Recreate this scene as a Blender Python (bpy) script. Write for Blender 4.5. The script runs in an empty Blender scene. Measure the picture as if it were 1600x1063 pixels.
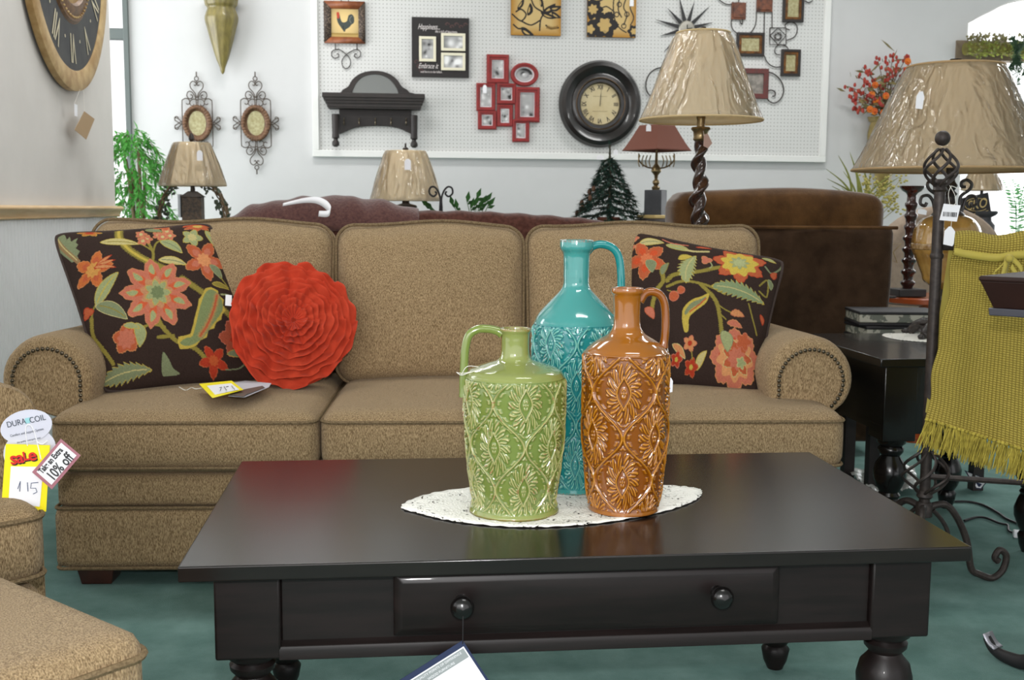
import bpy, math, random
import numpy as np
from mathutils import Vector, Matrix
random.seed(7); rng = np.random.default_rng(7)
SC = bpy.context.scene
COL = SC.collection

# ------------------------------------------------------------------ camera
F = 1755.0
CAM = np.array([0.0, 0.0, 1.014])
_p, _y, _r = map(math.radians, (6.627, 6.03, 0.39))
_fw = np.array([math.sin(_y)*math.cos(_p), math.cos(_y)*math.cos(_p), -math.sin(_p)])
_rt = np.array([math.cos(_y), -math.sin(_y), 0]); _up = np.cross(_rt, _fw)
_r2 = math.cos(_r)*_rt + math.sin(_r)*_up; _u2 = -math.sin(_r)*_rt + math.cos(_r)*_up
cd = bpy.data.cameras.new('camera'); cam = bpy.data.objects.new('camera', cd); COL.objects.link(cam)
cd.sensor_width = 36; cd.lens = F/1600*36; cd.clip_start = .05; cd.clip_end = 100
m = Matrix(((_r2[0], _u2[0], -_fw[0], CAM[0]), (_r2[1], _u2[1], -_fw[1], CAM[1]), (_r2[2], _u2[2], -_fw[2], CAM[2]), (0, 0, 0, 1)))
cam.matrix_world = m
cd.dof.use_dof = True; cd.dof.focus_distance = 2.15; cd.dof.aperture_fstop = 12.0
SC.camera = cam
# ------------------------------------------------------------------ world, lights, exposure
SC.view_settings.view_transform = 'Standard'; SC.view_settings.look = 'None'
SC.view_settings.exposure = 0.35; SC.view_settings.gamma = 1.0; SC.view_settings.use_curve_mapping = False
w = bpy.data.worlds.new('daylight'); SC.world = w; w.use_nodes = True
w.node_tree.nodes['Background'].inputs[0].default_value = (0.98, 0.985, 1.0, 1)
w.node_tree.nodes['Background'].inputs[1].default_value = 1.15
def area(name, loc, aim, sx, sy, power, col=(1, 1, 1)):
    l = bpy.data.lights.new(name, 'AREA'); l.shape = 'RECTANGLE'; l.size = sx; l.size_y = sy
    l.energy = power; l.color = col
    o = bpy.data.objects.new(name, l); COL.objects.link(o); o.location = loc
    o.rotation_euler = (Vector(aim)-Vector(loc)).to_track_quat('-Z', 'Y').to_euler()
    return o
area('daylight_left', (-3.7, 5.9, 1.7), (1.0, 6.6, 1.4), 3.6, 2.4, 118, (.96, .98, 1))
area('daylight_arch', (5.5, 7.8, 1.6), (3.5, 4.5, 0.8), 2.0, 2.4, 40, (.96, .98, 1))
area('front_fill_light', (-2.0, -2.4, 2.2), (0.8, 3.6, 0.6), 3.4, 2.0, 46, (1, .99, .97))  # fill lamp added behind the camera to brighten the foreground
# the small flash mounted above the lens
fl = bpy.data.lights.new('camera_flash', 'AREA'); fl.shape = 'RECTANGLE'; fl.size = .07; fl.size_y = .04; fl.energy = 18
flo = bpy.data.objects.new('camera_flash', fl); COL.objects.link(flo)
flo.location = Vector(CAM) + Vector(_u2)*.13; flo.rotation_euler = cam.matrix_world.to_euler()

# ------------------------------------------------------------------ pixel helpers (1600x1063 frame)
def ray(x, y): return (x-800)/F*_r2 - (y-531.5)/F*_u2 + _fw
def P(x, y, Y): r = ray(x, y); return CAM + r*(Y/r[1])
def PZ(x, y, z): r = ray(x, y); return CAM + r*((z-CAM[2])/r[2])
def PX(x, y, X): r = ray(x, y); return CAM + r*(X/r[0])
def S(x, y, Y): return float((P(x, y, Y)-CAM) @ _fw)/F      # metres per pixel there
def lin(*c):
    if len(c) == 1: c = c[0]
    return tuple((v/255/12.92 if v/255 <= .04045 else ((v/255+.055)/1.055)**2.4) for v in c)

# ------------------------------------------------------------------ materials
MATS = {}
def mat(key, col=(200, 200, 200), rough=.5, metal=0, spec=.5, col2=None, nscale=20, stretch=(1, 1, 1), bump=0, bscale=None,
        coat=0, attr=False, trans=0, alpha=1, sheen=0, kind='noise', detail=4, emit=0, lo=.35, hi=.65, ior=None, thin=False):
    if key in MATS: return MATS[key]
    mt = bpy.data.materials.new(key); mt.use_nodes = True; nt = mt.node_tree; N = nt.nodes; L = nt.links
    b = N['Principled BSDF']
    b.inputs['Base Color'].default_value = (*lin(col), 1); b.inputs['Roughness'].default_value = rough
    b.inputs['Metallic'].default_value = metal; b.inputs['Specular IOR Level'].default_value = spec
    if coat: b.inputs['Coat Weight'].default_value = coat; b.inputs['Coat Roughness'].default_value = .04
    if sheen: b.inputs['Sheen Weight'].default_value = sheen; b.inputs['Sheen Roughness'].default_value = .4
    if trans: b.inputs['Transmission Weight'].default_value = trans
    if ior: b.inputs['IOR'].default_value = ior
    if alpha < 1: b.inputs['Alpha'].default_value = alpha
    if emit: b.inputs['Emission Color'].default_value = (*lin(col), 1); b.inputs['Emission Strength'].default_value = emit
    tc = N.new('ShaderNodeTexCoord'); mp = N.new('ShaderNodeMapping'); mp.inputs['Scale'].default_value = stretch
    L.new(tc.outputs['Object'], mp.inputs[0])
    src = None
    if attr:
        a = N.new('ShaderNodeAttribute'); a.attribute_name = 'Col'; src = a.outputs['Color']
    if col2 or bump:
        if kind == 'noise':
            n = N.new('ShaderNodeTexNoise'); n.inputs['Detail'].default_value = detail; n.inputs['Roughness'].default_value = .6; fac = n.outputs['Fac']
        elif kind == 'wave':
            n = N.new('ShaderNodeTexWave'); n.inputs['Distortion'].default_value = 3; n.inputs['Detail'].default_value = 3; fac = n.outputs['Fac']
        else:
            n = N.new('ShaderNodeTexVoronoi'); fac = n.outputs['Distance']
        n.inputs['Scale'].default_value = nscale; L.new(mp.outputs[0], n.inputs['Vector'])
    if col2:
        r = N.new('ShaderNodeValToRGB'); r.color_ramp.elements[0].position = lo; r.color_ramp.elements[1].position = hi
        r.color_ramp.elements[0].color = (*lin(col), 1); r.color_ramp.elements[1].color = (*lin(col2), 1)
        L.new(fac, r.inputs[0])
        if src:
            mx = N.new('ShaderNodeMix'); mx.data_type = 'RGBA'; mx.blend_type = 'MULTIPLY'; mx.inputs[0].default_value = 1
            L.new(src, mx.inputs[6]); L.new(r.outputs[0], mx.inputs[7]); src = mx.outputs[2]
        else: src = r.outputs[0]
    if src: L.new(src, b.inputs['Base Color'])
    if bump:
        bf = fac
        if bscale:
            n2 = N.new('ShaderNodeTexNoise'); n2.inputs['Scale'].default_value = bscale; n2.inputs['Detail'].default_value = 3
            L.new(mp.outputs[0], n2.inputs['Vector']); bf = n2.outputs['Fac']
        bp = N.new('ShaderNodeBump'); bp.inputs['Strength'].default_value = min(1, bump); bp.inputs['Distance'].default_value = .003
        L.new(bf, bp.inputs['Height']); L.new(bp.outputs[0], b.inputs['Normal'])
    MATS[key] = mt; return mt

M_tan = mat('tan chenille', (112, 90, 63), .95, spec=.1, col2=(190, 164, 126), nscale=290, stretch=(1.7, 1.7, .5), bump=.9, sheen=.12, lo=.36, hi=.66)
M_welt = mat('chenille welt', (100, 84, 62), .95, spec=.1, col2=(138, 118, 90), nscale=220, bump=.5)
M_espresso = mat('espresso wood', (20, 15, 14), .42, spec=.3, col2=(30, 22, 21), nscale=6, stretch=(1, 10, 10), coat=.08, bump=.05)
M_top = mat('espresso table top', (24, 20, 19), .20, spec=.5, col2=(30, 25, 23), nscale=5, stretch=(1, 10, 10), coat=.0)
M_black = mat('black lacquer wood', (16, 14, 14), .22, spec=.5, coat=.2, col2=(22, 19, 18), nscale=8)
M_nail = mat('antique nailhead', (96, 88, 74), .3, metal=.9)
M_carpet = mat('teal carpet', (96, 127, 121), 1, spec=.05, col2=(117, 147, 141), nscale=7, bump=.8, bscale=420, detail=8)
M_wall = mat('white painted wall', (198, 198, 198), .85, spec=.2, col2=(204, 204, 204), nscale=1.2, bump=.04, bscale=60)
M_part = mat('partition paint', (208, 204, 199), .8, spec=.2, col2=(215, 211, 206), nscale=2, bump=.15, bscale=30)
M_ceil = mat('ceiling paint', (215, 215, 212), .9)
M_iron = mat('dark iron', (46, 40, 38), .5, metal=.35, col2=(66, 58, 54), nscale=60)
M_iron2 = mat('bronze iron', (92, 82, 72), .5, metal=.3, col2=(70, 60, 52), nscale=80)
M_brass = mat('antique brass', (150, 132, 96), .3, metal=.85, col2=(120, 100, 70), nscale=40)
M_paper = mat('white card', (238, 238, 242), .6)
M_white = mat('white paint', (225, 225, 222), .5)
M_string = mat('string', (225, 222, 212), .8)
M_mirror = mat('mirror glass', (190, 194, 190), .08, metal=1)
M_glass = mat('window glass', (255, 255, 255), .0, trans=1, ior=1.0, spec=0)
M_yellow = mat('yellow card', (250, 232, 20), .55)
M_ink = mat('black ink', (30, 28, 30), .6)
M_red = mat('red enamel frame', (150, 28, 26), .4, col2=(128, 24, 22), nscale=30)
M_attr = mat('patterned surface', attr=True, rough=.8, spec=.2)
M_print = mat('printed face', attr=True, rough=.5, spec=.3)

# ------------------------------------------------------------------ mesh builder
class MB:
    def __init__(s): s.v = []; s.f = []; s.mi = []; s.n = 0
    def add(s, v, f, k=0):
        v = np.asarray(v, float).reshape(-1, 3); s.v.append(v); s.f += [tuple(int(i)+s.n for i in q) for q in f]; s.mi += [k]*len(f); s.n += len(v); return s
    def box(s, c, d, rz=0, k=0, taper=1):
        x, y, z = d[0]/2, d[1]/2, d[2]/2
        v = np.array([(-x, -y, -z), (x, -y, -z), (x, y, -z), (-x, y, -z), (-x*taper, -y*taper, z), (x*taper, -y*taper, z), (x*taper, y*taper, z), (-x*taper, y*taper, z)])
        if rz: a = np.array([[math.cos(rz), -math.sin(rz), 0], [math.sin(rz), math.cos(rz), 0], [0, 0, 1]]); v = v@a.T
        return s.add(v+np.array(c), [(3, 2, 1, 0), (4, 5, 6, 7), (0, 1, 5, 4), (1, 2, 6, 5), (2, 3, 7, 6), (3, 0, 4, 7)], k)
    def b2(s, x0, x1, y0, y1, z0, z1, k=0): return s.box(((x0+x1)/2, (y0+y1)/2, (z0+z1)/2), (x1-x0, y1-y0, z1-z0), k=k)
    def lathe(s, prof, n=24, c=(0, 0, 0), sx=1, sy=1, cap=True, k=0, axis='z', func=None):
        v = []; prof = list(prof)
        for r, z in prof:
            for i in range(n):
                t = 2*math.pi*i/n; rr = r*(func(t, z) if func else 1)
                a, b = rr*math.cos(t)*sx, rr*math.sin(t)*sy
                v.append((a, b, z) if axis == 'z' else ((a, z, b) if axis == 'y' else (z, a, b)))
        f = [(j*n+i, j*n+(i+1) % n, (j+1)*n+(i+1) % n, (j+1)*n+i) for j in range(len(prof)-1) for i in range(n)]
        if cap: f += [tuple(range(n))[::-1], tuple(range((len(prof)-1)*n, len(prof)*n))]
        return s.add(np.array(v)+np.array(c), f, k)
    def tube(s, pts, r, n=8, closed=False, k=0, cap=True, flat=1):
        p = np.asarray(pts, float); m_ = len(p); R_ = np.broadcast_to(np.asarray(r, float), (m_,))
        t = np.zeros_like(p)
        if closed: t = np.roll(p, -1, 0)-np.roll(p, 1, 0)
        else: t[1:-1] = p[2:]-p[:-2]; t[0] = p[1]-p[0]; t[-1] = p[-1]-p[-2]
        t /= np.linalg.norm(t, axis=1)[:, None]+1e-12
        u = np.cross(t[0], (0, 0, 1) if abs(t[0][2]) < .9 else (0, 1, 0)); u /= np.linalg.norm(u)
        v = []
        for i in range(m_):
            u = u-t[i]*(u@t[i]); u /= np.linalg.norm(u)+1e-12; w_ = np.cross(t[i], u)
            for q in range(n):
                a = 2*math.pi*q/n; v.append(p[i]+R_[i]*(math.cos(a)*u+math.sin(a)*w_*flat))
        e = m_ if closed else m_-1
        f = [(i*n+q, i*n+(q+1) % n, ((i+1) % m_)*n+(q+1) % n, ((i+1) % m_)*n+q) for i in range(e) for q in range(n)]
        if cap and not closed: f += [tuple(range(n))[::-1], tuple(range((m_-1)*n, m_*n))]
        return s.add(v, f, k)
    def prism(s, poly, a, b, plane='xz', k=0, hole=None):
        # extruded polygon; poly in plane coordinates, a..b along the normal
        p = list(poly); n = len(p)
        def w(q, h): return (q[0], h, q[1]) if plane == 'xz' else ((q[0], q[1], h) if plane == 'xy' else (h, q[0], q[1]))
        if hole is None:
            v = [w(q, a) for q in p]+[w(q, b) for q in p]
            f = [tuple(range(n)), tuple(range(n, 2*n))[::-1]]+[(i, n+i, n+(i+1) % n, (i+1) % n) for i in range(n)]
        else:
            h = list(hole)
            v = [w(q, a) for q in p]+[w(q, b) for q in p]+[w(q, a) for q in h]+[w(q, b) for q in h]; f = []
            for i in range(n):
                j = (i+1) % n
                f += [(i, n+i, n+j, j), (2*n+i, 2*n+j, 3*n+j, 3*n+i), (i, j, 2*n+j, 2*n+i), (n+i, 3*n+i, 3*n+j, n+j)]
        return s.add(v, f, k)
    def sph(s, c, r, n=12, m_=8, k=0):
        r = np.broadcast_to(np.asarray(r, float), (3,))
        v = []; 
        for j in range(m_+1):
            a = math.pi*j/m_
            for i in range(n):
                b = 2*math.pi*i/n; v.append((c[0]+r[0]*math.sin(a)*math.cos(b), c[1]+r[1]*math.sin(a)*math.sin(b), c[2]-r[2]*math.cos(a)))
        f = [(j*n+i, j*n+(i+1) % n, (j+1)*n+(i+1) % n, (j+1)*n+i) for j in range(m_) for i in range(n)]
        return s.add(v, f, k)
    def grid(s, X, Y, Z, k=0, wrap=False, flip=False):
        h, w_ = X.shape; v = np.stack([X, Y, Z], -1).reshape(-1, 3); f = []
        for j in range(h-1):
            for i in range(w_ if wrap else w_-1):
                q = (j*w_+i, j*w_+(i+1) % w_, (j+1)*w_+(i+1) % w_, (j+1)*w_+i)
                f.append(q[::-1] if flip else q)
        return s.add(v, f, k)
    def strip(s, pts, wid, up, k=0, th=0):
        p = np.asarray(pts, float); w_ = np.broadcast_to(np.asarray(wid, float), (len(p),)); u = np.asarray(up, float)
        v = np.concatenate([p-u*w_[:, None]/2, p+u*w_[:, None]/2]); n = len(p)
        return s.add(v, [(i, i+1, n+i+1, n+i) for i in range(n-1)], k)
    def build(s, name, mats, parent=None, bevel=0, sharp=35, col=None, solid=0, seg=2, sub=0, flat=False):
        v = np.concatenate(s.v) if s.v else np.zeros((0, 3))
        me = bpy.data.meshes.new(name); me.from_pydata(v.tolist(), [], s.f); 
        if not isinstance(mats, (list, tuple)): mats = [mats]
        for q in mats: me.materials.append(q)
        if len(mats) > 1: me.polygons.foreach_set('material_index', s.mi)
        if not flat:
            me.polygons.foreach_set('use_smooth', [True]*len(me.polygons)); me.set_sharp_from_angle(angle=math.radians(sharp))
        if col is not None:
            ca = me.color_attributes.new('Col', 'FLOAT_COLOR', 'POINT'); c = np.ones((len(v), 4)); c[:, :3] = col; ca.data.foreach_set('color', c.ravel())
        me.update(); o = bpy.data.objects.new(name, me); COL.objects.link(o)
        if parent is not None: o.parent = parent
        if solid: q = o.modifiers.new('solid', 'SOLIDIFY'); q.thickness = solid; q.offset = 0
        if bevel: q = o.modifiers.new('bevel', 'BEVEL'); q.width = bevel; q.segments = seg; q.limit_method = 'ANGLE'; q.angle_limit = math.radians(40)
        if sub: q = o.modifiers.new('sub', 'SUBSURF'); q.levels = sub; q.render_levels = sub
        return o
def thing(name, label, cat, loc=(0, 0, 0), rz=0, group=None):
    o = bpy.data.objects.new(name, None); COL.objects.link(o); o.empty_display_size = .05
    o.location = tuple(float(q) for q in loc); o.rotation_euler = (0, 0, rz); o['label'] = label; o['category'] = cat
    if group: o['group'] = group
    return o
def tag(o, label, cat, group=None, loc=None, rz=0, kind=None):
    o['label'] = label; o['category'] = cat
    if group: o['group'] = group
    if kind: o['kind'] = kind
    if loc is not None: o.location = tuple(float(q) for q in loc); o.rotation_euler = (0, 0, rz)
    return o
def struct(o): o['kind'] = 'structure'; return o
def catmull(pts, n=8, closed=False):
    p = np.asarray(pts, float); m_ = len(p); out = []
    rngi = range(m_ if closed else m_-1)
    for i in rngi:
        if closed: a, b, c, d = p[i-1], p[i], p[(i+1) % m_], p[(i+2) % m_]
        else: a, b, c, d = p[max(i-1, 0)], p[i], p[i+1], p[min(i+2, m_-1)]
        for q in range(n):
            t = q/n; out.append(.5*((2*b)+(-a+c)*t+(2*a-5*b+4*c-d)*t*t+(-a+3*b-3*c+d)*t**3))
    if not closed: out.append(p[-1])
    return np.array(out)
def xz(pts, y=0): p = np.asarray(pts, float); return np.stack([p[:, 0], np.full(len(p), y), p[:, 1]], 1)
def spiral(cx, cz, r0, a0, turns, n=26, shrink=.25):
    # starts at radius r0, angle a0 (degrees) and winds inwards
    t = np.linspace(0, 1, n); a = math.radians(a0)+t*turns*2*math.pi; r = r0*(1-t*(1-shrink))
    return np.stack([cx+r*np.cos(a), cz+r*np.sin(a)], 1)
def text(name, s, size, mt, parent, loc, rot=(math.pi/2, 0, 0), ext=.0004, shear=0, sx=1, align='CENTER', weight=0):
    c = bpy.data.curves.new(name, 'FONT'); c.body = s; c.size = size; c.extrude = ext; c.align_x = align; c.align_y = 'CENTER'; c.shear = shear; c.offset = weight
    o = bpy.data.objects.new(name, c); COL.objects.link(o); bpy.context.view_layer.update()
    me = bpy.data.meshes.new_from_object(o.evaluated_get(bpy.context.evaluated_depsgraph_get())); bpy.data.objects.remove(o); bpy.data.curves.remove(c)
    me.name = name; me.materials.clear(); me.materials.append(mt)
    o = bpy.data.objects.new(name, me); COL.objects.link(o); o.parent = parent; o.location = tuple(loc); o.rotation_euler = rot; o.scale = (sx, 1, 1)
    return o
# rounded, puffed box on a subdivided cube.  size (sx,sy,sz) centred at c
def cushion(mb, c, size, r=.03, puff=(0, 0, 0), n=(14, 8, 6), warp=None, k=0):
    h = np.array(size)/2; puff = np.array(puff)
    def face(ax, sg):
        a, b = [(1, 2), (2, 0), (0, 1)][ax]; na, nb = n[a]+1, n[b]+1
        g = lambda q, ax_: np.sin(np.linspace(-1, 1, q)*math.pi/2)*.35+np.linspace(-1, 1, q)*.65
        A, B = np.meshgrid(g(na, a), g(nb, b), indexing='ij')
        U = np.zeros(A.shape+(3,)); U[..., ax] = sg; U[..., a] = A; U[..., b] = B
        q = U*h; inner = np.clip(q, -(h-r), h-r); d = q-inner; l = np.linalg.norm(d, axis=-1, keepdims=True); q = inner+d/np.maximum(l, 1e-9)*r
        for i in range(3):
            j, l_ = (i+1) % 3, (i+2) % 3
            q[..., i] += np.sign(U[..., i])*np.abs(U[..., i])*puff[i]*(1-U[..., j]**2)*(1-U[..., l_]**2)
        if warp is not None: q = warp(q, U)
        q = q+np.array(c); mb.grid(q[..., 0], q[..., 1], q[..., 2], k, flip=(sg < 0))
    for ax in range(3):
        for sg in (-1, 1): face(ax, sg)
    return mb
def weld(o, d=.0004):
    q = o.modifiers.new('weld', 'WELD'); q.merge_threshold = d; return o
def rrect(x0, x1, z0, z1, r, n=5):
    out = []
    for cx, cz, a in ((x1-r, z1-r, 0), (x0+r, z1-r, 90), (x0+r, z0+r, 180), (x1-r, z0+r, 270)):
        for i in range(n+1): t = math.radians(a+90*i/n); out.append((cx+r*math.cos(t), cz+r*math.sin(t)))
    return out
def ell(cx, cz, rx, rz, n=32, a0=0, a1=360):
    t = np.radians(np.linspace(a0, a1, n, endpoint=(a1-a0) != 360)); return [(cx+rx*math.cos(q), cz+rz*math.sin(q)) for q in t]

# ------------------------------------------------------------------ pattern painting on vertices
def inpoly(X, Y, poly):
    poly = np.asarray(poly); x0, y0 = poly.min(0); x1, y1 = poly.max(0); ins = np.zeros(X.shape, bool)
    bb = (X >= x0) & (X <= x1) & (Y >= y0) & (Y <= y1)
    if not bb.any(): return ins
    xs, ys = X[bb], Y[bb]; r = np.zeros(xs.shape, bool); j = len(poly)-1
    for i in range(len(poly)):
        a, b = poly[i], poly[j]
        c = ((a[1] > ys) != (b[1] > ys)) & (xs < (b[0]-a[0])*(ys-a[1])/((b[1]-a[1])+1e-12)+a[0]); r ^= c; j = i
    ins[bb] = r; return ins
class Paint:
    def __init__(s, X, Y, base): s.X, s.Y = X, Y; s.c = np.zeros(X.shape+(3,)); s.c[:] = lin(base)
    def put(s, mask, col, a=1.0): s.c[mask] = s.c[mask]*(1-a)+np.array(lin(col))*a
    def poly(s, p, col, smooth=True, closed=True): s.put(inpoly(s.X, s.Y, catmull(p, 6, True) if smooth else p), col)
    def stroke(s, pts, w, col, rag=0):
        p = catmull(pts, 8)
        for i in range(len(p)-1):
            a, b = p[i], p[i+1]; d = b-a; L = d@d+1e-9
            t = np.clip(((s.X-a[0])*d[0]+(s.Y-a[1])*d[1])/L, 0, 1); dist = np.hypot(s.X-a[0]-t*d[0], s.Y-a[1]-t*d[1])
            ww = w/2*(1+rag*np.sin(s.X*.5+s.Y*.7)*np.cos(s.X*.31)); s.put(dist < ww, col)
    def leaf(s, cx, cy, L, W, ang, col, edge=None, serr=0, n=9, vein=None):
        a = math.radians(ang); u = (s.X-cx)*math.cos(a)+(s.Y-cy)*math.sin(a); v = -(s.X-cx)*math.sin(a)+(s.Y-cy)*math.cos(a); u = u/(L/2)
        v = v-W*.22*(u*u-.4)
        prof = np.clip(1-u*u, 0, 1)**.75*(1-.25*u)
        if serr: prof = prof*(1-serr*np.abs(((u*n) % 1)-.0)*1.0)
        m_ = (np.abs(u) < 1) & (np.abs(v) < W/2*prof)
        if edge: s.put(m_, edge); m2 = (np.abs(u) < .93) & (np.abs(v) < W/2*prof-3.2); s.put(m2, col)
        else: s.put(m_, col)
        if vein: s.put((np.abs(u) < .8) & (np.abs(v) < 2.6), vein)
    def flower(s, cx, cy, R, n, col, edge, cen=None, rc=.4, ph=0, sharp=.42, mid=None, cen2=None, squash=1, tilt=0):
        a = math.radians(tilt); dx = (s.X-cx); dy = (s.Y-cy); u = dx*math.cos(a)+dy*math.sin(a); v = (-dx*math.sin(a)+dy*math.cos(a))/squash
        r = np.hypot(u, v); t = np.arctan2(v, u)+ph
        pet = 1-sharp*np.abs(np.sin(t*n/2+math.pi/2))**.8*1.0
        pet = 0+sharp*(.62*np.abs(np.cos(t*n/2))**.7+.38*(1-np.abs(np.sin(t*n/2))))+(1-sharp)*1.0+.02*np.sin(t*31)
        s.put(r < R*pet, edge); s.put(r < R*pet-4, col)
        if mid: s.put((r < R*pet*.66) & (np.abs(np.sin(t*n/2)) < .75), mid)
        if cen: s.put(r < R*rc*(1+.12*np.sin(t*9)), cen)
        if cen2: s.put(r < R*rc*.5*(1+.2*np.sin(t*7)), cen2)

# ================================================================== SETTING
YW = 8.0
XP = -1.5            # the partition with the large clock
struct(MB().b2(-4.2, 6.6, -3, YW+.2, -.1, 0).build('floor', M_carpet))
struct(MB().b2(-4.2, 6.6, -3, YW+.2, 3.3, 3.4).build('ceiling', M_ceil))
# back wall: plain part between the glass strip and the arched opening
wx0 = P(204, 120, YW)[0]; ax0 = P(1510, 60, YW)[0]; wl = P(150, 120, YW)[0]
mb = MB(); mb.b2(wx0, ax0, YW, YW+.15, 0, 3.3)
mb.b2(-4.2, wx0-.9, YW, YW+.15, 0, 3.3); mb.b2(wx0-.9, wx0, YW, YW+.15, 3.0, 3.3)
az = P(1510, 36, YW)[2]; az2 = P(1600, -2, YW)[2]; axe = 6.2
arc = catmull([(ax0, az), (ax0+.18, az+.095), (P(1600, 0, YW)[0], az2), (axe-.7, az2+.14), (axe, az2+.1)], 8)
poly = [(ax0, 3.3)]+[tuple(q) for q in arc]+[(axe, 3.3)]
for i in range(len(arc)-1):
    (a, b), (c, d) = arc[i], arc[i+1]
    mb.add([(a, YW, b), (c, YW, d), (c, YW, 3.3), (a, YW, 3.3), (a, YW+.15, b), (c, YW+.15, d), (c, YW+.15, 3.3), (a, YW+.15, 3.3)],
           [(0, 1, 2, 3), (4, 7, 6, 5), (0, 4, 5, 1)])
mb.b2(axe, 6.6, YW, YW+.15, 0, 3.3)
struct(mb.build('wall_back', M_wall, flat=True))
struct(MB().b2(6.45, 6.6, -3, YW, 0, 3.3).build('wall_right', M_wall))
mb = MB(); mb.b2(-4.2, -4.05, 2.0, YW, 0, .5); mb.b2(-4.2, -4.05, 2.0, YW, 2.9, 3.3)
for y in (2.0, 4.9, 7.8): mb.b2(-4.2, -4.05, y, y+.2, .5, 2.9)
struct(mb.build('wall_left', M_wall))
# glass strip at the left end of the back wall
t = struct(bpy.data.objects.new('window_1', None)); COL.objects.link(t); t.location = (wx0, YW, 0)
mfr = mat('dark window frame', (92, 100, 98), .5)
mb = MB(); zb = P(200, 52, YW)[2]
mb.b2(-.035, 0, -.03, .05, 0, 3.0); mb.b2(-.9, -.86, -.03, .05, 0, 3.0); mb.b2(-.87, -.03, -.02, .04, zb-.045, zb+.03); mb.b2(-.87, -.03, -.02, .04, 0, .1)
mb.build('window_frame', mfr, t, bevel=.004)
MB().b2(-.86, -.03, .01, .016, .1, 3.0).build('pane', M_glass, t)
# arched opening at right with its glass
t = struct(bpy.data.objects.new('window_2', None)); COL.objects.link(t); t.location = (ax0, YW, 0)
MB().b2(.0, axe-ax0, .06, .066, .05, az2+.2).build('pane', M_glass, t)
mb = MB(); q = np.stack([arc[:, 0]-ax0, np.full(len(arc), .05), arc[:, 1]], 1); mb.tube(q, .012, 6)
mb.b2(0, .02, .02, .08, 0, az); mb.build('window_frame', M_white, t)
# partition wall with chair rail and beadboard wainscot
yp0, yp1 = 3.55, float(PX(178, 250, XP)[1])
o = struct(MB().b2(XP-.12, XP, yp0, yp1, 0, 3.3).build('wall_partition', M_part))
railz = 1.0; rt_ = float(PX(0, 320.5, XP)[2]); rb_ = float(PX(0, 344, XP)[2])
M_pine = mat('pine moulding', (205, 168, 118), .45, col2=(222, 190, 146), nscale=5, stretch=(12, 1, 12), bump=.05)
h = rt_-rb_
prof = [(0, 0), (.012, 0), (.016, .10*h), (.012, .16*h), (.014, .3*h), (.020, .48*h), (.030, .62*h), (.036, .74*h), (.037, .82*h), (.030, .95*h), (.022, h), (0, h)]
mb = MB(); n = len(prof); v = [(XP+.004+a, yp0, rb_+b) for a, b in prof]+[(XP+.004+a, yp1+.02, rb_+b) for a, b in prof]
mb.add(v, [(i, (i+1) % n, n+(i+1) % n, n+i) for i in range(n)]+[tuple(range(n))[::-1], tuple(range(n, 2*n))])
struct(mb.build('trim_1', M_pine, sharp=60))
mk = mat('pine knot', (80, 46, 26), .6)
M_bead = mat('white beadboard', (226, 226, 226), .6)
mb = MB(); yy = yp0; pr = []
while yy < yp1-.04:
    pr += [(yy, .006), (yy+.032, .006), (yy+.034, .002), (yy+.0365, .0055), (yy+.039, .002)]; yy += .041
v = [(XP+b, a, 0.0) for a, b in pr]+[(XP+b, a, rb_) for a, b in pr]; n = len(pr)
mb.add(v, [(i, i+1, n+i+1, n+i) for i in range(n-1)])
struct(mb.build('trim_2', M_bead, sharp=20))
struct(MB().b2(wx0, ax0, YW-.018, YW, 0, .1).build('baseboard_back', M_white, bevel=.004))

# outside greenery / street seen only as a blown-out white through the glass: nothing to build there

# ------------------------------------------------------------------ pegboard 12 ft wide
pz0 = float(P(490, 245, YW)[2]); px0 = float(P(487.5, 120, YW)[0]); px1 = float(P(1292, 120, YW)[0])
t = thing('pegboard', 'long white pegboard in a white frame fixed on the back wall', 'pegboard', ((px0+px1)/2, YW, pz0)); W = (px1-px0)/2
mp_ = bpy.data.materials.new('pegboard holes'); mp_.use_nodes = True; nt = mp_.node_tree; N = nt.nodes; L = nt.links; b = N['Principled BSDF']
b.inputs['Roughness'].default_value = .6
tc = N.new('ShaderNodeTexCoord'); sp = N.new('ShaderNodeSeparateXYZ'); L.new(tc.outputs['Object'], sp.inputs[0]); sq = []
for ax in (0, 2):
    a = N.new('ShaderNodeMath'); a.operation = 'PINGPONG'; a.inputs[1].default_value = .0127; L.new(sp.outputs[ax], a.inputs[0])
    c = N.new('ShaderNodeMath'); c.operation = 'POWER'; c.inputs[1].default_value = 2; L.new(a.outputs[0], c.inputs[0]); sq.append(c)
a = N.new('ShaderNodeMath'); a.operation = 'ADD'; L.new(sq[0].outputs[0], a.inputs[0]); L.new(sq[1].outputs[0], a.inputs[1])
c = N.new('ShaderNodeMath'); c.operation = 'LESS_THAN'; c.inputs[1].default_value = .0033**2; L.new(a.outputs[0], c.inputs[0])
mx = N.new('ShaderNodeMix'); mx.data_type = 'RGBA'; L.new(c.outputs[0], mx.inputs[0]); mx.inputs[6].default_value = (*lin(206, 206, 204), 1); mx.inputs[7].default_value = (*lin(128, 128, 122), 1)
L.new(mx.outputs[2], b.inputs['Base Color'])
MB().b2(-W+.02, W-.02, -.022, -.016, .02, 1.85).build('panel', mp_, t)
mb = MB(); mb.b2(-W, W, -.04, -.0, 0, .045); mb.b2(-W, -W+.045, -.04, 0, .045, 1.85); mb.b2(W-.045, W, -.04, 0, .045, 1.85); mb.b2(-W, W, -.04, 0, 1.85, 1.89)
mb.build('frame', M_white, t, bevel=.003)
PEG = YW-.024        # front face of the board

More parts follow.
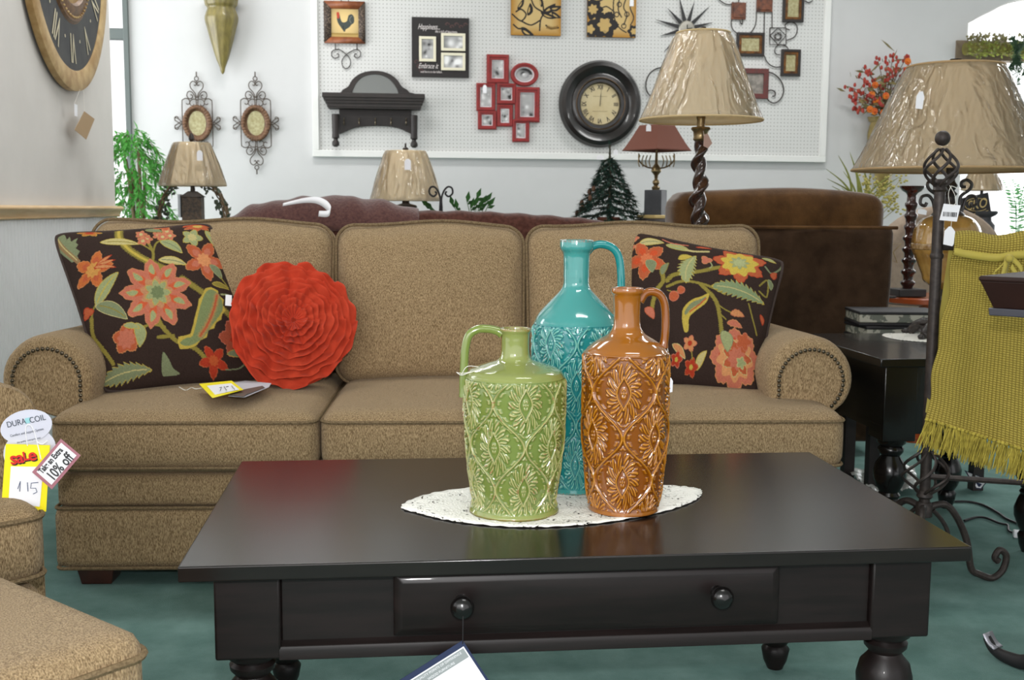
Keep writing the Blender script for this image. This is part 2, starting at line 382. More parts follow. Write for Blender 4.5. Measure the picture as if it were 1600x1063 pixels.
# ================================================================== COFFEE TABLE
def turned_leg(z0, s=1.0, n=28):
    pr = [(.0, 0), (.017, 0), (.026, .02), (.031, .045), (.024, .055), (.034, .07), (.044, .095), (.045, .115), (.035, .14), (.029, .15), (.033, .157), (.027, .165),
          (.037, .18), (.0465, .2), (.0475, .215), (.042, .238), (.030, .252), (.027, .258), (.036, .268), (.037, .276), (.031, .282), (.041, .29), (.043, .3), (.0, .3)]
    return [(r, z/.3*z0) for r, z in pr]
t = thing('coffee_table', 'espresso coffee table with one long drawer under a smooth top', 'coffee table', (.3052, 2.0643, 0))
w2, d2 = .635, .3637; H = .47
MB().box((0, 0, H-.0125), (2*w2, 2*d2, .025)).build('tabletop', M_top, t, bevel=.0025, seg=3)
fx, fy = w2-.046, d2-.040
for sx in (-1, 1):
    for sy in (-1, 1):
        mb = MB(); x0 = sx*fx; x1 = sx*(fx-.103); y0 = sy*fy; y1 = sy*(fy-.103)
        mb.b2(min(x0, x1), max(x0, x1), min(y0, y1), max(y0, y1), .302, H-.0255)
        lg = mb.build('leg', M_espresso, t, bevel=.004)
        l2 = MB().lathe(turned_leg(.302), 32, ((x0+x1)/2, (y0+y1)/2, 0)).build('turned_foot', M_espresso, lg, sharp=50)
mb = MB()
mb.b2(-fx+.103, fx-.103, -fy+.012, -fy+.03, .318, H-.0255)
mb.build('front_apron', M_espresso, t, bevel=.002)
MB().b2(-fx+.103, fx-.103, fy-.03, fy-.012, .318, H-.0255).build('back_apron', M_espresso, t, bevel=.002)
for sx in (-1, 1): MB().b2(min(sx*(fx-.012), sx*(fx-.03)), max(sx*(fx-.012), sx*(fx-.03)), -fy+.103, fy-.103, .318, H-.0255).build('side_apron', M_espresso, t, bevel=.002)
mb = MB(); pr = [(-fy+.03, .300), (-fy+.0, .300), (-fy-.0, .316), (-fy+.002, .322), (-fy+.006, .324), (-fy+.012, .329), (-fy+.03, .329)]
n = len(pr); v = [(-fx+.1, a, b) for a, b in pr]+[(fx-.1, a, b) for a, b in pr]; mb.add(v, [(i, (i+1) % n, n+(i+1) % n, n+i) for i in range(n)])
mb.build('bottom_moulding', M_espresso, t, bevel=.001)
dx0 = P(615, 950, 1.74)[0]-.3052; dx1 = P(1218, 940, 1.74)[0]-.3052
d = MB(); hz0, hz1 = .3335, H-.032; ins = .014
# raised drawer front with a sloped border
v = [(dx0, -fy+.010, hz0), (dx1, -fy+.010, hz0), (dx1, -fy+.010, hz1), (dx0, -fy+.010, hz1), (dx0, -fy+.002, hz0), (dx1, -fy+.002, hz0), (dx1, -fy+.002, hz1), (dx0, -fy+.002, hz1),
     (dx0+ins, -fy-.006, hz0+ins), (dx1-ins, -fy-.006, hz0+ins), (dx1-ins, -fy-.006, hz1-ins), (dx0+ins, -fy-.006, hz1-ins)]
d.add(v, [(3, 2, 1, 0)]+[(i, (i+1) % 4, 4+(i+1) % 4, 4+i) for i in range(4)]+[(4+i, 4+(i+1) % 4, 8+(i+1) % 4, 8+i) for i in range(4)]+[(8, 9, 10, 11)])
dr = d.build('drawer', M_espresso, t, bevel=.002)
KN = [(.0, 0), (.011, 0), (.011, -.006), (.007, -.010), (.007, -.013), (.012, -.017), (.0175, -.024), (.019, -.031), (.016, -.038), (.009, -.043), (.0, -.0445)]
kz = []
for kx, ky in ((722, 948), (1127, 933)):
    q = P(kx, ky, 1.71); kz.append(q); MB().lathe(KN, 24, (q[0]-.3052, -fy-.006, q[2]), cap=False, axis='y').build('knob', M_black, dr, sharp=50)
# hang tag on the left knob
q = kz[0]; ty = 2.0643-fy-.047
t = thing('hang_tag', 'navy bordered white booklet tag hanging by black string from the drawer knob', 'tag', (q[0], ty, q[2]))
s_ = S(722, 1000, 1.7)
tip = (P(723, 1001, ty)-np.array([q[0], ty, q[2]]))
mb = MB(); mb.tube([(0, .028, .012), (0, .0, .010), (.0004, -.001, -.01), (tip[0], 0, tip[2]-.006)], .0009, 6); mb.build('string', M_ink, t)
def tp(x, y, dy=0): r = P(x, y, ty+dy)-np.array([q[0], ty, q[2]]); return (r[0], r[2])
navy = mat('navy card', (38, 48, 80), .5)
ux, uz = np.array([-.857, -.515]), np.array([.60, -.80])    # down-left edge direction, down-right edge direction (px, y up)
c0 = np.array([tip[0], tip[2]])
A = c0; ux = np.array([-.850, -.527]); vx = np.array([.527, -.850]); B = A+ux*.118; C = B+vx*.16; D = A+vx*.16
MB().prism([tuple(A), tuple(B), tuple(C), tuple(D)], 0, .0012).build('card', navy, t, flat=True)
E_ = lambda a, b: tuple(A+ux*a+vx*b)
MB().prism([E_(.004, .009), E_(.114, .009), E_(.114, .15), E_(.004, .15)], -.0004, -.0001).build('sheet', M_paper, t, flat=True)
MB().prism([E_(.006, .011), E_(.112, .011), E_(.112, .028), E_(.006, .028)], -.0007, -.0005).build('heading_band', mat('grey band', (150, 156, 156), .6), t, flat=True)
ang = math.atan2(-ux[1], -ux[0])
for s0, b0, a0 in (('QUALITY POINTS OF DIFFERENCE', .0155, .054), ('WOOD FURNITURE', .0235, .054)):
    p_ = E_(a0, b0); text('lettering', s0, .0055, M_paper, t, (p_[0], -.0012, p_[1]), rot=(math.pi/2, -ang, 0), ext=.0001)

# ------------------------------------------------------------------ doily on the coffee table
def lace(key):
    mt = bpy.data.materials.new(key); mt.use_nodes = True; nt = mt.node_tree; N = nt.nodes; L = nt.links; b = N['Principled BSDF']
    b.inputs['Base Color'].default_value = (*lin(244, 242, 234), 1); b.inputs['Roughness'].default_value = .9
    tc = N.new('ShaderNodeTexCoord'); v = N.new('ShaderNodeTexVoronoi'); v.inputs['Scale'].default_value = 210; L.new(tc.outputs['Object'], v.inputs['Vector'])
    n = N.new('ShaderNodeTexNoise'); n.inputs['Scale'].default_value = 26; L.new(tc.outputs['Object'], n.inputs['Vector'])
    a = N.new('ShaderNodeMath'); a.operation = 'MULTIPLY'; L.new(v.outputs['Distance'], a.inputs[0]); L.new(n.outputs['Fac'], a.inputs[1])
    g = N.new('ShaderNodeMath'); g.operation = 'GREATER_THAN'; g.inputs[1].default_value = .40; L.new(a.outputs[0], g.inputs[0])
    s1 = N.new('ShaderNodeMath'); s1.operation = 'SUBTRACT'; s1.inputs[0].default_value = 1; L.new(g.outputs[0], s1.inputs[1]); L.new(s1.outputs[0], b.inputs['Alpha'])
    bp = N.new('ShaderNodeBump'); bp.inputs['Strength'].default_value = .8; bp.inputs['Distance'].default_value = .002; L.new(v.outputs['Distance'], bp.inputs['Height']); L.new(bp.outputs[0], b.inputs['Normal'])
    return mt
M_lace = lace('white lace')
def doily(pts, z, label, nm='doily'):
    p = catmull(pts, 14, True)[:, :2]; c = p.mean(0); n = len(p); v = []; f = []
    K = 14
    for j in range(K+1):
        s0 = j/K
        for i in range(n):
            e = 1+(.012*abs(math.sin(i*.9)) if j == K else 0); q = c+(p[i]-c)*s0*e
            v.append((q[0]-c[0], q[1]-c[1], .0012+.0008*math.sin(s0*22)+(.0006*math.sin(i*1.3) if j > K-3 else 0)))
    for j in range(K):
        for i in range(n): f.append((j*n+i, j*n+(i+1) % n, (j+1)*n+(i+1) % n, (j+1)*n+i))
    o = MB().add(v, f).build(nm, M_lace, solid=.0008); tag(o, label, 'doily', loc=(c[0], c[1], z)); return o
pp = [PZ(x, y, .471)[:2] for x, y in ((629, 792), (672, 773), (750, 762), (840, 757), (930, 756), (1030, 759), (1085, 764), (1095, 772), (1082, 784), (1040, 799), (960, 815), (880, 823), (800, 824), (715, 816), (660, 804))]
doily(pp, .4712, 'oval white lace doily under the three bottle vases on the coffee table')

# ================================================================== VASES
def relief(th, z, n, hz, z0, Rm):
    # ogee lattice with a rosette in every cell; returns height 0..1 and a smooth mask
    def cell(a, b):       # a: -1..1 across the period, b: -1..1 along the height period
        r = np.hypot(a*1.0, b*1.0); H_ = np.zeros_like(a)
        edge = .97*(np.cos(np.clip(np.abs(b), 0, 1)*math.pi)*.5+.5)**.9
        d = np.abs(a)-edge
        H_ += .75*np.exp(-(d/.045)**2)
        H_ += .5*np.exp(-((d+.13)/.045)**2)*(np.sin(b*34) > -.2)
        # leaves around the drop, long and short ones in turn
        ph = np.arctan2(b*1.0, a*1.15); rr = np.hypot(a*1.42, b*1.12)
        wb = .20*(np.cos(math.pi*np.clip(b/.38, -1, 1))*.5+.5)**.75; dd = np.abs(a)-wb
        lf = np.abs(np.cos(ph*7)); reach = .58+.24*lf**.7-.07*np.cos(ph*14)**2
        leaf_ = (rr < reach)*(.35+.65*lf)*(.65+.35*np.cos(ph*28+rr*30))*np.clip((rr-.22)/.12, 0, 1)*np.clip((reach-rr)/.05, 0, 1)
        H_ += 1.0*leaf_*(dd > .03)*(np.abs(a) < edge-.17)
        inb = np.abs(b) < .38
        H_ += np.where(inb, .95*np.exp(-(dd/.032)**2), 0)
        H_ = np.where((dd < -.03) & inb, .12, H_)
        r0 = np.hypot(a*1.5, b)
        H_ += np.where(r0 < .15, .7*(1-.6*np.abs(np.sin(ph*3)))*np.exp(-((r0-.095)/.035)**2)+.9*np.exp(-(r0/.035)**2), 0)
        return H_
    u = th/(2*math.pi)*n; v = (z-z0)/hz
    H1 = cell(((u+.5) % 1)*2-1, ((v+.5) % 1)*2-1)
    H2 = cell((u % 1)*2-1, (v % 1)*2-1)
    du = np.abs(((u+.5) % 1)*2-1); dv = np.abs(((v+.5) % 1)*2-1)
    first = du < .97*(np.cos(dv*math.pi)*.5+.5)**.9+.0
    H1m = np.where(first, H1, H2); dd = du-.97*(np.cos(dv*math.pi)*.5+.5)**.9
    return np.clip(H1m+.75*np.exp(-(dd/.05)**2)*(~first), 0, 1.25)
def vase(name, label, base, prof, ztop, zlo, n, hz, z0, ph, dark, mid, light, hand, chips, slot):
    t = thing(name, label, 'vase', base)
    zs_, rs_ = zip(*[(z, r) for r, z in prof]); NZ, NT = 620, 720
    p_ = catmull(np.array([(r, z) for r, z in prof]), 12); arc_ = np.r_[0, np.cumsum(np.hypot(*np.diff(p_, axis=0).T))]; q = np.linspace(0, arc_[-1], NZ)
    r = np.interp(q, arc_, p_[:, 0]); z = np.interp(q, arc_, p_[:, 1])
    T_ = np.linspace(0, 2*math.pi, NT, endpoint=False); TH, ZZ = np.meshgrid(T_, z); RR = np.repeat(r[:, None], NT, 1)
    h_ = relief((TH-ph) % (2*math.pi), ZZ, n, hz, z0, RR)
    mask = np.clip((ztop-ZZ)/.006, 0, 1)*np.clip((ZZ-zlo)/.006, 0, 1)*(RR > max(rs_)*.70)
    h_ = h_*mask
    RR = RR+h_*.0034
    RR += .0012*np.exp(-((ZZ-ztop)/.0015)**2)*(RR > max(rs_)*.8)
    mb = MB(); mb.grid(RR*np.cos(TH), RR*np.sin(TH), ZZ, wrap=True)
    # glaze: pooled dark in the hollows, thin and pale on the ridges, warm chips on edges
    g = (h_-.45); hb = h_.copy()
    for _ in range(3): hb = (np.roll(hb, 2, 0)+np.roll(hb, -2, 0)+np.roll(hb, 2, 1)+np.roll(hb, -2, 1)+hb)/5
    fac = np.clip(.45+(h_-hb)*1.3+h_*.28, 0, 1); fac = np.where(mask > 0, fac, .62)[..., None]
    D, M_, Lt = [np.array(lin(c)) for c in (dark, mid, light)]
    c_ = np.where(fac < .5, D+(M_-D)*fac*2, M_+(Lt-M_)*(fac*2-1))
    nz = rng.random((NZ//12+2, NT//12+2)); nz = np.kron(nz, np.ones((12, 12)))[:NZ, :NT]; nz2 = rng.random((NZ//3+2, NT//3+2)); nz2 = np.kron(nz2, np.ones((3, 3)))[:NZ, :NT]
    ch = (nz*.6+nz2*.4 > chips) & (h_ > .5); rimm = (ZZ > max(zs_)-.004) & (nz2 > .45)
    c_[ch] = c_[ch]*.45+np.array(lin(150, 80, 50))*.55; c_[rimm] = c_[rimm]*.5+np.array(lin(150, 84, 50))*.5
    foot = (ZZ < .004) & (nz2 > .5); c_[foot] = c_[foot]*.5+np.array(lin(150, 90, 50))*.5
    mg = mat('glaze '+name, rough=.12, attr=True, spec=.6, coat=.8)
    o = mb.build('body', mg, t, sharp=80, col=c_.reshape(-1, 3))
    mi = MB(); rt = prof[-1][0]; zt = prof[-1][1]
    zt_ = max(zs_)
    hp = catmull(hand[0], 10); cc = np.linspace(0, 1, len(hp)); rad = hand[1]*(1+.25*np.exp(-(cc/.08)**2)+.25*np.exp(-((1-cc)/.06)**2))
    hm = MB().tube(xz(hp), rad, 18); nv = hm.n; cl = np.tile(np.array(lin(mid))*1.0, (nv, 1)); hm.build('handle', mg, t, col=cl)
    return t
def vprof(cx, base_px, lst, sc):
    return [(w_*sc, (base_px-y)*sc*1.0) for w_, y in lst]
def vertical(sc): return sc
gb = PZ(803, 797, .4725); sc = float((gb-CAM)@_fw)/F; kz_ = 1/ math.cos(math.radians(9))
def zpx(y, base, b_y):   # height above the base of a pixel row for a thing standing at base
    return float(P(base[2], y, base[1])[2])
def mkprof(lst, cx, b, flat_in):
    sc_ = float((b-CAM)@_fw)/F; out = []
    for w_, y in lst: out.append((w_*sc_, max(0.0, float(P(cx, y, b[1])[2])-.4725)))
    zt = out[-1][1]; rt = out[-1][0]
    out += [(rt-.001, zt+.0014), (rt-.004, zt+.0014), (rt-.0055, zt-.002), (rt-.0075, zt-.03), (rt-.007, zt-.07)]
    return [(.0, .0), (out[0][0]-.006, .0), (out[0][0]-.001, .001)]+[(r, max(z, .002)) for r, z in out]
def hpts(pts, b): return [(float(P(x, y, b[1])[0]-b[0]), float(P(x, y, b[1])[2]-b[2])) for x, y in pts]
gp = mkprof([(69, 800), (70.5, 794), (67, 787), (63, 780), (65, 768), (70, 735), (74.5, 690), (77, 640), (77.5, 603), (76, 588), (71, 579), (60, 573.5), (42, 567.5), (28, 563), (23, 556), (21.5, 545), (21.5, 532), (22, 522), (24.5, 517), (24.5, 514)], 805, gb, 0)
zg = lambda y, b, cx: float(P(cx, y, b[1])[2])-.4725
vase('green_vase', 'pale green glazed bottle vase, shortest of the three, handle at its left', gb, gp, zg(588, gb, 805), zg(789, gb, 805), 5,
     (zg(621, gb, 805)-zg(752, gb, 805)), zg(621, gb, 805), math.radians(-90-.9+7), (70, 98, 28), (118, 134, 62), (176, 170, 112), (hpts([(784, 521), (776, 517), (762, 514), (746, 515), (733, 524), (727, 545), (725, 575), (724, 600), (725, 620)], gb), .0075), .82, 0)
ob = PZ(974, 795, .4725)
op = mkprof([(53, 800), (55.5, 794), (55, 787), (54, 781), (57, 768), (60, 734), (64, 690), (65.3, 640), (65.3, 600), (65, 555), (63, 548), (57, 541), (45, 532), (30, 523), (23, 514), (20.5, 503), (20.5, 480), (21.5, 463), (24.5, 457), (24.5, 451)], 979, ob, 0)
zo = zg(605, ob, 979); ho = zg(605, ob, 979)-zg(740, ob, 979)
vase('orange_vase', 'amber brown glazed bottle vase standing right of the green one, handle at its right', ob, op, zg(550, ob, 979), zg(788, ob, 979), 4, ho, zo, math.radians(-90-14),
     (50, 18, 0), (134, 72, 0), (190, 126, 30), (hpts([(999, 470), (1008, 459), (1019, 456), (1031, 461), (1038, 475), (1040, 500), (1039, 525), (1036, 543)], ob), .0075), .93, 0)
tb = PZ(896, 763, .4725)
tpf = mkprof([(47, 768), (49, 761), (48, 752), (50, 735), (54, 700), (60, 640), (64.5, 580), (65.8, 535), (65, 512), (61, 497), (52, 484), (38, 469), (26, 456), (20.5, 447), (19.5, 435), (20, 410), (21, 396), (25.5, 388), (25.5, 376)], 897, tb, 0)
vase('teal_vase', 'turquoise glazed bottle vase, tallest of the three, standing at the back', tb, tpf, zg(505, tb, 897), zg(755, tb, 897), 5,
     zg(594, tb, 897)-zg(716, tb, 897), zg(594, tb, 897), math.radians(-90-7), (4, 84, 98), (24, 128, 128), (116, 182, 168), (hpts([(917, 392), (926, 385), (940, 382), (956, 387), (966, 400), (970, 425), (970, 460), (966, 492), (955, 500)], tb), .0078), .90, 0)
# white cord round the green handle, paper tag hanging from the orange handle
w_ = thing('price_string', 'white cord tied around the handle of the green vase', 'string', P(724, 582, gb[1]-.02))
mb = MB(); a = [(-.012, .0, .0), (-.004, -.006, -.004), (.008, -.01, .0), (.02, -.012, .004), (.032, -.01, .008), (.036, 0, .006), (.02, .004, .002), (.0, .002, -.002), (-.012, .0, .0)]
mb.tube(catmull(a, 6), .0007, 5); mb.tube(catmull([(-.004, -.006, -.004), (.006, -.012, .012), (.026, -.012, .011)], 6), .0006, 5); mb.build('cord', M_string, w_)
w_ = thing('price_tag', 'white paper tag on a thread hanging from the amber vase handle', 'tag', P(1042, 535, ob[1]))
mb = MB(); a = P(1045, 590, ob[1])-P(1042, 535, ob[1]); mb.tube([(0, 0, 0), (.002, -.004, -.02), (a[0], -.004, a[2])], .0007, 5); mb.build('thread', M_string, w_)
h_ = .0115*.6
MB().prism([(a[0]-.0075, a[2]-.028), (a[0]+.006, a[2]-.026), (a[0]+.0065, a[2]-.006), (a[0]+.003, a[2]), (a[0]-.003, a[2]), (a[0]-.007, a[2]-.005)], -.005, -.0043).build('card', M_paper, w_, flat=True)

# ================================================================== SOFA
SO = np.array([-.905, 3.015, 0]); SRZ = math.radians(-3.4); SW = 2.13
def s2l(p):   # world -> sofa local
    d = np.array(p)-SO; c, s_ = math.cos(-SRZ), math.sin(-SRZ); return np.array([d[0]*c-d[1]*s_, d[0]*s_+d[1]*c, d[2]])
def SP(x, y, ly):   # pixel -> sofa local point on the plane local y = ly
    r = ray(x, y); a = s2l(CAM); b_ = s2l(CAM+r)-a; t_ = (ly-a[1])/b_[1]; return a+b_*t_
sofa = thing('sofa', 'three-seat tan chenille sofa with rolled nailhead arms behind the coffee table', 'sofa', SO, SRZ)
o = weld(cushion(MB(), (SW/2, .47, .133), (SW, .93, .165), r=.018, n=(40, 16, 6)).build('base', M_tan, sofa))
o = weld(cushion(MB(), (SW/2, .475, .262), (SW-.012, .92, .095), r=.02, puff=(0, .006, 0), n=(40, 16, 5)).build('seat_deck', M_tan, sofa))
mb = MB(); 
for z, dy in ((.216, .004), (.052, .002)): mb.tube(rrect_pts := [(q[0], q[1], z) for q in rrect(.003, SW-.003, dy+.004, .93, .022)], .005, 6, closed=True)
mb.build('base_piping', M_welt, sofa)
xs = [0.0, float(SP(498, 650, .0)[0]), float(SP(905, 650, 0)[0]), SW]
def arched(q, U):     # crown of a seat cushion: falls to the front lip
    return q
for i in range(3):
    a, b_ = xs[i]+.002, xs[i+1]-.002; ww = b_-a
    c_ = weld(cushion(MB(), ((a+b_)/2, .385, .395), (ww, .80, .165), r=.045, puff=(.004, .012, .022), n=(24, 24, 8)).build('seat_cushion', M_tan, sofa))
    mb = MB()
    for z, e in ((.452, -.004), (.330, -.006)):
        mb.tube([(q[0]+(a+b_)/2, q[1]+.385-.0*1, z) for q in rrect(-ww/2-e*0+.004, ww/2-.004, -.4-.006+(.004 if z < .4 else 0), .38, .04)], .0048, 6, closed=True)
    mb.build('piping', M_welt, c_)
# back frame
mb = MB(); cushion(mb, (SW/2, .86, .58), (SW-.10, .15, .60), r=.05, n=(30, 6, 12)); weld(mb.build('back_frame', M_tan, sofa))
# back cushions, T shaped over the arms
gaps = [float(SP(x, 400, .60)[0]) for x in (135, 521.5, 821.5, 1192)]
zt_b = [.965, .972, .955]
for i in range(3):
    a, b_ = gaps[i], gaps[i+1]; ww = b_-a; zt = float(SP((166+1160)/2 if i == 1 else (330 if i == 0 else 1010), (346, 350, 352)[i], .62)[2])
    zb_ = .47; hh = zt-zb_
    def wp(q, U, hh=hh, ww=ww):
        q = q.copy(); k = (q[..., 2]/hh+.5); q[..., 1] += .11*k-.055    # leans back
        q[..., 2] += -.010*np.abs(U[..., 0])**3*(U[..., 2] > .5)+.006*np.sin(q[..., 0]*14+i)*(k > .8)
        q[..., 0] *= 1-.02*(1-k)
        return q
    c_ = weld(cushion(MB(), ((a+b_)/2, .66, zb_+hh/2), (ww-.004, .19, hh), r=.06, puff=(.0, .055, .008), n=(24, 8, 20), warp=wp).build('back_cushion', M_tan, sofa))
    pr = rrect(-ww/2+.003, ww/2-.003, -hh/2, hh/2, .06, 8); pts = []
    for x, z in pr + [pr[0]]: pts.append((x, z))
    pts = catmull(pts, 3); out = []
    dense = []
    for k in range(len(pr)):
        p0, p1 = np.array(pr[k]), np.array(pr[(k+1) % len(pr)]); nn = max(1, int(np.hypot(*(p1-p0))/.03))
        for q in range(nn): dense.append(p0+(p1-p0)*q/nn)
    for x, z in dense:
        k = z/hh+.5; ex = abs(x/(ww/2)); out.append((x*(1-.02*(1-k))+(a+b_)/2, .66-.062+.11*k-.055, z+zb_+hh/2+(-.008*ex**3+.006*math.sin(x*14+i)+.0035 if k > .8 else 0)))
    MB().tube(out, .0052, 6, closed=True).build('piping', M_welt, c_)
# rolled arms
def arm(side):
    cx, cz, R_ = (.045, .535, .125) if side < 0 else (SW-.040, .535, .125)
    cx = float(SP(74, 590, .16)[0]) if side < 0 else float(SP(1266, 590, .16)[0])
    cz = float(SP(74 if side < 0 else 1266, 594, .16)[2])
    inn = -side   # direction of the seat
    o2 = []       # outline of the roll: from the inside foot up, over, down the outside
    pts = [(cx+inn*.115, .25), (cx+inn*.118, cz-.04)]
    for a in np.linspace(0, 215, 26):
        t_ = math.radians(a); pts.append((cx+inn*R_*math.cos(t_), cz+R_*math.sin(t_)*(1 if a < 180 else .95)))
    xo = .012 if side < 0 else SW-.012; pts += [(xo, cz-.12), (xo, .25)]
    pts = np.array(pts); c0_ = np.array([cx, cz-.05]); mb = MB(); lay = []
    ys = [.155, .150, .153, .165, .19, .30, .45, .60, .75, .88]; sc_ = [.70, .80, .90, .97, 1.0, 1.0, .99, .985, .98, .97]
    for y_, s_ in zip(ys, sc_):
        q = c0_+(pts-c0_)*s_; lay.append(np.stack([q[:, 0], np.full(len(q), y_), q[:, 1]+(.0 if y_ < .2 else -.02*(y_-.2))], 1))
    L_ = np.array(lay); mb.grid(L_[..., 0], L_[..., 1], L_[..., 2], flip=(side > 0)); n = len(pts); mb.f.append(tuple(range(n)) if side < 0 else tuple(range(n))[::-1]); mb.mi.append(0)
    a_ = mb.build('arm', M_tan, sofa, sharp=70)
    # seam where the roll is gathered and the nailhead trim
    nb = MB(); path = []
    rn = .092
    for a in np.linspace(-6, 225, 60):
        t_ = math.radians(a); path.append((cx+inn*rn*math.cos(t_), cz-.004+rn*math.sin(t_)))
    path = [(cx+inn*rn*.99, cz-.055)]+path+[(cx-inn*.045, cz-.092), (cx-inn*.02, cz-.105)]
    p_ = catmull(path, 3); al = np.r_[0, np.cumsum(np.hypot(*np.diff(p_, axis=0).T))]; k = int(al[-1]/.0128)
    for q in np.linspace(0, al[-1], k): nb.sph((np.interp(q, al, p_[:, 0]), .1495, np.interp(q, al, p_[:, 1])), (.0058, .004, .0058), 8, 6)
    o = nb.build('nailhead_trim', M_nail, a_)
    MB().tube([(x, .154, z) for x, z in catmull([(cx+(x-cx)*1.03, cz+(z-cz)*1.03) for x, z in path[::4]], 4)], .003, 5).build('seam', M_welt, a_)
arm(-1); arm(1)
M_foot = mat('mahogany foot', (52, 26, 20), .35, col2=(70, 36, 26), nscale=10, coat=.2)
for x, y in ((.10, .07), (SW-.1, .07), (.1, .86), (SW-.1, .86)):
    mb = MB(); mb.box((x, y, .026), (.08, .08, .052), taper=1.25); mb.build('foot', M_foot, sofa, bevel=.003)

# ------------------------------------------------------------------ floral pillows
def bilin(c, s_, t_):
    # c: TL,TR,BR,BL ; s across, t down, both 0..1
    s_ = s_[..., None]; t_ = t_[..., None]
    return c[0]*(1-s_)*(1-t_)+c[1]*s_*(1-t_)+c[2]*s_*t_+c[3]*(1-s_)*t_
def homog(src, dst):
    A = []; B = []
    for (x, y), (u, v) in zip(src, dst): A += [[x, y, 1, 0, 0, 0, -u*x, -u*y], [0, 0, 0, x, y, 1, -v*x, -v*y]]; B += [u, v]
    h_ = np.linalg.solve(np.array(A, float), np.array(B, float)); return np.append(h_, 1).reshape(3, 3)
M_tap = mat('tapestry weave', attr=True, rough=.95, spec=.1, bump=.5, nscale=300, stretch=(1, 1, .6), col=(222, 222, 222), col2=(255, 255, 255), lo=.3, hi=.7)
def pillow(name, label, cat, corners, thick, paint, tex, pinch, back_mat, seamcol, rnd=.8, n=300, grp=None, slots=None):
    c = [np.array(q) for q in corners]; ctr = sum(c)/4; t = thing(name, label, cat, ctr, group=grp)
    nrm = np.cross(c[1]-c[0], c[3]-c[0]); nrm /= np.linalg.norm(nrm)
    if nrm @ (CAM-ctr) < 0: nrm = -nrm
    L_ = np.linspace(0, 1, n); s_, t_ = np.meshgrid(L_, L_)
    a, b_ = s_*2-1, t_*2-1
    # pull the sides in, keep the corners out
    s2 = .5+(a*(1-pinch[0]*(1-b_**2)**1.2))/2; t2 = .5+(b_*(1-pinch[1]*(1-a**2)**1.2))/2
    cr_ = .04*np.abs(a)**9*np.abs(b_)**9; s2 = .5+(s2-.5)*(1-cr_); t2 = .5+(t2-.5)*(1-cr_); base = bilin(c, s2, t2)-ctr
    prof = ((1-np.abs(a)**2.3)*(1-np.abs(b_)**2.3))**.55; wr = .0025*np.sin(a*9+b_*5)*(1-prof)+.004*np.sin(a*4-b_*7)*prof
    front = base+nrm*(thick*prof+wr)[..., None]; back = base-nrm*(thick*.8*prof)[..., None]
    H_ = homog([(0, 0), (1, 0), (1, 1), (0, 1)], tex); den = H_[2, 0]*s_+H_[2, 1]*t_+H_[2, 2]
    X = (H_[0, 0]*s_+H_[0, 1]*t_+H_[0, 2])/den; Y = (H_[1, 0]*s_+H_[1, 1]*t_+H_[1, 2])/den
    p_ = Paint(X, Y, (58, 45, 40)); paint(p_)
    mb = MB(); mb.grid(front[..., 0], front[..., 1], front[..., 2]); mb.build('cover', M_tap, t, col=p_.c.reshape(-1, 3), sharp=80)
    mb = MB(); k = slice(0, n, 6); bk = back[::6, ::6]; bk[-1] = back[-1, ::6]; bk[:, -1] = back[::6, -1]; mb.grid(bk[..., 0], bk[..., 1], bk[..., 2], flip=True); mb.build('back', back_mat, t, sharp=80)
    e = np.concatenate([base[0, ::6], base[::6, -1], base[-1, ::-6], base[::-6, 0]])
    MB().tube(e, .0055, 7, closed=True).build('cord_edge', seamcol, t)
    return t
M_pback = mat('dark brown pillow cloth', (58, 45, 40), .9, col2=(66, 52, 46), nscale=80)
OR, OR2, PK, YG, YE, GG, GR, CR = (188, 96, 62), (206, 140, 92), (198, 116, 92), (146, 132, 62), (196, 172, 78), (130, 138, 104), (160, 166, 118), (198, 184, 126)
RD = (178, 62, 40)
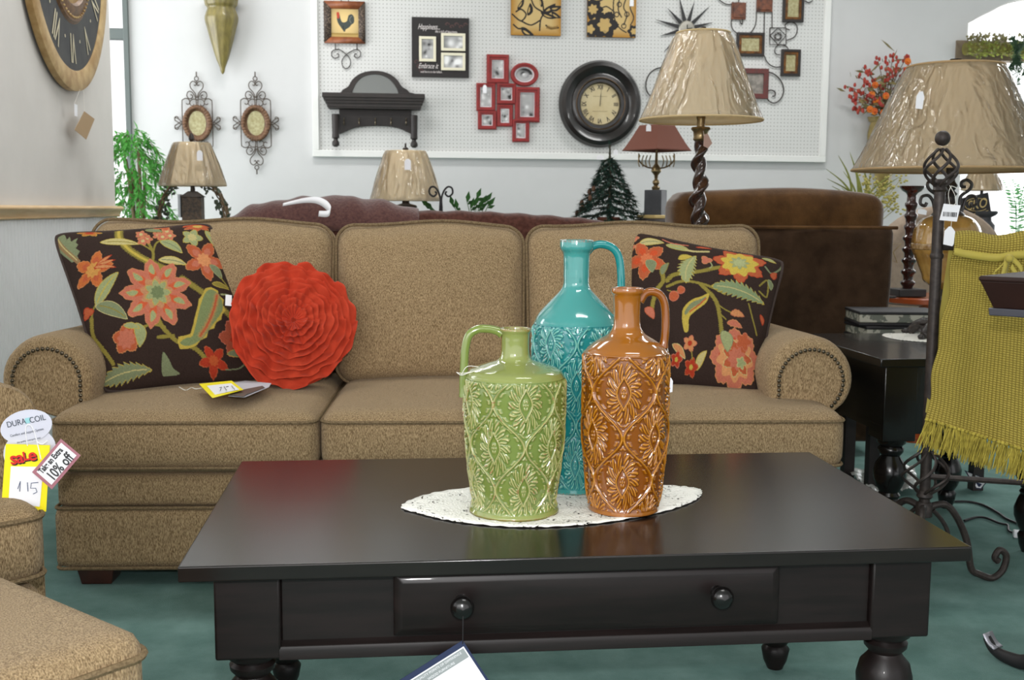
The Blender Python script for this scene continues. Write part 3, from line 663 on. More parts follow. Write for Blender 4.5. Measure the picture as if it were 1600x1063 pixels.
def paintL(p):
    p.stroke([(385, 130), (388, 190), (425, 260), (480, 310), (545, 350), (620, 390)], 38, YG, .35); p.stroke([(385, 130), (388, 190), (425, 260), (480, 310), (545, 350)], 14, YE)
    p.stroke([(690, 425), (740, 460), (790, 490)], 30, YG, .35); p.stroke([(870, 545), (910, 575), (945, 610)], 28, YG, .35)
    p.stroke([(545, 350), (550, 290), (530, 235)], 14, YG); p.stroke([(550, 290), (565, 230), (610, 205)], 9, YG); p.stroke([(540, 270), (490, 235), (420, 222)], 9, YG)
    p.stroke([(555, 560), (575, 640), (610, 690), (660, 730), (740, 755), (795, 800)], 20, YG, .3); p.stroke([(600, 665), (540, 655), (500, 668)], 12, YG)
    p.stroke([(570, 715), (640, 705)], 16, YG, .3)
    p.stroke([(252, 600), (262, 680), (300, 735), (335, 780), (360, 815)], 17, YG, .25); p.stroke([(252, 610), (262, 560), (290, 520)], 8, YG)
    p.poly([(78, 145), (110, 135), (128, 160), (135, 190), (150, 172), (158, 205), (190, 185), (180, 215), (192, 228), (180, 248), (200, 268), (186, 290), (196, 315), (160, 318), (120, 270), (85, 220), (66, 180)], GG, False)
    p.stroke([(85, 180), (130, 250), (190, 320)], 22, (150, 120, 84)); p.stroke([(82, 160), (120, 230), (185, 312)], 5, CR)
    p.flower(245, 148, 62, 6, (190, 120, 60), YE, RD, .35, squash=.5)
    p.leaf(390, 222, 190, 46, 5, CR, YE, vein=YG)
    for x, y in ((492, 172), (520, 205), (575, 178), (618, 152), (632, 184), (500, 215), (596, 190)): p.flower(x, y, 31, 5, PK, OR2, CR, .3)
    p.leaf(555, 142, 90, 34, 10, GG, YG)
    p.leaf(642, 246, 130, 50, 32, GR, YE, vein=GG); p.leaf(645, 332, 140, 46, 8, CR, YE, vein=GG)
    p.flower(772, 110, 82, 7, OR, OR2, (200, 170, 90), .3, squash=.45, tilt=-12); p.stroke([(700, 120), (760, 100), (830, 90)], 7, RD)
    p.flower(742, 190, 56, 5, GR, YE, CR, .4); p.leaf(850, 185, 130, 52, 58, GR, YE, vein=YE)
    p.flower(800, 310, 112, 5, OR, OR2, (222, 150, 100), .3, ph=1.2, sharp=.62, mid=PK); p.leaf(862, 360, 90, 40, 48, GG, GR); p.stroke([(880, 385), (920, 430)], 7, YG)
    p.flower(262, 372, 108, 5, (198, 110, 60), OR2, (206, 150, 80), .35, ph=.5, sharp=.6, mid=OR, squash=.8, tilt=-50)
    for a in (-40, -20, 5): p.leaf(278+40*math.cos(math.radians(a)), 360+40*math.sin(math.radians(a)), 110, 22, a, OR2, RD)
    p.flower(563, 500, 178, 9, PK, OR2, (196, 140, 100), .40, ph=.35, sharp=.36, mid=(206, 96, 62), cen2=None)
    p.flower(568, 500, 66, 7, GR, YE, (120, 132, 92), .45)
    for k in range(9): a = k*2*math.pi/9-.35; p.leaf(563+118*math.cos(a), 500+118*math.sin(a), 62, 30, math.degrees(a), GR, (200, 150, 90))
    p.leaf(322, 468, 190, 62, -55, GR, YE, vein=YE); p.leaf(352, 580, 175, 66, 28, GG, CR, vein=YG); p.flower(235, 570, 30, 3, OR, RD)
    p.poly([(660, 735), (665, 708), (700, 700), (722, 690), (735, 650), (742, 620), (760, 560), (765, 530), (790, 490), (800, 465), (830, 452), (862, 462), (870, 490), (892, 505), (885, 535), (897, 560), (878, 585), (872, 610), (848, 625), (835, 655), (808, 665), (798, 700), (770, 715), (745, 745), (705, 760), (670, 762)], YE, False)
    p.poly([(672, 735), (700, 712), (730, 700), (750, 640), (772, 560), (800, 490), (830, 465), (862, 480), (882, 520), (880, 565), (850, 612), (820, 650), (785, 700), (740, 735), (700, 748)], (130, 142, 96), True)
    p.stroke([(858, 490), (840, 560), (805, 640), (768, 695)], 24, (176, 140, 88), .5); p.stroke([(858, 490), (840, 560), (805, 640), (768, 695)], 10, OR, .3)
    p.stroke([(880, 480), (920, 472), (935, 485)], 9, GR); p.leaf(880, 432, 90, 30, 5, YG, YE)
    p.flower(420, 715, 68, 5, OR, OR2, PK, .6, ph=.4, sharp=.3); p.leaf(482, 700, 110, 56, 82, GR, YE); p.leaf(445, 662, 80, 30, 12, GR, YE)
    p.leaf(418, 862, 250, 92, -12, GG, YE, serr=.35, n=4.5, vein=CR)
    p.poly([(590, 780), (615, 800), (640, 840), (670, 858), (620, 870), (588, 862)], GG)
    p.flower(828, 800, 72, 5, RD, OR, (190, 90, 50), .3, ph=.9, sharp=.6); p.flower(950, 690, 95, 6, (170, 84, 60), PK, RD, .4, sharp=.3); p.leaf(960, 752, 140, 36, -6, GG, YE)
    p.stroke([(885, 830), (950, 815), (995, 770)], 5, GG); p.leaf(1020, 800, 100, 50, 20, GG, YG)
    p.flower(600, 90, 60, 5, OR, OR2)
def z2p(z, sx, ox, oy): return [( (x)/sx+ox, y/sx+oy) for x, y in z]
cl = [(82, 366), (329, 347), (402, 592), (163, 618)]
cL = [P(82, 366, 3.50), P(330, 349, 3.63), P(414, 596, 3.42), P(163, 616, 3.27)]
texL = [((x-60)*3.126, (y-320)*3.126) for x, y in cl]
pillow('floral_pillow', 'dark brown square floral pillow leaning on the left arm of the sofa', 'pillow', cL, .085, paintL, texL, (.03, .03), M_pback, M_pback, grp='floral pillows')
def paintR(p):
    p.stroke([(262, 470), (300, 440), (400, 425), (470, 400), (540, 375)], 22, YG, .3); p.stroke([(262, 500), (340, 478), (430, 490), (500, 515), (545, 540)], 14, YG, .2)
    p.stroke([(430, 495), (490, 560), (515, 620), (530, 725)], 19, YG, .3); p.stroke([(515, 600), (545, 620), (580, 635)], 6, YG); p.stroke([(520, 640), (550, 665)], 6, YG)
    p.stroke([(180, 600), (200, 520), (240, 470), (235, 420)], 22, YG, .3)
    p.leaf(90, 132, 80, 22, -8, GR, YE); p.leaf(60, 190, 60, 30, 80, CR, YE); 
    for x, y in ((100, 185), (62, 228), (78, 245), (50, 235)): p.flower(x, y, 28, 4, PK, OR2)
    p.leaf(190, 220, 140, 56, -6, CR, YE, vein=GG); p.leaf(330, 250, 130, 50, 18, GR, YE, vein=YE); p.stroke([(370, 270), (420, 275), (480, 268)], 14, CR)
    p.stroke([(255, 190), (300, 215), (380, 225)], 10, PK); p.leaf(460, 235, 80, 20, 2, OR, RD)
    p.flower(158, 335, 118, 5, OR, OR2, (214, 120, 80), .28, ph=.7, sharp=.55, mid=(206, 86, 50)); p.leaf(178, 376, 80, 56, 70, GG, GR)
    p.leaf(375, 395, 190, 96, -72, GR, YE, serr=.4, n=4.5, vein=CR); p.leaf(360, 325, 80, 40, -20, YE, YG)
    p.flower(465, 335, 32, 3, PK, OR2); p.stroke([(485, 350), (492, 372), (480, 388)], 6, GR)
    p.flower(622, 342, 128, 7, OR, RD, (206, 180, 80), .62, ph=.25, sharp=.36, mid=(212, 120, 60)); p.flower(622, 340, 52, 8, GR, YE, (176, 180, 130), .5)
    p.leaf(612, 518, 260, 104, 14, (134, 150, 110), YE, serr=.4, n=5.5, vein=CR)
    p.poly([(470, 545), (455, 590), (400, 630), (372, 660), (368, 715), (348, 720), (336, 660), (345, 610), (385, 575), (430, 560)], YE); p.poly([(458, 560), (430, 590), (385, 615), (355, 645), (352, 625), (385, 588), (430, 572)], GG); p.stroke([(455, 570), (420, 600), (375, 630)], 7, OR)
    p.stroke([(262, 520), (300, 530), (330, 520)], 5, YG)
    p.flower(295, 551, 27, 3, OR, PK, sharp=.08); p.flower(332, 523, 21, 3, OR, PK, sharp=.08)
    p.leaf(605, 636, 68, 40, 6, OR2, (190, 110, 80), serr=.2, n=2); p.leaf(592, 684, 74, 36, 14, PK, OR2, serr=.2, n=2)
    p.flower(590, 818, 118, 8, PK, OR2, (214, 150, 100), .66, sharp=.2, mid=(200, 90, 66)); p.flower(600, 820, 72, 7, OR, CR, PK, .55); p.flower(620, 835, 26, 5, GR, CR)
    p.flower(632, 752, 40, 5, OR, PK); p.leaf(552, 755, 90, 56, 75, GR, GG)
    p.flower(376, 770, 36, 5, OR2, PK, RD, .3); p.leaf(432, 830, 84, 34, -55, CR, YE); p.leaf(325, 795, 90, 30, 42, OR2, CR)
    p.flower(385, 856, 36, 5, RD, OR, YE, .25); p.flower(312, 826, 32, 5, RD, PK, YE, .25); p.stroke([(385, 800), (390, 830)], 6, YG)
    p.leaf(762, 288, 70, 26, 20, GR, YE); p.stroke([(740, 345), (765, 380), (800, 350), (822, 310)], 8, GG); p.leaf(780, 390, 50, 30, -70, OR, RD)
    p.stroke([(712, 470), (750, 430), (745, 520), (710, 500)], 8, YG); p.leaf(762, 450, 60, 24, 80, GG, GR); p.stroke([(660, 575), (675, 640), (695, 715)], 7, YG)
    p.leaf(170, 620, 80, 40, 50, PK, OR); p.leaf(722, 640, 50, 20, 80, OR, RD)
    p.leaf(250, 400, 80, 36, -60, GG, YG)
cr = [(979, 359), (1226, 408), (1182, 620), (1000, 600)]
cR = [P(979, 359, 3.55), P(1227, 408, 3.40), P(1183, 619, 3.17), P(985, 603, 3.30)]
texR = [((x-960)*3.1275, (y-320)*3.1275) for x, y in [(979, 359), (1226, 408), (1182, 620), (985, 603)]]
pillow('floral_pillow', 'dark brown square floral pillow leaning on the right arm of the sofa', 'pillow', cR, .085, paintR, texR, (.05, .04), M_pback, M_pback, grp='floral pillows')

# ------------------------------------------------------------------ red rosette pillow
c0 = P(455, 512, 3.40); rx = 94*S(455, 512, 3.40)
t = thing('rosette_pillow', 'round coral red pillow covered in ruffled petals', 'pillow', c0)
M_ros = mat('coral red cloth', (192, 64, 42), .9, spec=.05, col2=(200, 74, 50), nscale=12, bump=.25, bscale=120, sheen=.1)
bx = np.array([.97, .12, -.18]); bx /= np.linalg.norm(bx); nn_ = np.array([.10, -.90, .42]); nn_ -= bx*(nn_@bx); nn_ /= np.linalg.norm(nn_); by = np.cross(nn_, bx)
def W3(u, v, h_): return np.stack([u*bx[i]+v*by[i]+h_*nn_[i] for i in range(3)], -1)
mb = MB(); T_ = np.linspace(0, 2*math.pi, 96, endpoint=False); rr = np.array([0, .25, .5, .7, .85, .95, 1.0, .95, .8, .5, 0])*rx*.97; hh = np.array([1, .97, .86, .68, .45, .25, 0, -.2, -.4, -.6, -.7])*.062
R2, T2 = np.meshgrid(rr, T_, indexing='ij'); H2 = np.repeat(hh[:, None], 96, 1)*.75
q = W3(R2*np.cos(T2), R2*np.sin(T2)*1.06, H2); mb.grid(q[..., 0], q[..., 1], q[..., 2], wrap=True); mb.build('cover', M_ros, t, sharp=80)
mb = MB(); NR = 9
for k in range(NR):
    fr = 1-(k/NR)**1.0*.93; r1 = rx*(fr+.03); dep = rx*(.17 if k < 9 else .12)
    nT = 260; T_ = np.linspace(0, 2*math.pi, nT, endpoint=False); ph = rng.random(6)*6.28
    # each ring is cut into overlapping petals: saw-tooth radius plus waves
    npet = max(3, int(9*fr)); saw = ((T_/(2*math.pi)*npet+ph[0]) % 1); edge = r1*(1+.035*np.sin(T_*3+ph[1])+.02*np.sin(T_*11+ph[2])+.028*(saw-.5))
    wav = .009*np.sin(T_*npet*2+ph[4])+.0035*np.sin(T_*17+ph[5])+.011*saw
    J = np.linspace(0, 1, 7)[:, None]; Rg = (edge-dep)*(1-J)+edge*J; Rg = np.maximum(Rg, .001); dome = .075*.75*np.clip(1-(Rg/(rx*1.06))**2.6, 0, 1)
    Hg = dome+.010+.004*k/NR+(J**1.6)*(.022+wav*(.6+.4*J))+.003*np.sin(T_*19+ph[1]+J*2)*J*(1-J)*4
    Hg -= .008*(J > .95)*0; cx_, cy_ = -.0, .0
    q = W3(Rg*np.cos(T_), Rg*np.sin(T_)*1.06, Hg); mb.grid(q[..., 0], q[..., 1], q[..., 2], wrap=True)
mb.build('petal_ruffles', M_ros, t, sharp=80, solid=.0012)
# little white maker label on the floral pillow's edge
o = MB().prism([(-.010, -.016), (.008, -.018), (.010, .014), (-.008, .016)], 0, .001).build('sewn_label', M_paper); tag(o, 'small white cloth label beside the coral rosette pillow', 'label', loc=P(357, 469, 3.36))

# ------------------------------------------------------------------ papers on the sofa seat
zc = .512
def sheet(nm, label, pts, z, mt, extra=None, sag=0):
    q = np.array([PZ(x, y, z+d) for x, y, d in pts]); c = q.mean(0); t_ = thing(nm, label, 'paper', c)
    MB().add(np.concatenate([q-c, q-c-np.array([0, 0, .0008])]), [tuple(range(len(q)))[::-1], tuple(range(len(q), 2*len(q)))]+[(i, (i+1) % len(q), len(q)+(i+1) % len(q), len(q)+i) for i in range(len(q))]).build('card', mt, t_, flat=True)
    return t_, c
t_, c = sheet('brochure', 'white and grey fold-out brochure on the sofa seat under the yellow price card', [(365, 598, .004), (383, 595, .004), (424, 599, .006), (420, 605, .004), (382, 621, .002), (357, 619, .002)], zc, mat('grey brochure', (198, 198, 206), .5))
a = np.array([PZ(x, y, zc+.0055) for x, y in ((358, 617), (368, 611), (410, 603), (414, 606), (384, 617), (380, 620))])-c
MB().add(a, [tuple(range(6))[::-1]]).build('printed_band', mat('brown print', (92, 82, 74), .5), t_, flat=True)
t_, c = sheet('price_card', 'yellow bordered price card marked 719 lying on the sofa seat', [(311, 600, .004), (362, 595, .014), (380, 609, .009), (332, 622, .003)], zc+.004, M_yellow)
a = np.array([PZ(x, y, zc+d) for x, y, d in ((323, 603, .0105), (361, 599, .0185), (374, 609, .0145), (336, 617, .009))])-c
MB().add(a, [(3, 2, 1, 0)]).build('price_field', M_paper, t_, flat=True)
mb = MB()
for st in ([(343, 606), (346, 605), (344, 611)], [(350, 604), (352, 607), (354, 610)], [(353, 605), (357, 604)], [(362, 603), (364, 606), (367, 609)]):
    mb.tube(np.array([PZ(x, y, zc+.0155+.0008*(x-343)/8) for x, y in st])-c, .0008, 4)
mb.build('handwriting', M_ink, t_)
mb = MB(); mb.tube(catmull([PZ(x, y, zc+.004)-PZ(300, 606, zc) for x, y in ((318, 606), (306, 608), (299, 606), (290, 610), (280, 605))], 5), .0012, 5)
o = mb.build('tag_string', M_string); tag(o, 'thin white tag string lying on the sofa beside the yellow price card', 'string', loc=PZ(300, 606, zc))

# ================================================================== ARMCHAIR AND OTTOMAN AT LEFT
def frame_from(corner, d1, d2): return corner, np.array(d1)/np.linalg.norm(d1), np.array(d2)/np.linalg.norm(d2)
# ottoman: right corner near (231,992)
oc = PZ(236, 990, .48); orz = math.radians(132)
dA = (PZ(0, 893, .48)-oc)[:2]; orz = math.atan2(dA[1], dA[0])
ot = thing('ottoman', 'tan chenille ottoman with a piped top in the near left corner', 'ottoman', (oc[0], oc[1], 0), orz)
OL, OW = .72, .60     # along +x (far edge), +y is to the left of it -> towards the camera side
weld(cushion(MB(), (OL/2, OW/2, .40), (OL, OW, .17), r=.03, puff=(.006, .006, .012), n=(20, 20, 6)).build('cushion', M_tan, ot))
weld(cushion(MB(), (OL/2, OW/2, .19), (OL-.02, OW-.02, .25), r=.02, n=(14, 14, 6)).build('base', M_tan, ot))
mb = MB(); mb.tube([(q[0], q[1],   .453) for q in rrect(-.002, OL+.002, -.002, OW+.002, .03)], .005, 6, closed=True); mb.tube([(q[0], q[1],   .32) for q in rrect(-.002, OL+.002, -.002, OW+.002, .03)], .005, 6, closed=True); mb.build('piping', M_welt, ot)
for x in (.07, OL-.07):
    for y in (.07, OW-.07): MB().box((x, y, .033), (.07, .07, .066), taper=1.2).build('foot', M_foot, ot)
# armchair: seat cushion corner at (77,800)
cc_ = PZ(76, 786, .47); dB = (PZ(0, 752, .47)-cc_)[:2]; crz = math.atan2(dB[1], dB[0])
ch = thing('armchair', 'tan chenille armchair cut off by the left edge, sale tags on its arm', 'armchair', (cc_[0], cc_[1], 0), crz)
CL, CW = .80, .22
weld(cushion(MB(), (CL/2-.0, CW/2, .395), (CL, CW, .15), r=.04, puff=(.006, .006, .014), n=(20, 20, 6)).build('seat_cushion', M_tan, ch))
weld(cushion(MB(), (CL/2-.0, CW/2, .185), (CL-.02, CW-.02, .25), r=.02, n=(14, 14, 6)).build('base', M_tan, ch))
mb = MB(); mb.tube([(q[0], q[1], .445) for q in rrect(-.001, CL+.001, -.001, CW+.001, .04)], .005, 6, closed=True); mb.tube([(q[0], q[1], .335) for q in rrect(.0, CL, .0, CW, .04)], .005, 6, closed=True); mb.build('piping', M_welt, ch)
for x in (.08, CL-.07):
    for y in (.08, CW-.08): MB().box((x, y, .03), (.07, .07, .06), taper=1.2).build('foot', M_foot, ch)

# ================================================================== BACK WALL DECOR
def wall_thing(nm, label, cat, x, y, Y=PEG, group=None, rz=0):
    c = P(x, y, Y); t = thing(nm, label, cat, c, rz, group)
    def q(px, py, dy=0): r = P(px, py, Y); return (r[0]-c[0], r[2]-c[2])
    return t, q
def rect(q, x0, y0, x1, y1): a = q(x0, y1); b = q(x1, y0); return [a, (b[0], a[1]), b, (a[0], b[1])]
def inset(r, d): (a, b), (c, _), (_, e), _ = r; return [(a+d, b+d), (c-d, b+d), (c-d, e-d), (a+d, e-d)]
M_bw = []
def bw_photo(mb_parent, r, y, seed, oval=False):
    # small black and white photograph: soft blotches painted on a fine grid
    rr = np.random.default_rng(seed); n = 26; (x0, z0), _, (x1, z1), _ = r
    X, Z = np.meshgrid(np.linspace(x0, x1, n), np.linspace(z0, z1, n)); g = np.full(X.shape, .42)
    for _ in range(16):
        cx, cz = rr.uniform(x0, x1), rr.uniform(z0, z1); w_ = (x1-x0)*rr.uniform(.06, .25); g += rr.uniform(-.4, .4)*np.exp(-((X-cx)**2+(Z-cz)**2)/w_**2)
    g = np.clip(g, .02, .85); c_ = np.repeat(g[..., None], 3, -1)
    if oval:
        cx, cz = (x0+x1)/2, (z0+z1)/2; S_, T_ = np.meshgrid(np.linspace(0, 1, n), np.linspace(0, 2*math.pi, n)); X = cx+(x1-x0)/2*S_*np.cos(T_); Z = cz+(z1-z0)/2*S_*np.sin(T_)
    o = MB().grid(X, np.full(X.shape, y), Z).build('photo', M_print, mb_parent, col=c_.reshape(-1, 3)); return o
def framed(parent, q, box, th, wd, mt, name='frame', picmat=None, seed=None, inner=None, y=0):
    r = rect(q, *box); i = inset(r, wd)
    f = MB().prism(r, y, y-th*.6, hole=i); f.prism(inset(r, wd*.15), y-th*.6+.0002, y-th, hole=inset(r, wd*.6)); o = f.build(name, mt, parent, bevel=.0015)
    MB().prism(inset(r, wd*.9), y-.002, y-.006).build('backing', picmat or M_paper, o, flat=True)
    if seed is not None: bw_photo(o, inset(r, wd+inner if inner else wd), y-.008, seed)
    return o
s8 = S(800, 150, PEG)

# rooster picture with an iron scroll hanging below
t, q = wall_thing('rooster_picture', 'small square rooster picture in a carved wooden frame with iron scroll below', 'picture', 538, 36)
r = rect(q, 507, 4, 570, 67); i = rect(q, 518, 15, 560, 58)
M_redwood = mat('reddish wood', (118, 62, 34), .45, col2=(146, 84, 46), nscale=30)
M_carve = mat('carved dark wood', (54, 42, 36), .6, col2=(150, 130, 110), nscale=120, lo=.5, hi=.7, bump=.8)
mb = MB(); (x0, z0), _, (x1, z1), _ = r; (a0, b0), _, (a1, b1), _ = i
mb.add([(x0, 0, z0), (x1, 0, z0), (a1, -.02, b0), (a0, -.02, b0), (x0, -.025, z0), (x1, -.025, z0), (a1, -.018, b0), (a0, -.018, b0)], [(4, 5, 6, 7), (0, 1, 5, 4)]); mb.build('frame_rail', M_redwood, t, solid=.004); mb = MB(); mb.add([(x0, -.025, z1), (x1, -.025, z1), (a1, -.018, b1), (a0, -.018, b1), (x0, 0, z1), (x1, 0, z1)], [(0, 3, 2, 1), (0, 1, 5, 4)])
mb.build('frame_rail', M_redwood, t, solid=.004)
mb = MB(); mb.add([(x0, -.025, z0), (a0, -.018, b0), (a0, -.018, b1), (x0, -.025, z1), (x0, 0, z0), (x0, 0, z1)], [(0, 1, 2, 3), (0, 3, 5, 4)]); mb.build('frame_stile', M_carve, t, solid=.004); mb = MB(); mb.add([(x1, -.025, z0), (a1, -.018, b0), (a1, -.018, b1), (x1, -.025, z1), (x1, 0, z0), (x1, 0, z1)], [(3, 2, 1, 0), (4, 5, 3, 0)])
mb.build('frame_stile', M_carve, t, solid=.004)
n = 90; X, Z = np.meshgrid(np.linspace(a0, a1, n), np.linspace(b0, b1, n)); PXs = 517+(X-a0)/(a1-a0)*43; PYs = 58-(Z-b0)/(b1-b0)*43
p = Paint(PXs*10, PYs*10, (206, 178, 120)); e_ = np.clip(((PXs-538.5)/22)**2+((PYs-36)/22)**2, 0, 1.6)[..., None]; p.c = p.c*(1.15-.35*e_)
p.put(PYs > 52, (150, 122, 60)); p.put(PYs > 54.5, (176, 146, 84))
def zz(l): return [(480*10+x*10/4.0875, y*10/4.0875) for x, y in l]
p.poly(zz([(190, 110), (205, 100), (212, 125), (225, 145), (250, 140), (258, 120), (265, 100), (285, 95), (300, 115), (298, 145), (280, 160), (268, 175), (245, 190), (236, 205), (212, 175), (195, 150), (188, 125)]), (60, 66, 62))
p.poly(zz([(186, 88), (200, 82), (205, 100), (200, 122), (190, 118)]), (176, 62, 40)); p.stroke(zz([(228, 170), (228, 190)]), 14, (40, 40, 36)); p.stroke(zz([(285, 105), (270, 125), (280, 150)]), 10, (110, 112, 104))
MB().grid(X, np.full(X.shape, -.016), Z).build('picture', M_print, t, col=p.c.reshape(-1, 3))
ir = MB()
def qz(l): return [q(480+x/4.0875, y/4.0875) for x, y in l]
for l in ([(180, 280), (181, 318)], [(318, 280), (318, 318)], [(181, 318), (205, 318), (240, 340), (272, 375), (276, 415), (250, 441), (226, 420), (224, 385), (250, 350), (290, 325), (318, 318), (338, 330), (340, 355), (322, 372), (303, 362), (306, 345), (318, 348)],
          [(205, 318), (181, 318), (160, 330), (157, 355), (175, 373), (200, 365), (200, 345), (188, 348)], [(215, 2), (230, 22)], [(262, 2), (270, 22)]):
    ir.tube(xz(catmull(qz(l), 6), -.01), .0035, 6)
ir.build('iron_scroll', M_iron, t)

# arched mirror shelf
t, q = wall_thing('mirror_shelf', 'dark wood wall shelf with arched mirror on top and five coat hooks', 'wall shelf', 585, 165)
def qs(l, dy=0): return [q(480+x/4.0875, y/4.0875) for x, y in l]
M_dk = mat('very dark walnut', (26, 19, 17), .5, col2=(36, 27, 24), nscale=14)
out = catmull(qs([(175, 614), (185, 598), (215, 592), (228, 575), (262, 555), (290, 510), (335, 475), (385, 459), (430, 455), (478, 459), (530, 477), (575, 512), (605, 555), (640, 577), (655, 594), (685, 600), (696, 614)]), 6)
inn = catmull(qs([(288, 614), (292, 580), (312, 535), (345, 500), (385, 482), (430, 476), (475, 482), (520, 503), (552, 536), (575, 575), (584, 614)]), 6)
mb = MB(); po = [tuple(a) for a in out]; 
M_ = 60; oi = np.array([out[int(k)] for k in np.linspace(0, len(out)-1, M_)]); ii = np.array([inn[int(k)] for k in np.linspace(0, len(inn)-1, M_)])
v = np.concatenate([xz(oi, 0), xz(oi, -.025), xz(ii, -.025), xz(ii, 0)]); f = []
for k in range(M_-1):
    for a, b in ((0, 1), (1, 2), (2, 3)): f.append((a*M_+k, a*M_+k+1, b*M_+k+1, b*M_+k))
mb.add(v, f); mb.build('arched_frame', M_dk, t, sharp=50)
MB().prism([tuple(a) for a in ii], -.004, -.008).build('mirror', mat('dull mirror', (104, 106, 104), .3, metal=1), t, flat=True)
mb = MB(); 
for x0, x1, y0, y1, d in ((103, 748, 614, 632, .15), (112, 742, 632, 650, .14), (122, 735, 650, 668, .13), (132, 726, 668, 690, .12), (142, 722, 690, 700, .115)):
    r = rect(q, 480+x0/4.0875, y0/4.0875, 480+x1/4.0875, y1/4.0875); mb.prism(r, 0, -d)
mb.build('crown_shelf', M_dk, t, bevel=.003)
top = qs([(205, 700), (665, 700)]); ar = catmull(qs([(665, 858), (640, 845), (590, 823), (530, 810), (435, 806), (340, 811), (280, 826), (235, 846), (205, 858)]), 6)
MB().prism(top+[tuple(a) for a in ar], 0, -.02).build('hook_panel', M_dk, t, bevel=.002)
mb = MB(); sy_ = s8/4.0875
for x in (184, 681):
    c = q(480+x/4.0875, 800/4.0875); zt = q(0, 700/4.0875)[1]; zb = q(0, 862/4.0875)[1]; zk = q(0, 916/4.0875)[1]; R_ = 23*sy_
    mb.lathe([(0, zk), (R_*.5, zk+.002), (R_*.95, zk+.012), (R_*1.02, zk+.024), (R_*.8, zk+.04), (R_*.6, zk+.046), (R_*.6, zb), (R_*1.0, zb+.008), (R_*1.0, zb+.02), (R_*.92, zb+.03), (R_*1.0, zt-.02), (R_, zt)], 18, (c[0], -.06, 0))
mb.build('turned_post', M_dk, t)
for x in (236, 333, 436, 536, 632):
    c = q(480+x/4.0875, 782/4.0875); MB().tube(catmull([(c[0], -.02, c[1]+.02), (c[0], -.028, c[1]), (c[0], -.04, c[1]-.018), (c[0], -.056, c[1]-.012), (c[0], -.058, c[1]+.0)], 5), .0045, 7).tube([(c[0], -.022, c[1]+.026), (c[0], -.048, c[1]+.022)], .004, 7).build('coat_hook', mat('aged hook metal', (110, 100, 84), .4, metal=.8), t)

# black collage panel with sayings
t, q = wall_thing('photo_panel', 'square black photo panel with script sayings and three cream framed photos', 'picture frame', 688, 75)
W_, H_ = 44*s8, 45*s8; n = 100; X, Z = np.meshgrid(np.linspace(-W_, W_, n), np.linspace(-H_, H_, n)); p = Paint(X/s8*4, Z/s8*4, (40, 37, 37))
for k in range(5):
    cx, cy = 40+k*28, 140-(k % 2)*14; a = np.linspace(0, 4.5, 12); p.stroke([(cx+14*math.cos(b)*(1-b/7), cy+12*math.sin(b)*(1-b/7)) for b in a], 5, (84, 58, 56))
    cx, cy = -150+k*14, -90-(k % 3)*26; p.stroke([(cx+14*math.cos(b)*(1-b/7), cy+14*math.sin(b)*(1-b/7)) for b in a], 4, (84, 52, 54))
mb = MB(); mb.box((0, -.012, 0), (2*W_, .02, 2*H_)); mb.build('board', mat('black board edge', (26, 24, 24), .5), t)
MB().grid(X, np.full(X.shape, -.0225), Z).build('printed_face', M_print, t, col=p.c.reshape(-1, 3))
M_cream = mat('cream frame', (222, 216, 192), .5)
for k, (x0, y0, x1, y1) in enumerate(((654.7, 58.3, 681, 96.7), (689, 53.5, 726.7, 80), (689, 84, 726.7, 110.5))):
    r = rect(q, x0, y0, x1, y1); f = MB().prism(r, -.022, -.034, hole=inset(r, 4*s8)).build('photo_frame', M_cream, t, bevel=.001); bw_photo(f, inset(r, 4*s8), -.026, 40+k)
M_lt = mat('pale lettering', (214, 206, 204), .6)
for s0, x, y, sz, sh, al in (('Happiness...', 670, 43, .052, .45, .62), ('life is full of happiness', 697, 50.5, .024, 0, .72), ('Embrace it', 668.5, 104, .050, .45, .62), ('and live it to the fullest.', 674, 113, .022, 0, .72)):
    c = q(x, y); text('lettering', s0, sz, M_lt, t, (c[0], -.0235, c[1]), shear=sh, sx=al)

# red collage
t, q = wall_thing('red_photo_collage', 'red multi-photo collage frame with one oval and seven rectangular openings', 'picture frame', 793, 160)
def q3(x, y): return (780+x/4.0875, y/4.0875)
bx_ = [(760, 86, 795, 131, .030), (744, 130.5, 774, 173.5, .026), (776, 131, 806, 163, .03), (804, 137, 843, 191, .034), (746.5, 173.5, 775.5, 202.5, .024), (776, 164, 801.5, 198, .022), (800, 187, 827, 222, .027)]
for k, (x0, y0, x1, y1, th) in enumerate(bx_):
    r = rect(q, x0, y0, x1, y1); wd = (6 if k not in (3, 0) else 8)*s8; f = MB().prism(r, 0, -th*.7, hole=inset(r, wd)).prism(inset(r, wd*.2), -th*.7, -th, hole=inset(r, wd*.55)).build('photo_frame', M_red, t, bevel=.002)
    MB().prism(inset(r, wd*.9), -.002, -.006).build('mat_board', M_paper, f, flat=True); bw_photo(f, inset(r, wd+1.5*s8), -.008, 60+k)
c = q(819, 117); o_ = ell(c[0], c[1], 22*s8, 18*s8, 36); i_ = ell(c[0], c[1], 15.5*s8, 12*s8, 36); i2 = ell(c[0], c[1], 18*s8, 14.5*s8, 36); i3 = ell(c[0], c[1], 21*s8, 17*s8, 36)
f = MB().prism(o_, 0, -.024, hole=i_).prism(i3, -.024, -.032, hole=i2).build('oval_photo_frame', M_red, t, bevel=.0015)
MB().prism(ell(c[0], c[1], 16*s8, 12.5*s8, 36), -.002, -.006).build('mat_board', M_paper, f, flat=True); bw_photo(f, [(c[0]-13*s8, c[1]-10*s8), 0, (c[0]+13*s8, c[1]+10*s8), 0], -.009, 77, True)

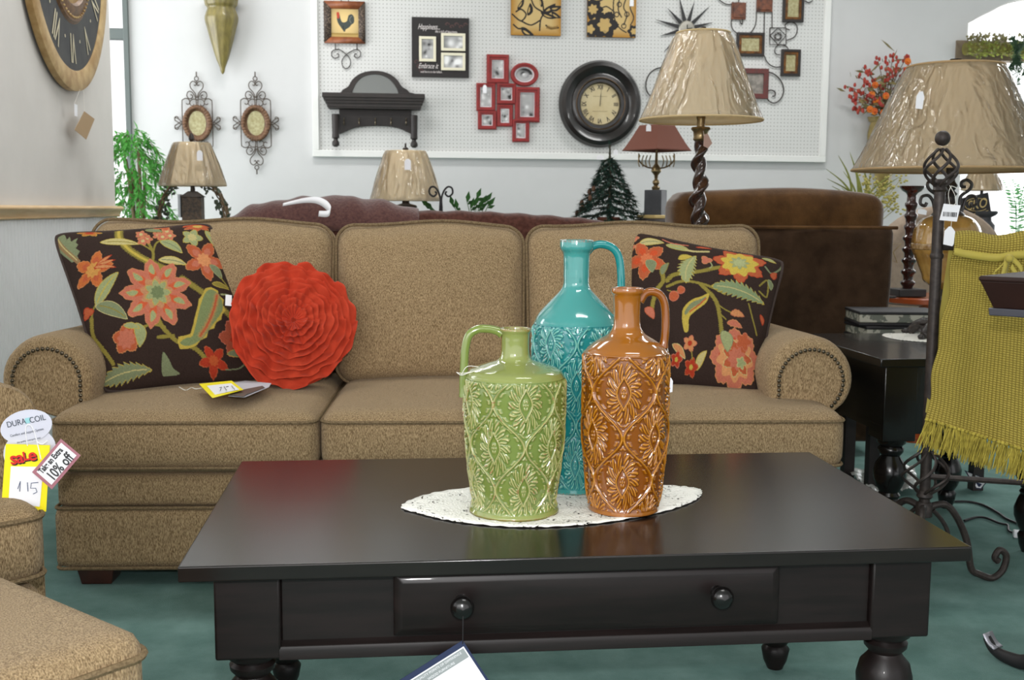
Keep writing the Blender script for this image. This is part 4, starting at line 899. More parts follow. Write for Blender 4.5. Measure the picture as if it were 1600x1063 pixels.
# round black clock
t, q = wall_thing('wall_clock', 'round black framed wall clock with cream face on the white pegboard', 'clock', 937, 163)
R_ = 65.5*s8
pr = [(R_*.47, -.0), (R_*.47, -.02), (R_*.50, -.035), (R_*.56, -.035), (R_*.58, -.046), (R_*.66, -.046), (R_*.70, -.04), (R_*.76, -.055), (R_*.86, -.068), (R_*.95, -.056), (R_*.985, -.03), (R_, -.022), (R_, 0), (R_*.47, 0)]
MB().lathe(pr, 64, cap=False, axis='y', sy=1.03).build('frame', mat('black clock frame', (20, 17, 17), .3, coat=.3, col2=(32, 26, 24), nscale=12), t, sharp=40)
MB().lathe([(R_*.575, -.0466), (R_*.585, -.049), (R_*.6, -.0466)], 64, cap=False, axis='y', sy=1.03).build('brass_ring', mat('dull bronze ring', (84, 64, 44), .4, metal=.5), t)
M_face = mat('cream clock face', (204, 190, 152), .6, col2=(190, 172, 130), nscale=6)
MB().lathe([(0, -.012), (R_*.485, -.012)], 48, cap=False, axis='y', sy=1.03).build('face', M_face, t)
rn = ['XII', 'I', 'II', 'III', 'IV', 'V', 'VI', 'VII', 'VIII', 'IX', 'X', 'XI']; rr = R_*.385
for k, s0 in enumerate(rn):
    a = math.radians(90-30*k); text('numeral', s0, .047, M_ink, t, (rr*math.cos(a), -.013, rr*1.03*math.sin(a)), rot=(math.pi/2, -(a-math.pi/2), 0), sx=.72, weight=.0008)
MB().tube([(0, -.016, -.01), (.004, -.016, rr*.62)], [.0022, .0008], 5).tube([(0, -.017, -.015), (.008, -.017, rr*.9)], [.0018, .0007], 5).build('clock_hand', M_ink, t)
MB().prism([(-.05, .052), (.05, .052), (.05, .055), (-.05, .055)], -.0125, -.013).prism([(-.055, -.052), (.055, -.052), (.055, -.049), (-.055, -.049)], -.0125, -.013).build('dial_marks', mat('faded print', (150, 134, 100), .6), t)

# two square floral panels
def floral(xc, yb, w, label, seed, tagp=None):
    t, q = wall_thing('canvas_panel', label, 'wall art', xc, yb-w/2); h2 = w/2*s8; n = 190; X, Z = np.meshgrid(np.linspace(-h2, h2, n), np.linspace(-h2, h2, n)); u, v = X/h2*100, Z/h2*100
    p = Paint(u, v, (200, 172, 116)); e = np.maximum(np.abs(u), np.abs(v)); k = np.clip((e-55)/45, 0, 1)[..., None]**1.3; p.c = p.c*(1-k)+np.array(lin(168, 118, 34))*k
    B_ = (34, 30, 30); rr = np.random.default_rng(seed)
    if seed == 1:
        for cx, cy, L_, W__, a in ((55, 5, 60, 26, 35), (78, 8, 50, 22, 10), (50, -22, 70, 20, -18), (80, -20, 46, 18, -30), (-25, 0, 50, 22, 80), (-35, -88, 60, 26, -30), (20, 30, 40, 14, 100), (-60, 20, 50, 16, 60), (-70, 75, 60, 24, 20), (10, 80, 60, 26, -35), (60, 70, 60, 22, 25)):
            p.leaf(cx, cy, L_, W__, a, B_, None)
            p.leaf(cx-3, cy-2, L_*.5, W__*.3, a, (190, 160, 100))
        for st in ([(15, -80), (18, -40), (30, -10), (25, 30)], [(18, -40), (-20, -60), (-60, -45)], [(30, -10), (-5, 10), (-20, 40)], [(-95, -20), (-60, -45), (-40, -20), (-60, 0), (-80, -10)], [(40, -60), (60, -72), (90, -68)], [(-90, -60), (-70, -75), (-50, -72)]): p.stroke(st, 6, B_)
        for k in range(9): p.leaf(45+k*5, -70+abs(k-4), 16, 4, 70, (120, 90, 40))
    else:
        for cx, cy, R_, n_ in ((-78, 8, 44, 7), (-30, -52, 60, 6), (-88, -70, 40, 5), (92, -75, 28, 6)):
            p.flower(cx, cy, R_, n_, B_, B_, None, sharp=.3); p.flower(cx, cy, R_*.5, n_, (190, 160, 100), (190, 160, 100), None, sharp=.4)
        for k in range(7): p.stroke([(-38+4*k, -85+abs(k-3)*3), (-40+5*k, -30)], 3, (190, 160, 100))
        for cx, cy, L_, W__, a in ((-70, 80, 60, 24, -20), (-55, 48, 60, 16, 10), (-90, 50, 40, 16, 60)): p.leaf(cx, cy, L_, W__, a, B_); p.leaf(cx, cy, L_*.6, W__*.35, a, (190, 160, 100))
        for st in ([(20, 80), (6, 40), (10, -20), (30, -60), (60, -80)], [(30, 50), (26, 10), (40, -20)], [(60, 60), (48, 20), (62, -10), (50, -50)], [(85, 60), (75, 20), (90, -20), (78, -50)], [(10, 0), (-20, 20), (-40, 15)]): p.stroke(st, 5, B_)
        for cx, cy in ((30, 30), (62, -8), (50, -55), (20, -10), (80, 55)): a = np.linspace(0, 6, 14); p.stroke([(cx+9*math.cos(b), cy+9*math.sin(b)) for b in a], 4, B_)
    MB().box((0, -.013, 0), (2*h2, .022, 2*h2)).build('panel_block', mat('brown panel edge', (96, 66, 24), .6), t)
    MB().grid(X, np.full(X.shape, -.0245), Z).build('painted_face', M_print, t, col=p.c.reshape(-1, 3))
floral(837, 55, 78, 'gold square panel with black leaves, left of the two cut off by the top edge', 1)
floral(955, 58, 77, 'gold square panel with black blossoms, right of the two cut off by the top edge', 2)
def small_tag(px, py, Y, w, h, label, rot=0, col=None):
    c = P(px, py, Y); o = MB().prism([(-w/2, -h/2), (w/2, -h/2), (w/2, h*.3), (w*.2, h/2), (-w*.2, h/2), (-w/2, h*.3)], 0, .0012).build('price_tag', col or M_paper, flat=True); tag(o, label, 'tag', loc=c, group='small white price tags'); o.rotation_euler = (0, rot, 0); return o
small_tag(987, 4, PEG-.03, .028, .05, 'white price tag at the top of the right gold square panel')
small_tag(757.5, 139, PEG-.03, .026, .056, 'white price tag hanging on the red photo collage')

# starburst clock
t, q = wall_thing('starburst_clock', 'metal starburst clock with black spikes above the pleated lamp shade', 'clock', 1072, 46)
R_ = 13*s8; MB().lathe([(0, -.03), (R_*.9, -.028), (R_, -.022), (R_, 0)], 32, axis='y', cap=False).build('hub', mat('brushed steel', (170, 166, 156), .35, metal=.8, col2=(140, 136, 128), nscale=10), t)
for k in range(12):
    a = math.radians(15+30*k); L_ = (52 if k % 2 else 44)*s8; d = np.array([math.cos(a), math.sin(a)]); e = np.array([-d[1], d[0]])
    pts = [d*R_*.9+e*.004, d*(R_*1.1)+e*.013, d*L_, d*(R_*1.1)-e*.013, d*R_*.9-e*.004]; MB().prism([tuple(x) for x in pts], -.012, -.018).build('spike', M_ink, t)
MB().tube([(0, -.034, 0), (.035, -.034, .005)], .003, 5).tube([(0, -.034, 0), (.0, -.034, .028)], .003, 5).build('clock_hand', M_ink, t)

# iron wall tree with picture frames
M_gold = mat('bronze gold frame', (124, 78, 30), .4, metal=.4, col2=(70, 44, 22), nscale=30); M_dkf = mat('dark frame edge', (34, 28, 26), .45)
M_old = mat('aged parchment', (178, 172, 134), .6, col2=(146, 136, 92), nscale=60)
t, q = wall_thing('iron_frame_tree', 'scrolled iron wall hanging with bronze picture frames at right of the pegboard', 'wall decor', 1205, 60)
def q5(l): return [q(1130+x/6.25, y/6.25) for x, y in l]
ir = MB()
for l in ([(-70, -30), (-20, 20), (30, 45), (75, 45)], [(150, -20), (145, 20), (130, 35)], [(78, 195), (75, 240), (90, 290), (125, 325)], [(320, 118), (318, 200), (300, 270), (262, 322)], [(398, 120), (395, 325)], [(472, 118), (472, 275)],
          [(185, 195), (180, 240), (165, 225), (160, 205)], [(610, 290), (600, 250), (620, 228), (660, 218), (700, 235), (718, 275), (710, 330), (680, 370), (615, 395)], [(612, 285), (645, 295)], [(395, 545), (420, 600), (460, 640), (505, 657), (555, 655)],
          [(635, 490), (610, 455), (560, 440), (515, 455), (498, 495), (510, 530), (545, 540)], [(790, 10), (830, 28), (870, 5)], [(450, 275), (608, 275), (608, 438), (450, 438), (450, 275)], [(450, 350), (530, 275), (608, 350), (530, 438), (450, 350)]):
    sm = len(l) > 4 and l[0] != l[-1]
    ir.tube(xz(catmull(q5(l), 5) if (sm or len(l) in (3, 4)) else q5(l), -.012), .0038, 6)
a = np.linspace(0, 2*math.pi, 24)
for k in range(3): cc = q5([(530, 358)])[0]; ir.tube(xz([(cc[0]+(.030*math.cos(x)*math.cos(k)-.018*math.sin(x)*math.sin(k)), cc[1]+(.030*math.cos(x)*math.sin(k)+.018*math.sin(x)*math.cos(k))) for x in a], -.012), .0025, 5)
ir.build('iron_scrollwork', M_iron, t)
for (x0, y0, x1, y1) in ((570, -90, 785, 218), (120, 325, 398, 550), (553, 488, 750, 745)):
    r = rect(q, 1130+x0/6.25, y0/6.25, 1130+x1/6.25, y1/6.25); f = MB().prism(r, -.005, -.026, hole=inset(r, .018)).build('picture_frame', M_dkf, t, bevel=.002)
    MB().prism(inset(r, .018), -.006, -.022, hole=inset(r, .036)).build('gold_liner', M_gold, f, bevel=.002)
    MB().prism(inset(r, .035), -.006, -.012).build('parchment', M_old, f, flat=True)
M_tile = mat('carved brown tile', (60, 30, 20), .5, col2=(120, 66, 38), nscale=28, bump=1)
for (x0, y0, x1, y1) in ((72, 30, 218, 192), (318, -50, 478, 118)):
    r = rect(q, 1130+x0/6.25, y0/6.25, 1130+x1/6.25, y1/6.25); MB().prism(r, -.006, -.02).prism(inset(r, .012), -.02, -.026).build('carved_tile', M_tile, t, bevel=.002)
t, q = wall_thing('scroll_picture', 'red wooden frame with big iron scrolls partly hidden by the pleated lamp shade', 'picture frame', 1150, 130)
def q5(l): return [q(1130+x/6.25, y/6.25) for x, y in l]
r = rect(q, 1092, 108, 1200, 153); M_rust = mat('worn red frame', (104, 44, 42), .6, col2=(84, 50, 46), nscale=60)
f = MB().prism(r, -.004, -.026, hole=inset(r, .035)).build('frame', M_rust, t, bevel=.002); MB().prism(inset(r, .034), -.005, -.012).build('picture', mat('grey photo print', (150, 142, 134), .5, col2=(110, 104, 98), nscale=30), f, flat=True)
ir = MB(); 
for sgn in (1,):
    ir.tube(xz(catmull(q5([(420, 700), (490, 725), (550, 780), (582, 850), (580, 920), (545, 980), (490, 1008), (440, 985), (418, 935), (430, 895), (465, 882), (500, 900), (500, 935), (475, 942)]), 6), -.012), .0045, 7)
q6 = lambda l: [q(780+x/4.0875, y/4.0875) for x, y in l]
ir.tube(xz(catmull(q6([(1100, 440), (1020, 435), (960, 470), (934, 540), (950, 600), (1000, 635), (1060, 625), (1085, 590), (1060, 565)]), 6), -.012), .0045, 7)
ir.build('iron_scroll', M_iron, t)

# oval picture frames in filigree iron on the plain wall
M_bead2 = mat('carved bronze resin', (86, 58, 40), .5, metal=.2, col2=(120, 88, 62), nscale=50, bump=.6)
def filigree(xc, label, mirror=1):
    t, q = wall_thing('filigree_frame', label, 'wall decor', xc, 193, YW)
    s9 = S(xc, 190, YW); k = s9/3.9375
    def c(x, y): return (mirror*0+(x-(350 if xc < 350 else 706))*k, (400-y)*k)
    X0 = 350 if xc < 350 else 706; ir = MB(); L = lambda l, r=.0035: ir.tube(xz(catmull([((x)*k, (403-y)*k) for x, y in l], 6), -.02), r, 6)
    for sg in (1, -1):
        for fl in (1, -1):
            def m(l): return [(sg*x, 403+fl*(y-403)) for x, y in l]
            L(m([(90, 403), (90, 280), (84, 262), (66, 254), (48, 262), (44, 280), (54, 290), (66, 284)]))
            L(m([(4, 300), (8, 250), (30, 215), (52, 215), (60, 238), (46, 256), (28, 250), (26, 236), (38, 232)]))
            L(m([(0, 262), (22, 258), (40, 270), (42, 290), (28, 298), (18, 288)]))
            L(m([(2, 250), (12, 220), (36, 190), (38, 165), (22, 150), (4, 160), (6, 176), (16, 172)]))
            L(m([(90, 403), (112, 380), (132, 372), (136, 386), (126, 392)])); 
            L(m([(84, 403), (104, 398), (118, 408), (134, 420), (136, 436), (122, 442), (114, 432)]))
    for fl in (1, -1):
        a = np.linspace(0, 2*math.pi, 18); ir.tube(xz([(12*k*math.cos(x), (fl*268+13*math.sin(x))*k) for x in a], -.02), .0032, 6); L([(0, 403-fl*282), (0, 403-fl*310)], .0045)
        if fl > 0: L([(0, 403-245), (0, 403-258)])
    ir.build('iron_filigree', M_iron2, t)
    mb = MB(); mb.lathe([(0, 0), (1, 0), (1, -.02), (.96, -.032), (.80, -.036), (.68, -.024), (.62, -.022), (0, -.02)], 48, axis='y', sx=86*k, sy=108*k, cap=False)
    for b in range(34): a = 2*math.pi*b/34; mb.sph((76*k*math.cos(a), -.034, 97*k*math.sin(a)), (.0155, .012, .0155), 8, 6)
    mb.build('oval_frame', M_bead2, t)
    MB().prism(ell(0, 0, 52*k, 74*k, 36), -.0225, -.025).build('oval_print', M_old, t, flat=True)
    return t
filigree(309.5, 'oval picture in an iron filigree frame, left one, partly behind a lamp shade')
filigree(400.5, 'oval picture in an iron filigree frame, right one with its whole outline clear')

# cone wall pockets
def pocket(xc, lst, label, flute=10, nm='wall_pocket', mt=None):
    y0 = lst[0][1]; c = P(xc, lst[-1][1], YW-.09); t = thing(nm, label, 'wall vase', c); s9 = S(xc, 100, YW-.09)
    pr = [(w_*s9, float(P(xc, y, YW-.09)[2]-c[2])) for w_, y in lst][::-1]
    pr = catmull(pr, 6); MB().lathe([tuple(a) for a in pr]+[(pr[-1][0]-.01, pr[-1][1]-.03)], 40, func=lambda a, z: 1+.03*math.cos(a*flute), sy=.85, cap=False).build('cone', mt, t, sharp=60); return t, s9
M_olive = mat('olive brown glaze', (98, 88, 46), .45, col2=(128, 116, 62), nscale=14, stretch=(3, 3, .6), coat=.3, bump=.1)
t1, _ = pocket(348, [(26, -6), (25, 2), (24, 8), (21, 13), (23, 20), (25, 27), (24.5, 34), (22, 44), (16, 68), (10, 90), (4.5, 105), (3.5, 110), (2.5, 113), (.5, 116)], 'olive glazed cone wall pocket hanging at the top left of the back wall', mt=M_olive)
mb = MB()
for k in range(7): mb.sph((.10+.012*k % .04, -.02, .50+.01*(k % 4)), (.014, .012, .014), 8, 6)
M_orf = mat('orange silk flower', (214, 122, 24), .7, col2=(190, 70, 20), nscale=30)
o = mb.build('silk_flower', M_orf, t1)
t2, s9 = pocket(1379, [(29, 183), (27, 188), (24, 192), (26, 199), (28, 210), (27, 222), (24, 236), (17, 262), (11, 284), (5, 300), (.5, 306)], 'green brown wall pocket holding red and orange flowers near the back corner', mt=mat('mossy glaze', (120, 104, 58), .4, col2=(150, 130, 76), nscale=12, coat=.2))
# the arrangement standing in it
t = thing('flower_arrangement', 'spray of red berries and orange silk flowers in the right wall pocket', 'flowers', P(1379, 184, YW-.09))
rr = np.random.default_rng(3); st = MB(); fo = MB(); rf = MB(); lf = MB()
base = P(1379, 184, YW-.09)
tips = [(1325, 135), (1332, 150), (1340, 118), (1338, 160), (1348, 105), (1356, 112), (1365, 124), (1345, 170), (1330, 142), (1372, 96), (1385, 92), (1395, 90), (1404, 96), (1415, 92), (1420, 100), (1412, 118), (1418, 128), (1400, 112), (1390, 108), (1352, 130), (1360, 148), (1372, 135), (1382, 125), (1336, 170), (1352, 158), (1426, 110), (1376, 160), (1395, 140), (1408, 140)]
for k, (x, y) in enumerate(tips):
    e = P(x, y, YW-.12-rr.uniform(0, .12))-base; m_ = e*.5+np.array([e[0]*-.12, -.02, .03]); c_ = catmull([(0, 0, -.02), tuple(m_), tuple(e)], 6); st.tube(c_, .0028, 5)
    tgt = rf if k % 5 not in (3,) else fo
    if k in (10, 12, 14, 17): pass
    for j in range(5):
        b = e+rr.normal(0, .014, 3) if k % 2 else c_[-1-j]+rr.normal(0, .008, 3)
        (rf if k % 2 == 0 else rf).sph(b, (.011, .009, .016), 6, 5)
    for j in range(7):
        b = c_[int(rr.integers(4, len(c_)))]+rr.normal(0, .02, 3); d = rr.normal(0, .02, 3); lf.add([b, b+d+(0, 0, .01), b+d*2, b+d-(0, 0, .01)], [(0, 1, 2, 3)])
for x, y in ((1367, 133), (1362, 148), (1369, 159), (1359, 171), (1366, 174), (1380, 176), (1418, 96), (1418, 109), (1410, 125), (1396, 164), (1384, 150), (1390, 178)):
    b = P(x, y, YW-.2)-base
    for j in range(8): a = j*math.pi/4; fo.sph(b+np.array([.014*math.cos(a), -.004, .014*math.sin(a)]), (.012, .006, .012), 6, 5)
    fo.sph(b+np.array([0, -.012, 0]), .010, 6, 5)
st.build('stem', mat('brown stem', (92, 66, 44), .8), t); rf.build('red_berries', mat('dark red berry', (140, 34, 30), .6, col2=(170, 60, 40), nscale=20), t); fo.build('orange_blossoms', M_orf, t); lf.build('leaves', mat('olive leaf', (92, 88, 50), .7, col2=(120, 104, 60), nscale=30), t, flat=True)

# ------------------------------------------------------------------ large clock on the partition
cy_ = float(PX(108, -15, XP)[1]); zc_ = 1.014+.0
pts = np.array([PX(x, y, XP+.03) for x, y in ((47, 0), (61, 56), (76, 102), (99, 130), (117, 141), (135, 130), (155, 86), (161, 43), (163, 0))])[:, 1:]
A = np.c_[2*pts, np.ones(len(pts))]; sol = np.linalg.lstsq(A, (pts**2).sum(1), rcond=None)[0]; cyc, czc = sol[0], sol[1]; Rc = math.sqrt(sol[2]+cyc**2+czc**2)
t = thing('large_clock', 'oversized round antique clock with gold rim hung on the partition at top left', 'clock', (XP+.012, cyc, czc))
M_grim = mat('aged gold rim', (200, 172, 122), .5, metal=.1, col2=(160, 126, 76), nscale=9, bump=.1)
MB().lathe([(Rc*.865, 0), (Rc*.865, .026), (Rc*.88, .032), (Rc*.975, .034), (Rc, .028), (Rc*1.0, 0)], 90, axis='x', cap=False).build('rim', M_grim, t, sharp=40)
MB().lathe([(0, .024), (Rc*.87, .024)], 90, axis='x', cap=False).build('chapter_ring', mat('worn black dial', (44, 46, 50), .6, col2=(62, 62, 62), nscale=8), t)
MB().lathe([(Rc*.42, .024), (Rc*.44, .040), (Rc*.47, .040), (Rc*.49, .034), (Rc*.54, .034), (Rc*.56, .024)], 90, axis='x', cap=False).build('bead_ring', mat('brown beaded ring', (120, 84, 46), .45, metal=.3, col2=(86, 58, 34), nscale=40), t)
MB().lathe([(0, .026), (Rc*.43, .026)], 60, axis='x', cap=False).build('centre_dial', mat('ochre dial', (172, 138, 82), .55, col2=(140, 104, 56), nscale=9), t)
mb = MB()
for b in range(70): a = 2*math.pi*b/70; mb.sph((.037, Rc*.515*math.cos(a), Rc*.515*math.sin(a)), .0055, 6, 4)
mb.build('beads', M_grim, t)
M_num = mat('bone numerals', (206, 196, 168), .6)
for k, s0 in enumerate(rn):
    a = math.radians(90-30*k+2); rr_ = Rc*.71
    # text reads from +X: its x axis runs along -Y ... seen from the room +Y is to the right
    o = text('numeral', s0.replace('V', 'V'), Rc*.24, M_num, t, (.0265, rr_*math.cos(a), rr_*math.sin(a)), ext=.0005, weight=.001)
    base_m = Matrix(((0, 0, 1), (1, 0, 0), (0, 1, 0))).to_4x4(); o.rotation_euler = (Matrix.Rotation(a-math.pi/2, 4, 'X') @ base_m).to_euler(); o.scale = (.6, 1.15, 1)
    a2 = a+math.radians(15); MB().lathe([(0, .0275), (Rc*.012, .0265)], 8, (0, Rc*.68*math.cos(a2), Rc*.68*math.sin(a2)), axis='x').build('dot', M_num, t)
mb = MB()
for k in range(2): mb.tube([(.044, 0, 0), (.044, Rc*.30*(1 if k else -.2), Rc*(-.34 if k else .36))], [Rc*.03, Rc*.008], 6)
mb.lathe([(0, .05), (Rc*.05, .045), (Rc*.05, .03)], 16, axis='x'); mb.build('clock_hand', mat('black hand', (30, 28, 28), .4), t)
for dy, dz in ((.0, -.25), (.12, .2)): MB().lathe([(0, .0285), (Rc*.035, .0275)], 12, (0, dy*Rc-.02, dz*Rc), axis='x').build('winding_hole', M_ink, t)
th_ = PX(118, 141, XP+.03)
t = thing('craft_tag', 'brown folded card tag hanging on a thread below the large clock', 'tag', (XP+.05, th_[1]+.06, th_[2]+.005))
c = PX(132, 197, XP+.06)-np.array([XP+.05, th_[1]+.06, th_[2]+.005]); p_ = [PX(x, y, XP+.06)-np.array([XP+.05, th_[1]+.06, th_[2]+.005]) for x, y in ((132, 174), (148, 186), (135, 218), (117, 203))]
MB().tube([(0, 0, 0), tuple(p_[0])], .0008, 4).build('thread', M_string, t)
q_ = np.array(p_); MB().add(np.concatenate([q_, q_-np.array([.002, 0, 0])]), [(0, 1, 2, 3), (7, 6, 5, 4), (0, 4, 5, 1), (1, 5, 6, 2), (2, 6, 7, 3), (3, 7, 4, 0)]).build('card', mat('kraft card', (168, 140, 104), .7), t, flat=True)
t = thing('price_tag', 'small white price tag on a thread directly below the large clock rim', 'tag', (XP+.05, th_[1], th_[2]+.003))
p_ = np.array([PX(x, y, XP+.055)-np.array([XP+.05, th_[1], th_[2]+.003]) for x, y in ((116.5, 162), (121, 164), (121, 182), (117, 181))])
MB().tube([(0, 0, 0), tuple(p_[0])], .0007, 4).build('thread', M_string, t); MB().add(np.concatenate([p_, p_-np.array([.0015, 0, 0])]), [(0, 1, 2, 3), (7, 6, 5, 4), (0, 4, 5, 1), (1, 5, 6, 2), (2, 6, 7, 3), (3, 7, 4, 0)]).build('card', M_paper, t, flat=True)

# ================================================================== LAMPS
def wrinkle(key, col, trans=.0):
    mt = bpy.data.materials.new(key); mt.use_nodes = True; nt = mt.node_tree; N = nt.nodes; L = nt.links; b = N['Principled BSDF']
    b.inputs['Base Color'].default_value = (*lin(col), 1); b.inputs['Roughness'].default_value = .75
    tr = N.new('ShaderNodeBsdfTranslucent'); tr.inputs[0].default_value = (*lin(col), 1); mx = N.new('ShaderNodeMixShader'); mx.inputs[0].default_value = .42
    L.new(b.outputs[0], mx.inputs[1]); L.new(tr.outputs[0], mx.inputs[2]); L.new(mx.outputs[0], N['Material Output'].inputs[0]); return mt
M_shade = wrinkle('cream lamp shade cloth', (244, 230, 202)); M_shadeb = wrinkle('beige lamp shade cloth', (222, 204, 172))
def film():
    mt = bpy.data.materials.new('clear shade wrapping film'); mt.use_nodes = True; nt = mt.node_tree; N = nt.nodes; L = nt.links; N.remove(N['Principled BSDF'])
    g = N.new('ShaderNodeBsdfGlossy'); g.inputs['Roughness'].default_value = .09; t_ = N.new('ShaderNodeBsdfTransparent'); f = N.new('ShaderNodeFresnel'); f.inputs[0].default_value = 1.48
    mx = N.new('ShaderNodeMixShader'); L.new(f.outputs[0], mx.inputs[0]); L.new(t_.outputs[0], mx.inputs[1]); L.new(g.outputs[0], mx.inputs[2]); L.new(mx.outputs[0], N['Material Output'].inputs[0])
    tc = N.new('ShaderNodeTexCoord'); mp = N.new('ShaderNodeMapping'); mp.inputs['Scale'].default_value = (1, 1, .14); n = N.new('ShaderNodeTexNoise'); n.inputs['Scale'].default_value = 22; n.inputs['Detail'].default_value = 2; n.inputs['Distortion'].default_value = 1.2
    L.new(tc.outputs['Object'], mp.inputs[0]); L.new(mp.outputs[0], n.inputs['Vector']); bp = N.new('ShaderNodeBump'); bp.inputs['Strength'].default_value = .7; bp.inputs['Distance'].default_value = .02
    L.new(n.outputs['Fac'], bp.inputs['Height']); L.new(bp.outputs[0], g.inputs['Normal']); L.new(bp.outputs[0], f.inputs['Normal']); return mt
M_film = film()
def shade(t, r0, r1, z0, z1, mt, sq=1, pleat=0, wrap=True, n=96, trim=None, nseg=None):
    # r0,z0 bottom; r1,z1 top
    K = 16; zz_ = np.linspace(0, 1, K); T_ = np.linspace(0, 2*math.pi, n, endpoint=False); TT, ZZ = np.meshgrid(T_, zz_)
    R_ = r0+(r1-r0)*ZZ**.88
    if pleat: R_ = R_*(1+.012*np.sin(TT*pleat))
    if nseg: R_ = R_*(math.cos(math.pi/nseg)/np.cos((TT % (2*math.pi/nseg))-math.pi/nseg))**.9
    sh = MB().grid(R_*np.cos(TT), R_*np.sin(TT)*sq, z0+(z1-z0)*ZZ, wrap=True).build('lamp_shade', mt, t, sharp=60 if not nseg else 20, solid=.002)
    if trim:
        mb = MB(); 
        for k in (0, -1):
            mb = MB(); mb.tube(np.stack([R_[k]*np.cos(T_), R_[k]*np.sin(T_)*sq, np.full(n, z0 if k == 0 else z1)], 1), .004, 6, closed=True); mb.build('shade_trim', trim, sh)
    if wrap:
        rr = np.random.default_rng(int(r0*1e4)); a = rr.random(8)*6.28; w_ = .006*np.sin(TT*5+a[0]+ZZ*1.4)+.004*np.sin(TT*13+a[1]-ZZ*2)+.003*np.sin(TT*23+a[2]+ZZ*3)
        R2 = R_+.004+np.abs(w_)*.8*(.3+.7*np.sin(ZZ*math.pi)); zt = z0+(z1-z0)*ZZ
        R2[0] = R_[0]+.002; R2[-1] = R_[-1]+.001; MB().grid(R2*np.cos(TT), R2*np.sin(TT)*sq, zt, wrap=True).build('plastic_wrap', M_film, sh, sharp=80)
    sp = MB()
    for a in (0, 2.09, 4.19): sp.tube([(0, 0, z1-.012), (r1*math.cos(a), r1*sq*math.sin(a), z1-.004)], .0018, 5)
    sp.lathe([(.006, z1-.02), (.012, z1-.012), (.012, z1-.006), (.006, z1-.002)], 12); sp.build('spider', M_brass, sh)
    return sh
def side_table(x, y, w_, d_, h_, label, mt=M_espresso, nm='side_table', cat='table', rz=0):
    t = thing(nm, label, cat, (x, y, 0), rz); MB().box((0, 0, h_-.015), (w_, d_, .03)).build('tabletop', mt, t, bevel=.004)
    mb = MB(); i = .03
    mb.prism([(-w_/2+i, h_-.13), (w_/2-i, h_-.13), (w_/2-i, h_-.03), (-w_/2+i, h_-.03)], -d_/2+i, d_/2-i); mb.build('apron', mt, t)
    for sx in (-1, 1):
        for sy in (-1, 1): MB().box((sx*(w_/2-i-.02), sy*(d_/2-i-.02), (h_-.03)/2), (.04, .04, h_-.03)).build('leg', mt, t)
    return t
def lamp_root(label, x, y, Y, zb): c = P(x, y, Y); return thing('table_lamp', label, 'lamp', (c[0], c[1], zb))
# 1 twisted-column lamp behind the sofa
YL = 4.12; zb = .72; c = P(1095, 200, YL); side_table(c[0], c[1]+.03, .4, .26, zb, 'dark side table hidden behind the sofa under the twisted lamp')
t = thing('table_lamp', 'tall lamp with dark barley-twist column and cream plastic-wrapped pleated shade', 'lamp', (c[0], c[1], zb)); sL = S(1095, 150, YL)
zz = lambda y: float(P(1095, y, YL)[2])-zb
sh = shade(t, 95.5*sL, 41*sL, zz(188), zz(52), M_shade, trim=mat('shade braid', (196, 172, 128), .8))
MB().lathe([(0, zz(56)), (.004, zz(56)), (.010, zz(50)), (.005, zz(47)), (.012, zz(45)), (.010, zz(42)), (0, zz(41))], 12).build('finial', M_iron, t)
MB().lathe([(.015, zz(185)), (.015, zz(198)), (.033, zz(199)), (.036, zz(202)), (.028, zz(206)), (.026, zz(214)), (.028, zz(218)), (.022, zz(221))][::-1], 24).lathe([(.012, zz(150)), (.017, zz(186))][::-1], 16).build('metal_cap', M_brass, t)
NT, NZ = 40, 160; z0_, z1_ = .06, zz(220); Z_, T_ = np.meshgrid(np.linspace(z0_, z1_, NZ), np.linspace(0, 2*math.pi, NT, endpoint=False), indexing='ij')
u = (Z_-z0_)/(z1_-z0_); ph = Z_*2*math.pi/.135; R0 = .021+.010*(1-u)
RR_ = R0*(1+.30*np.cos(2*(T_-ph))); X = R0*.22*np.cos(ph*1.0)+RR_*np.cos(T_); Y = R0*.22*np.sin(ph*1.0)+RR_*np.sin(T_)
M_twist = mat('glossy walnut twist', (36, 24, 20), .12, coat=.6, col2=(62, 38, 28), nscale=6)
MB().grid(X, Y, Z_, wrap=True).build('twisted_column', M_twist, t, sharp=80)
MB().lathe([(0, 0), (.085, 0), (.09, .012), (.075, .03), (.045, .04), (.04, .065), (0, .065)], 32).build('base', M_twist, t)
cc = P(1108, 222, YL-.05); w_ = thing('brown_tag', 'pink brown paper tag hanging from the twisted lamp neck', 'tag', P(1099, 205, YL-.05)); a = P(1100, 212, YL-.05)-np.array(w_.location)
MB().tube([(0, 0, 0), tuple(a)], .0008, 4).build('thread', M_string, w_); q_ = [P(x, y, YL-.05)-np.array(w_.location) for x, y in ((1100, 210), (1106, 209), (1113, 224), (1106, 232), (1099, 228))]
MB().prism([(b[0], b[2]) for b in q_], 0, .0012).build('card', mat('pinkish card', (170, 140, 128), .7), w_, flat=True)
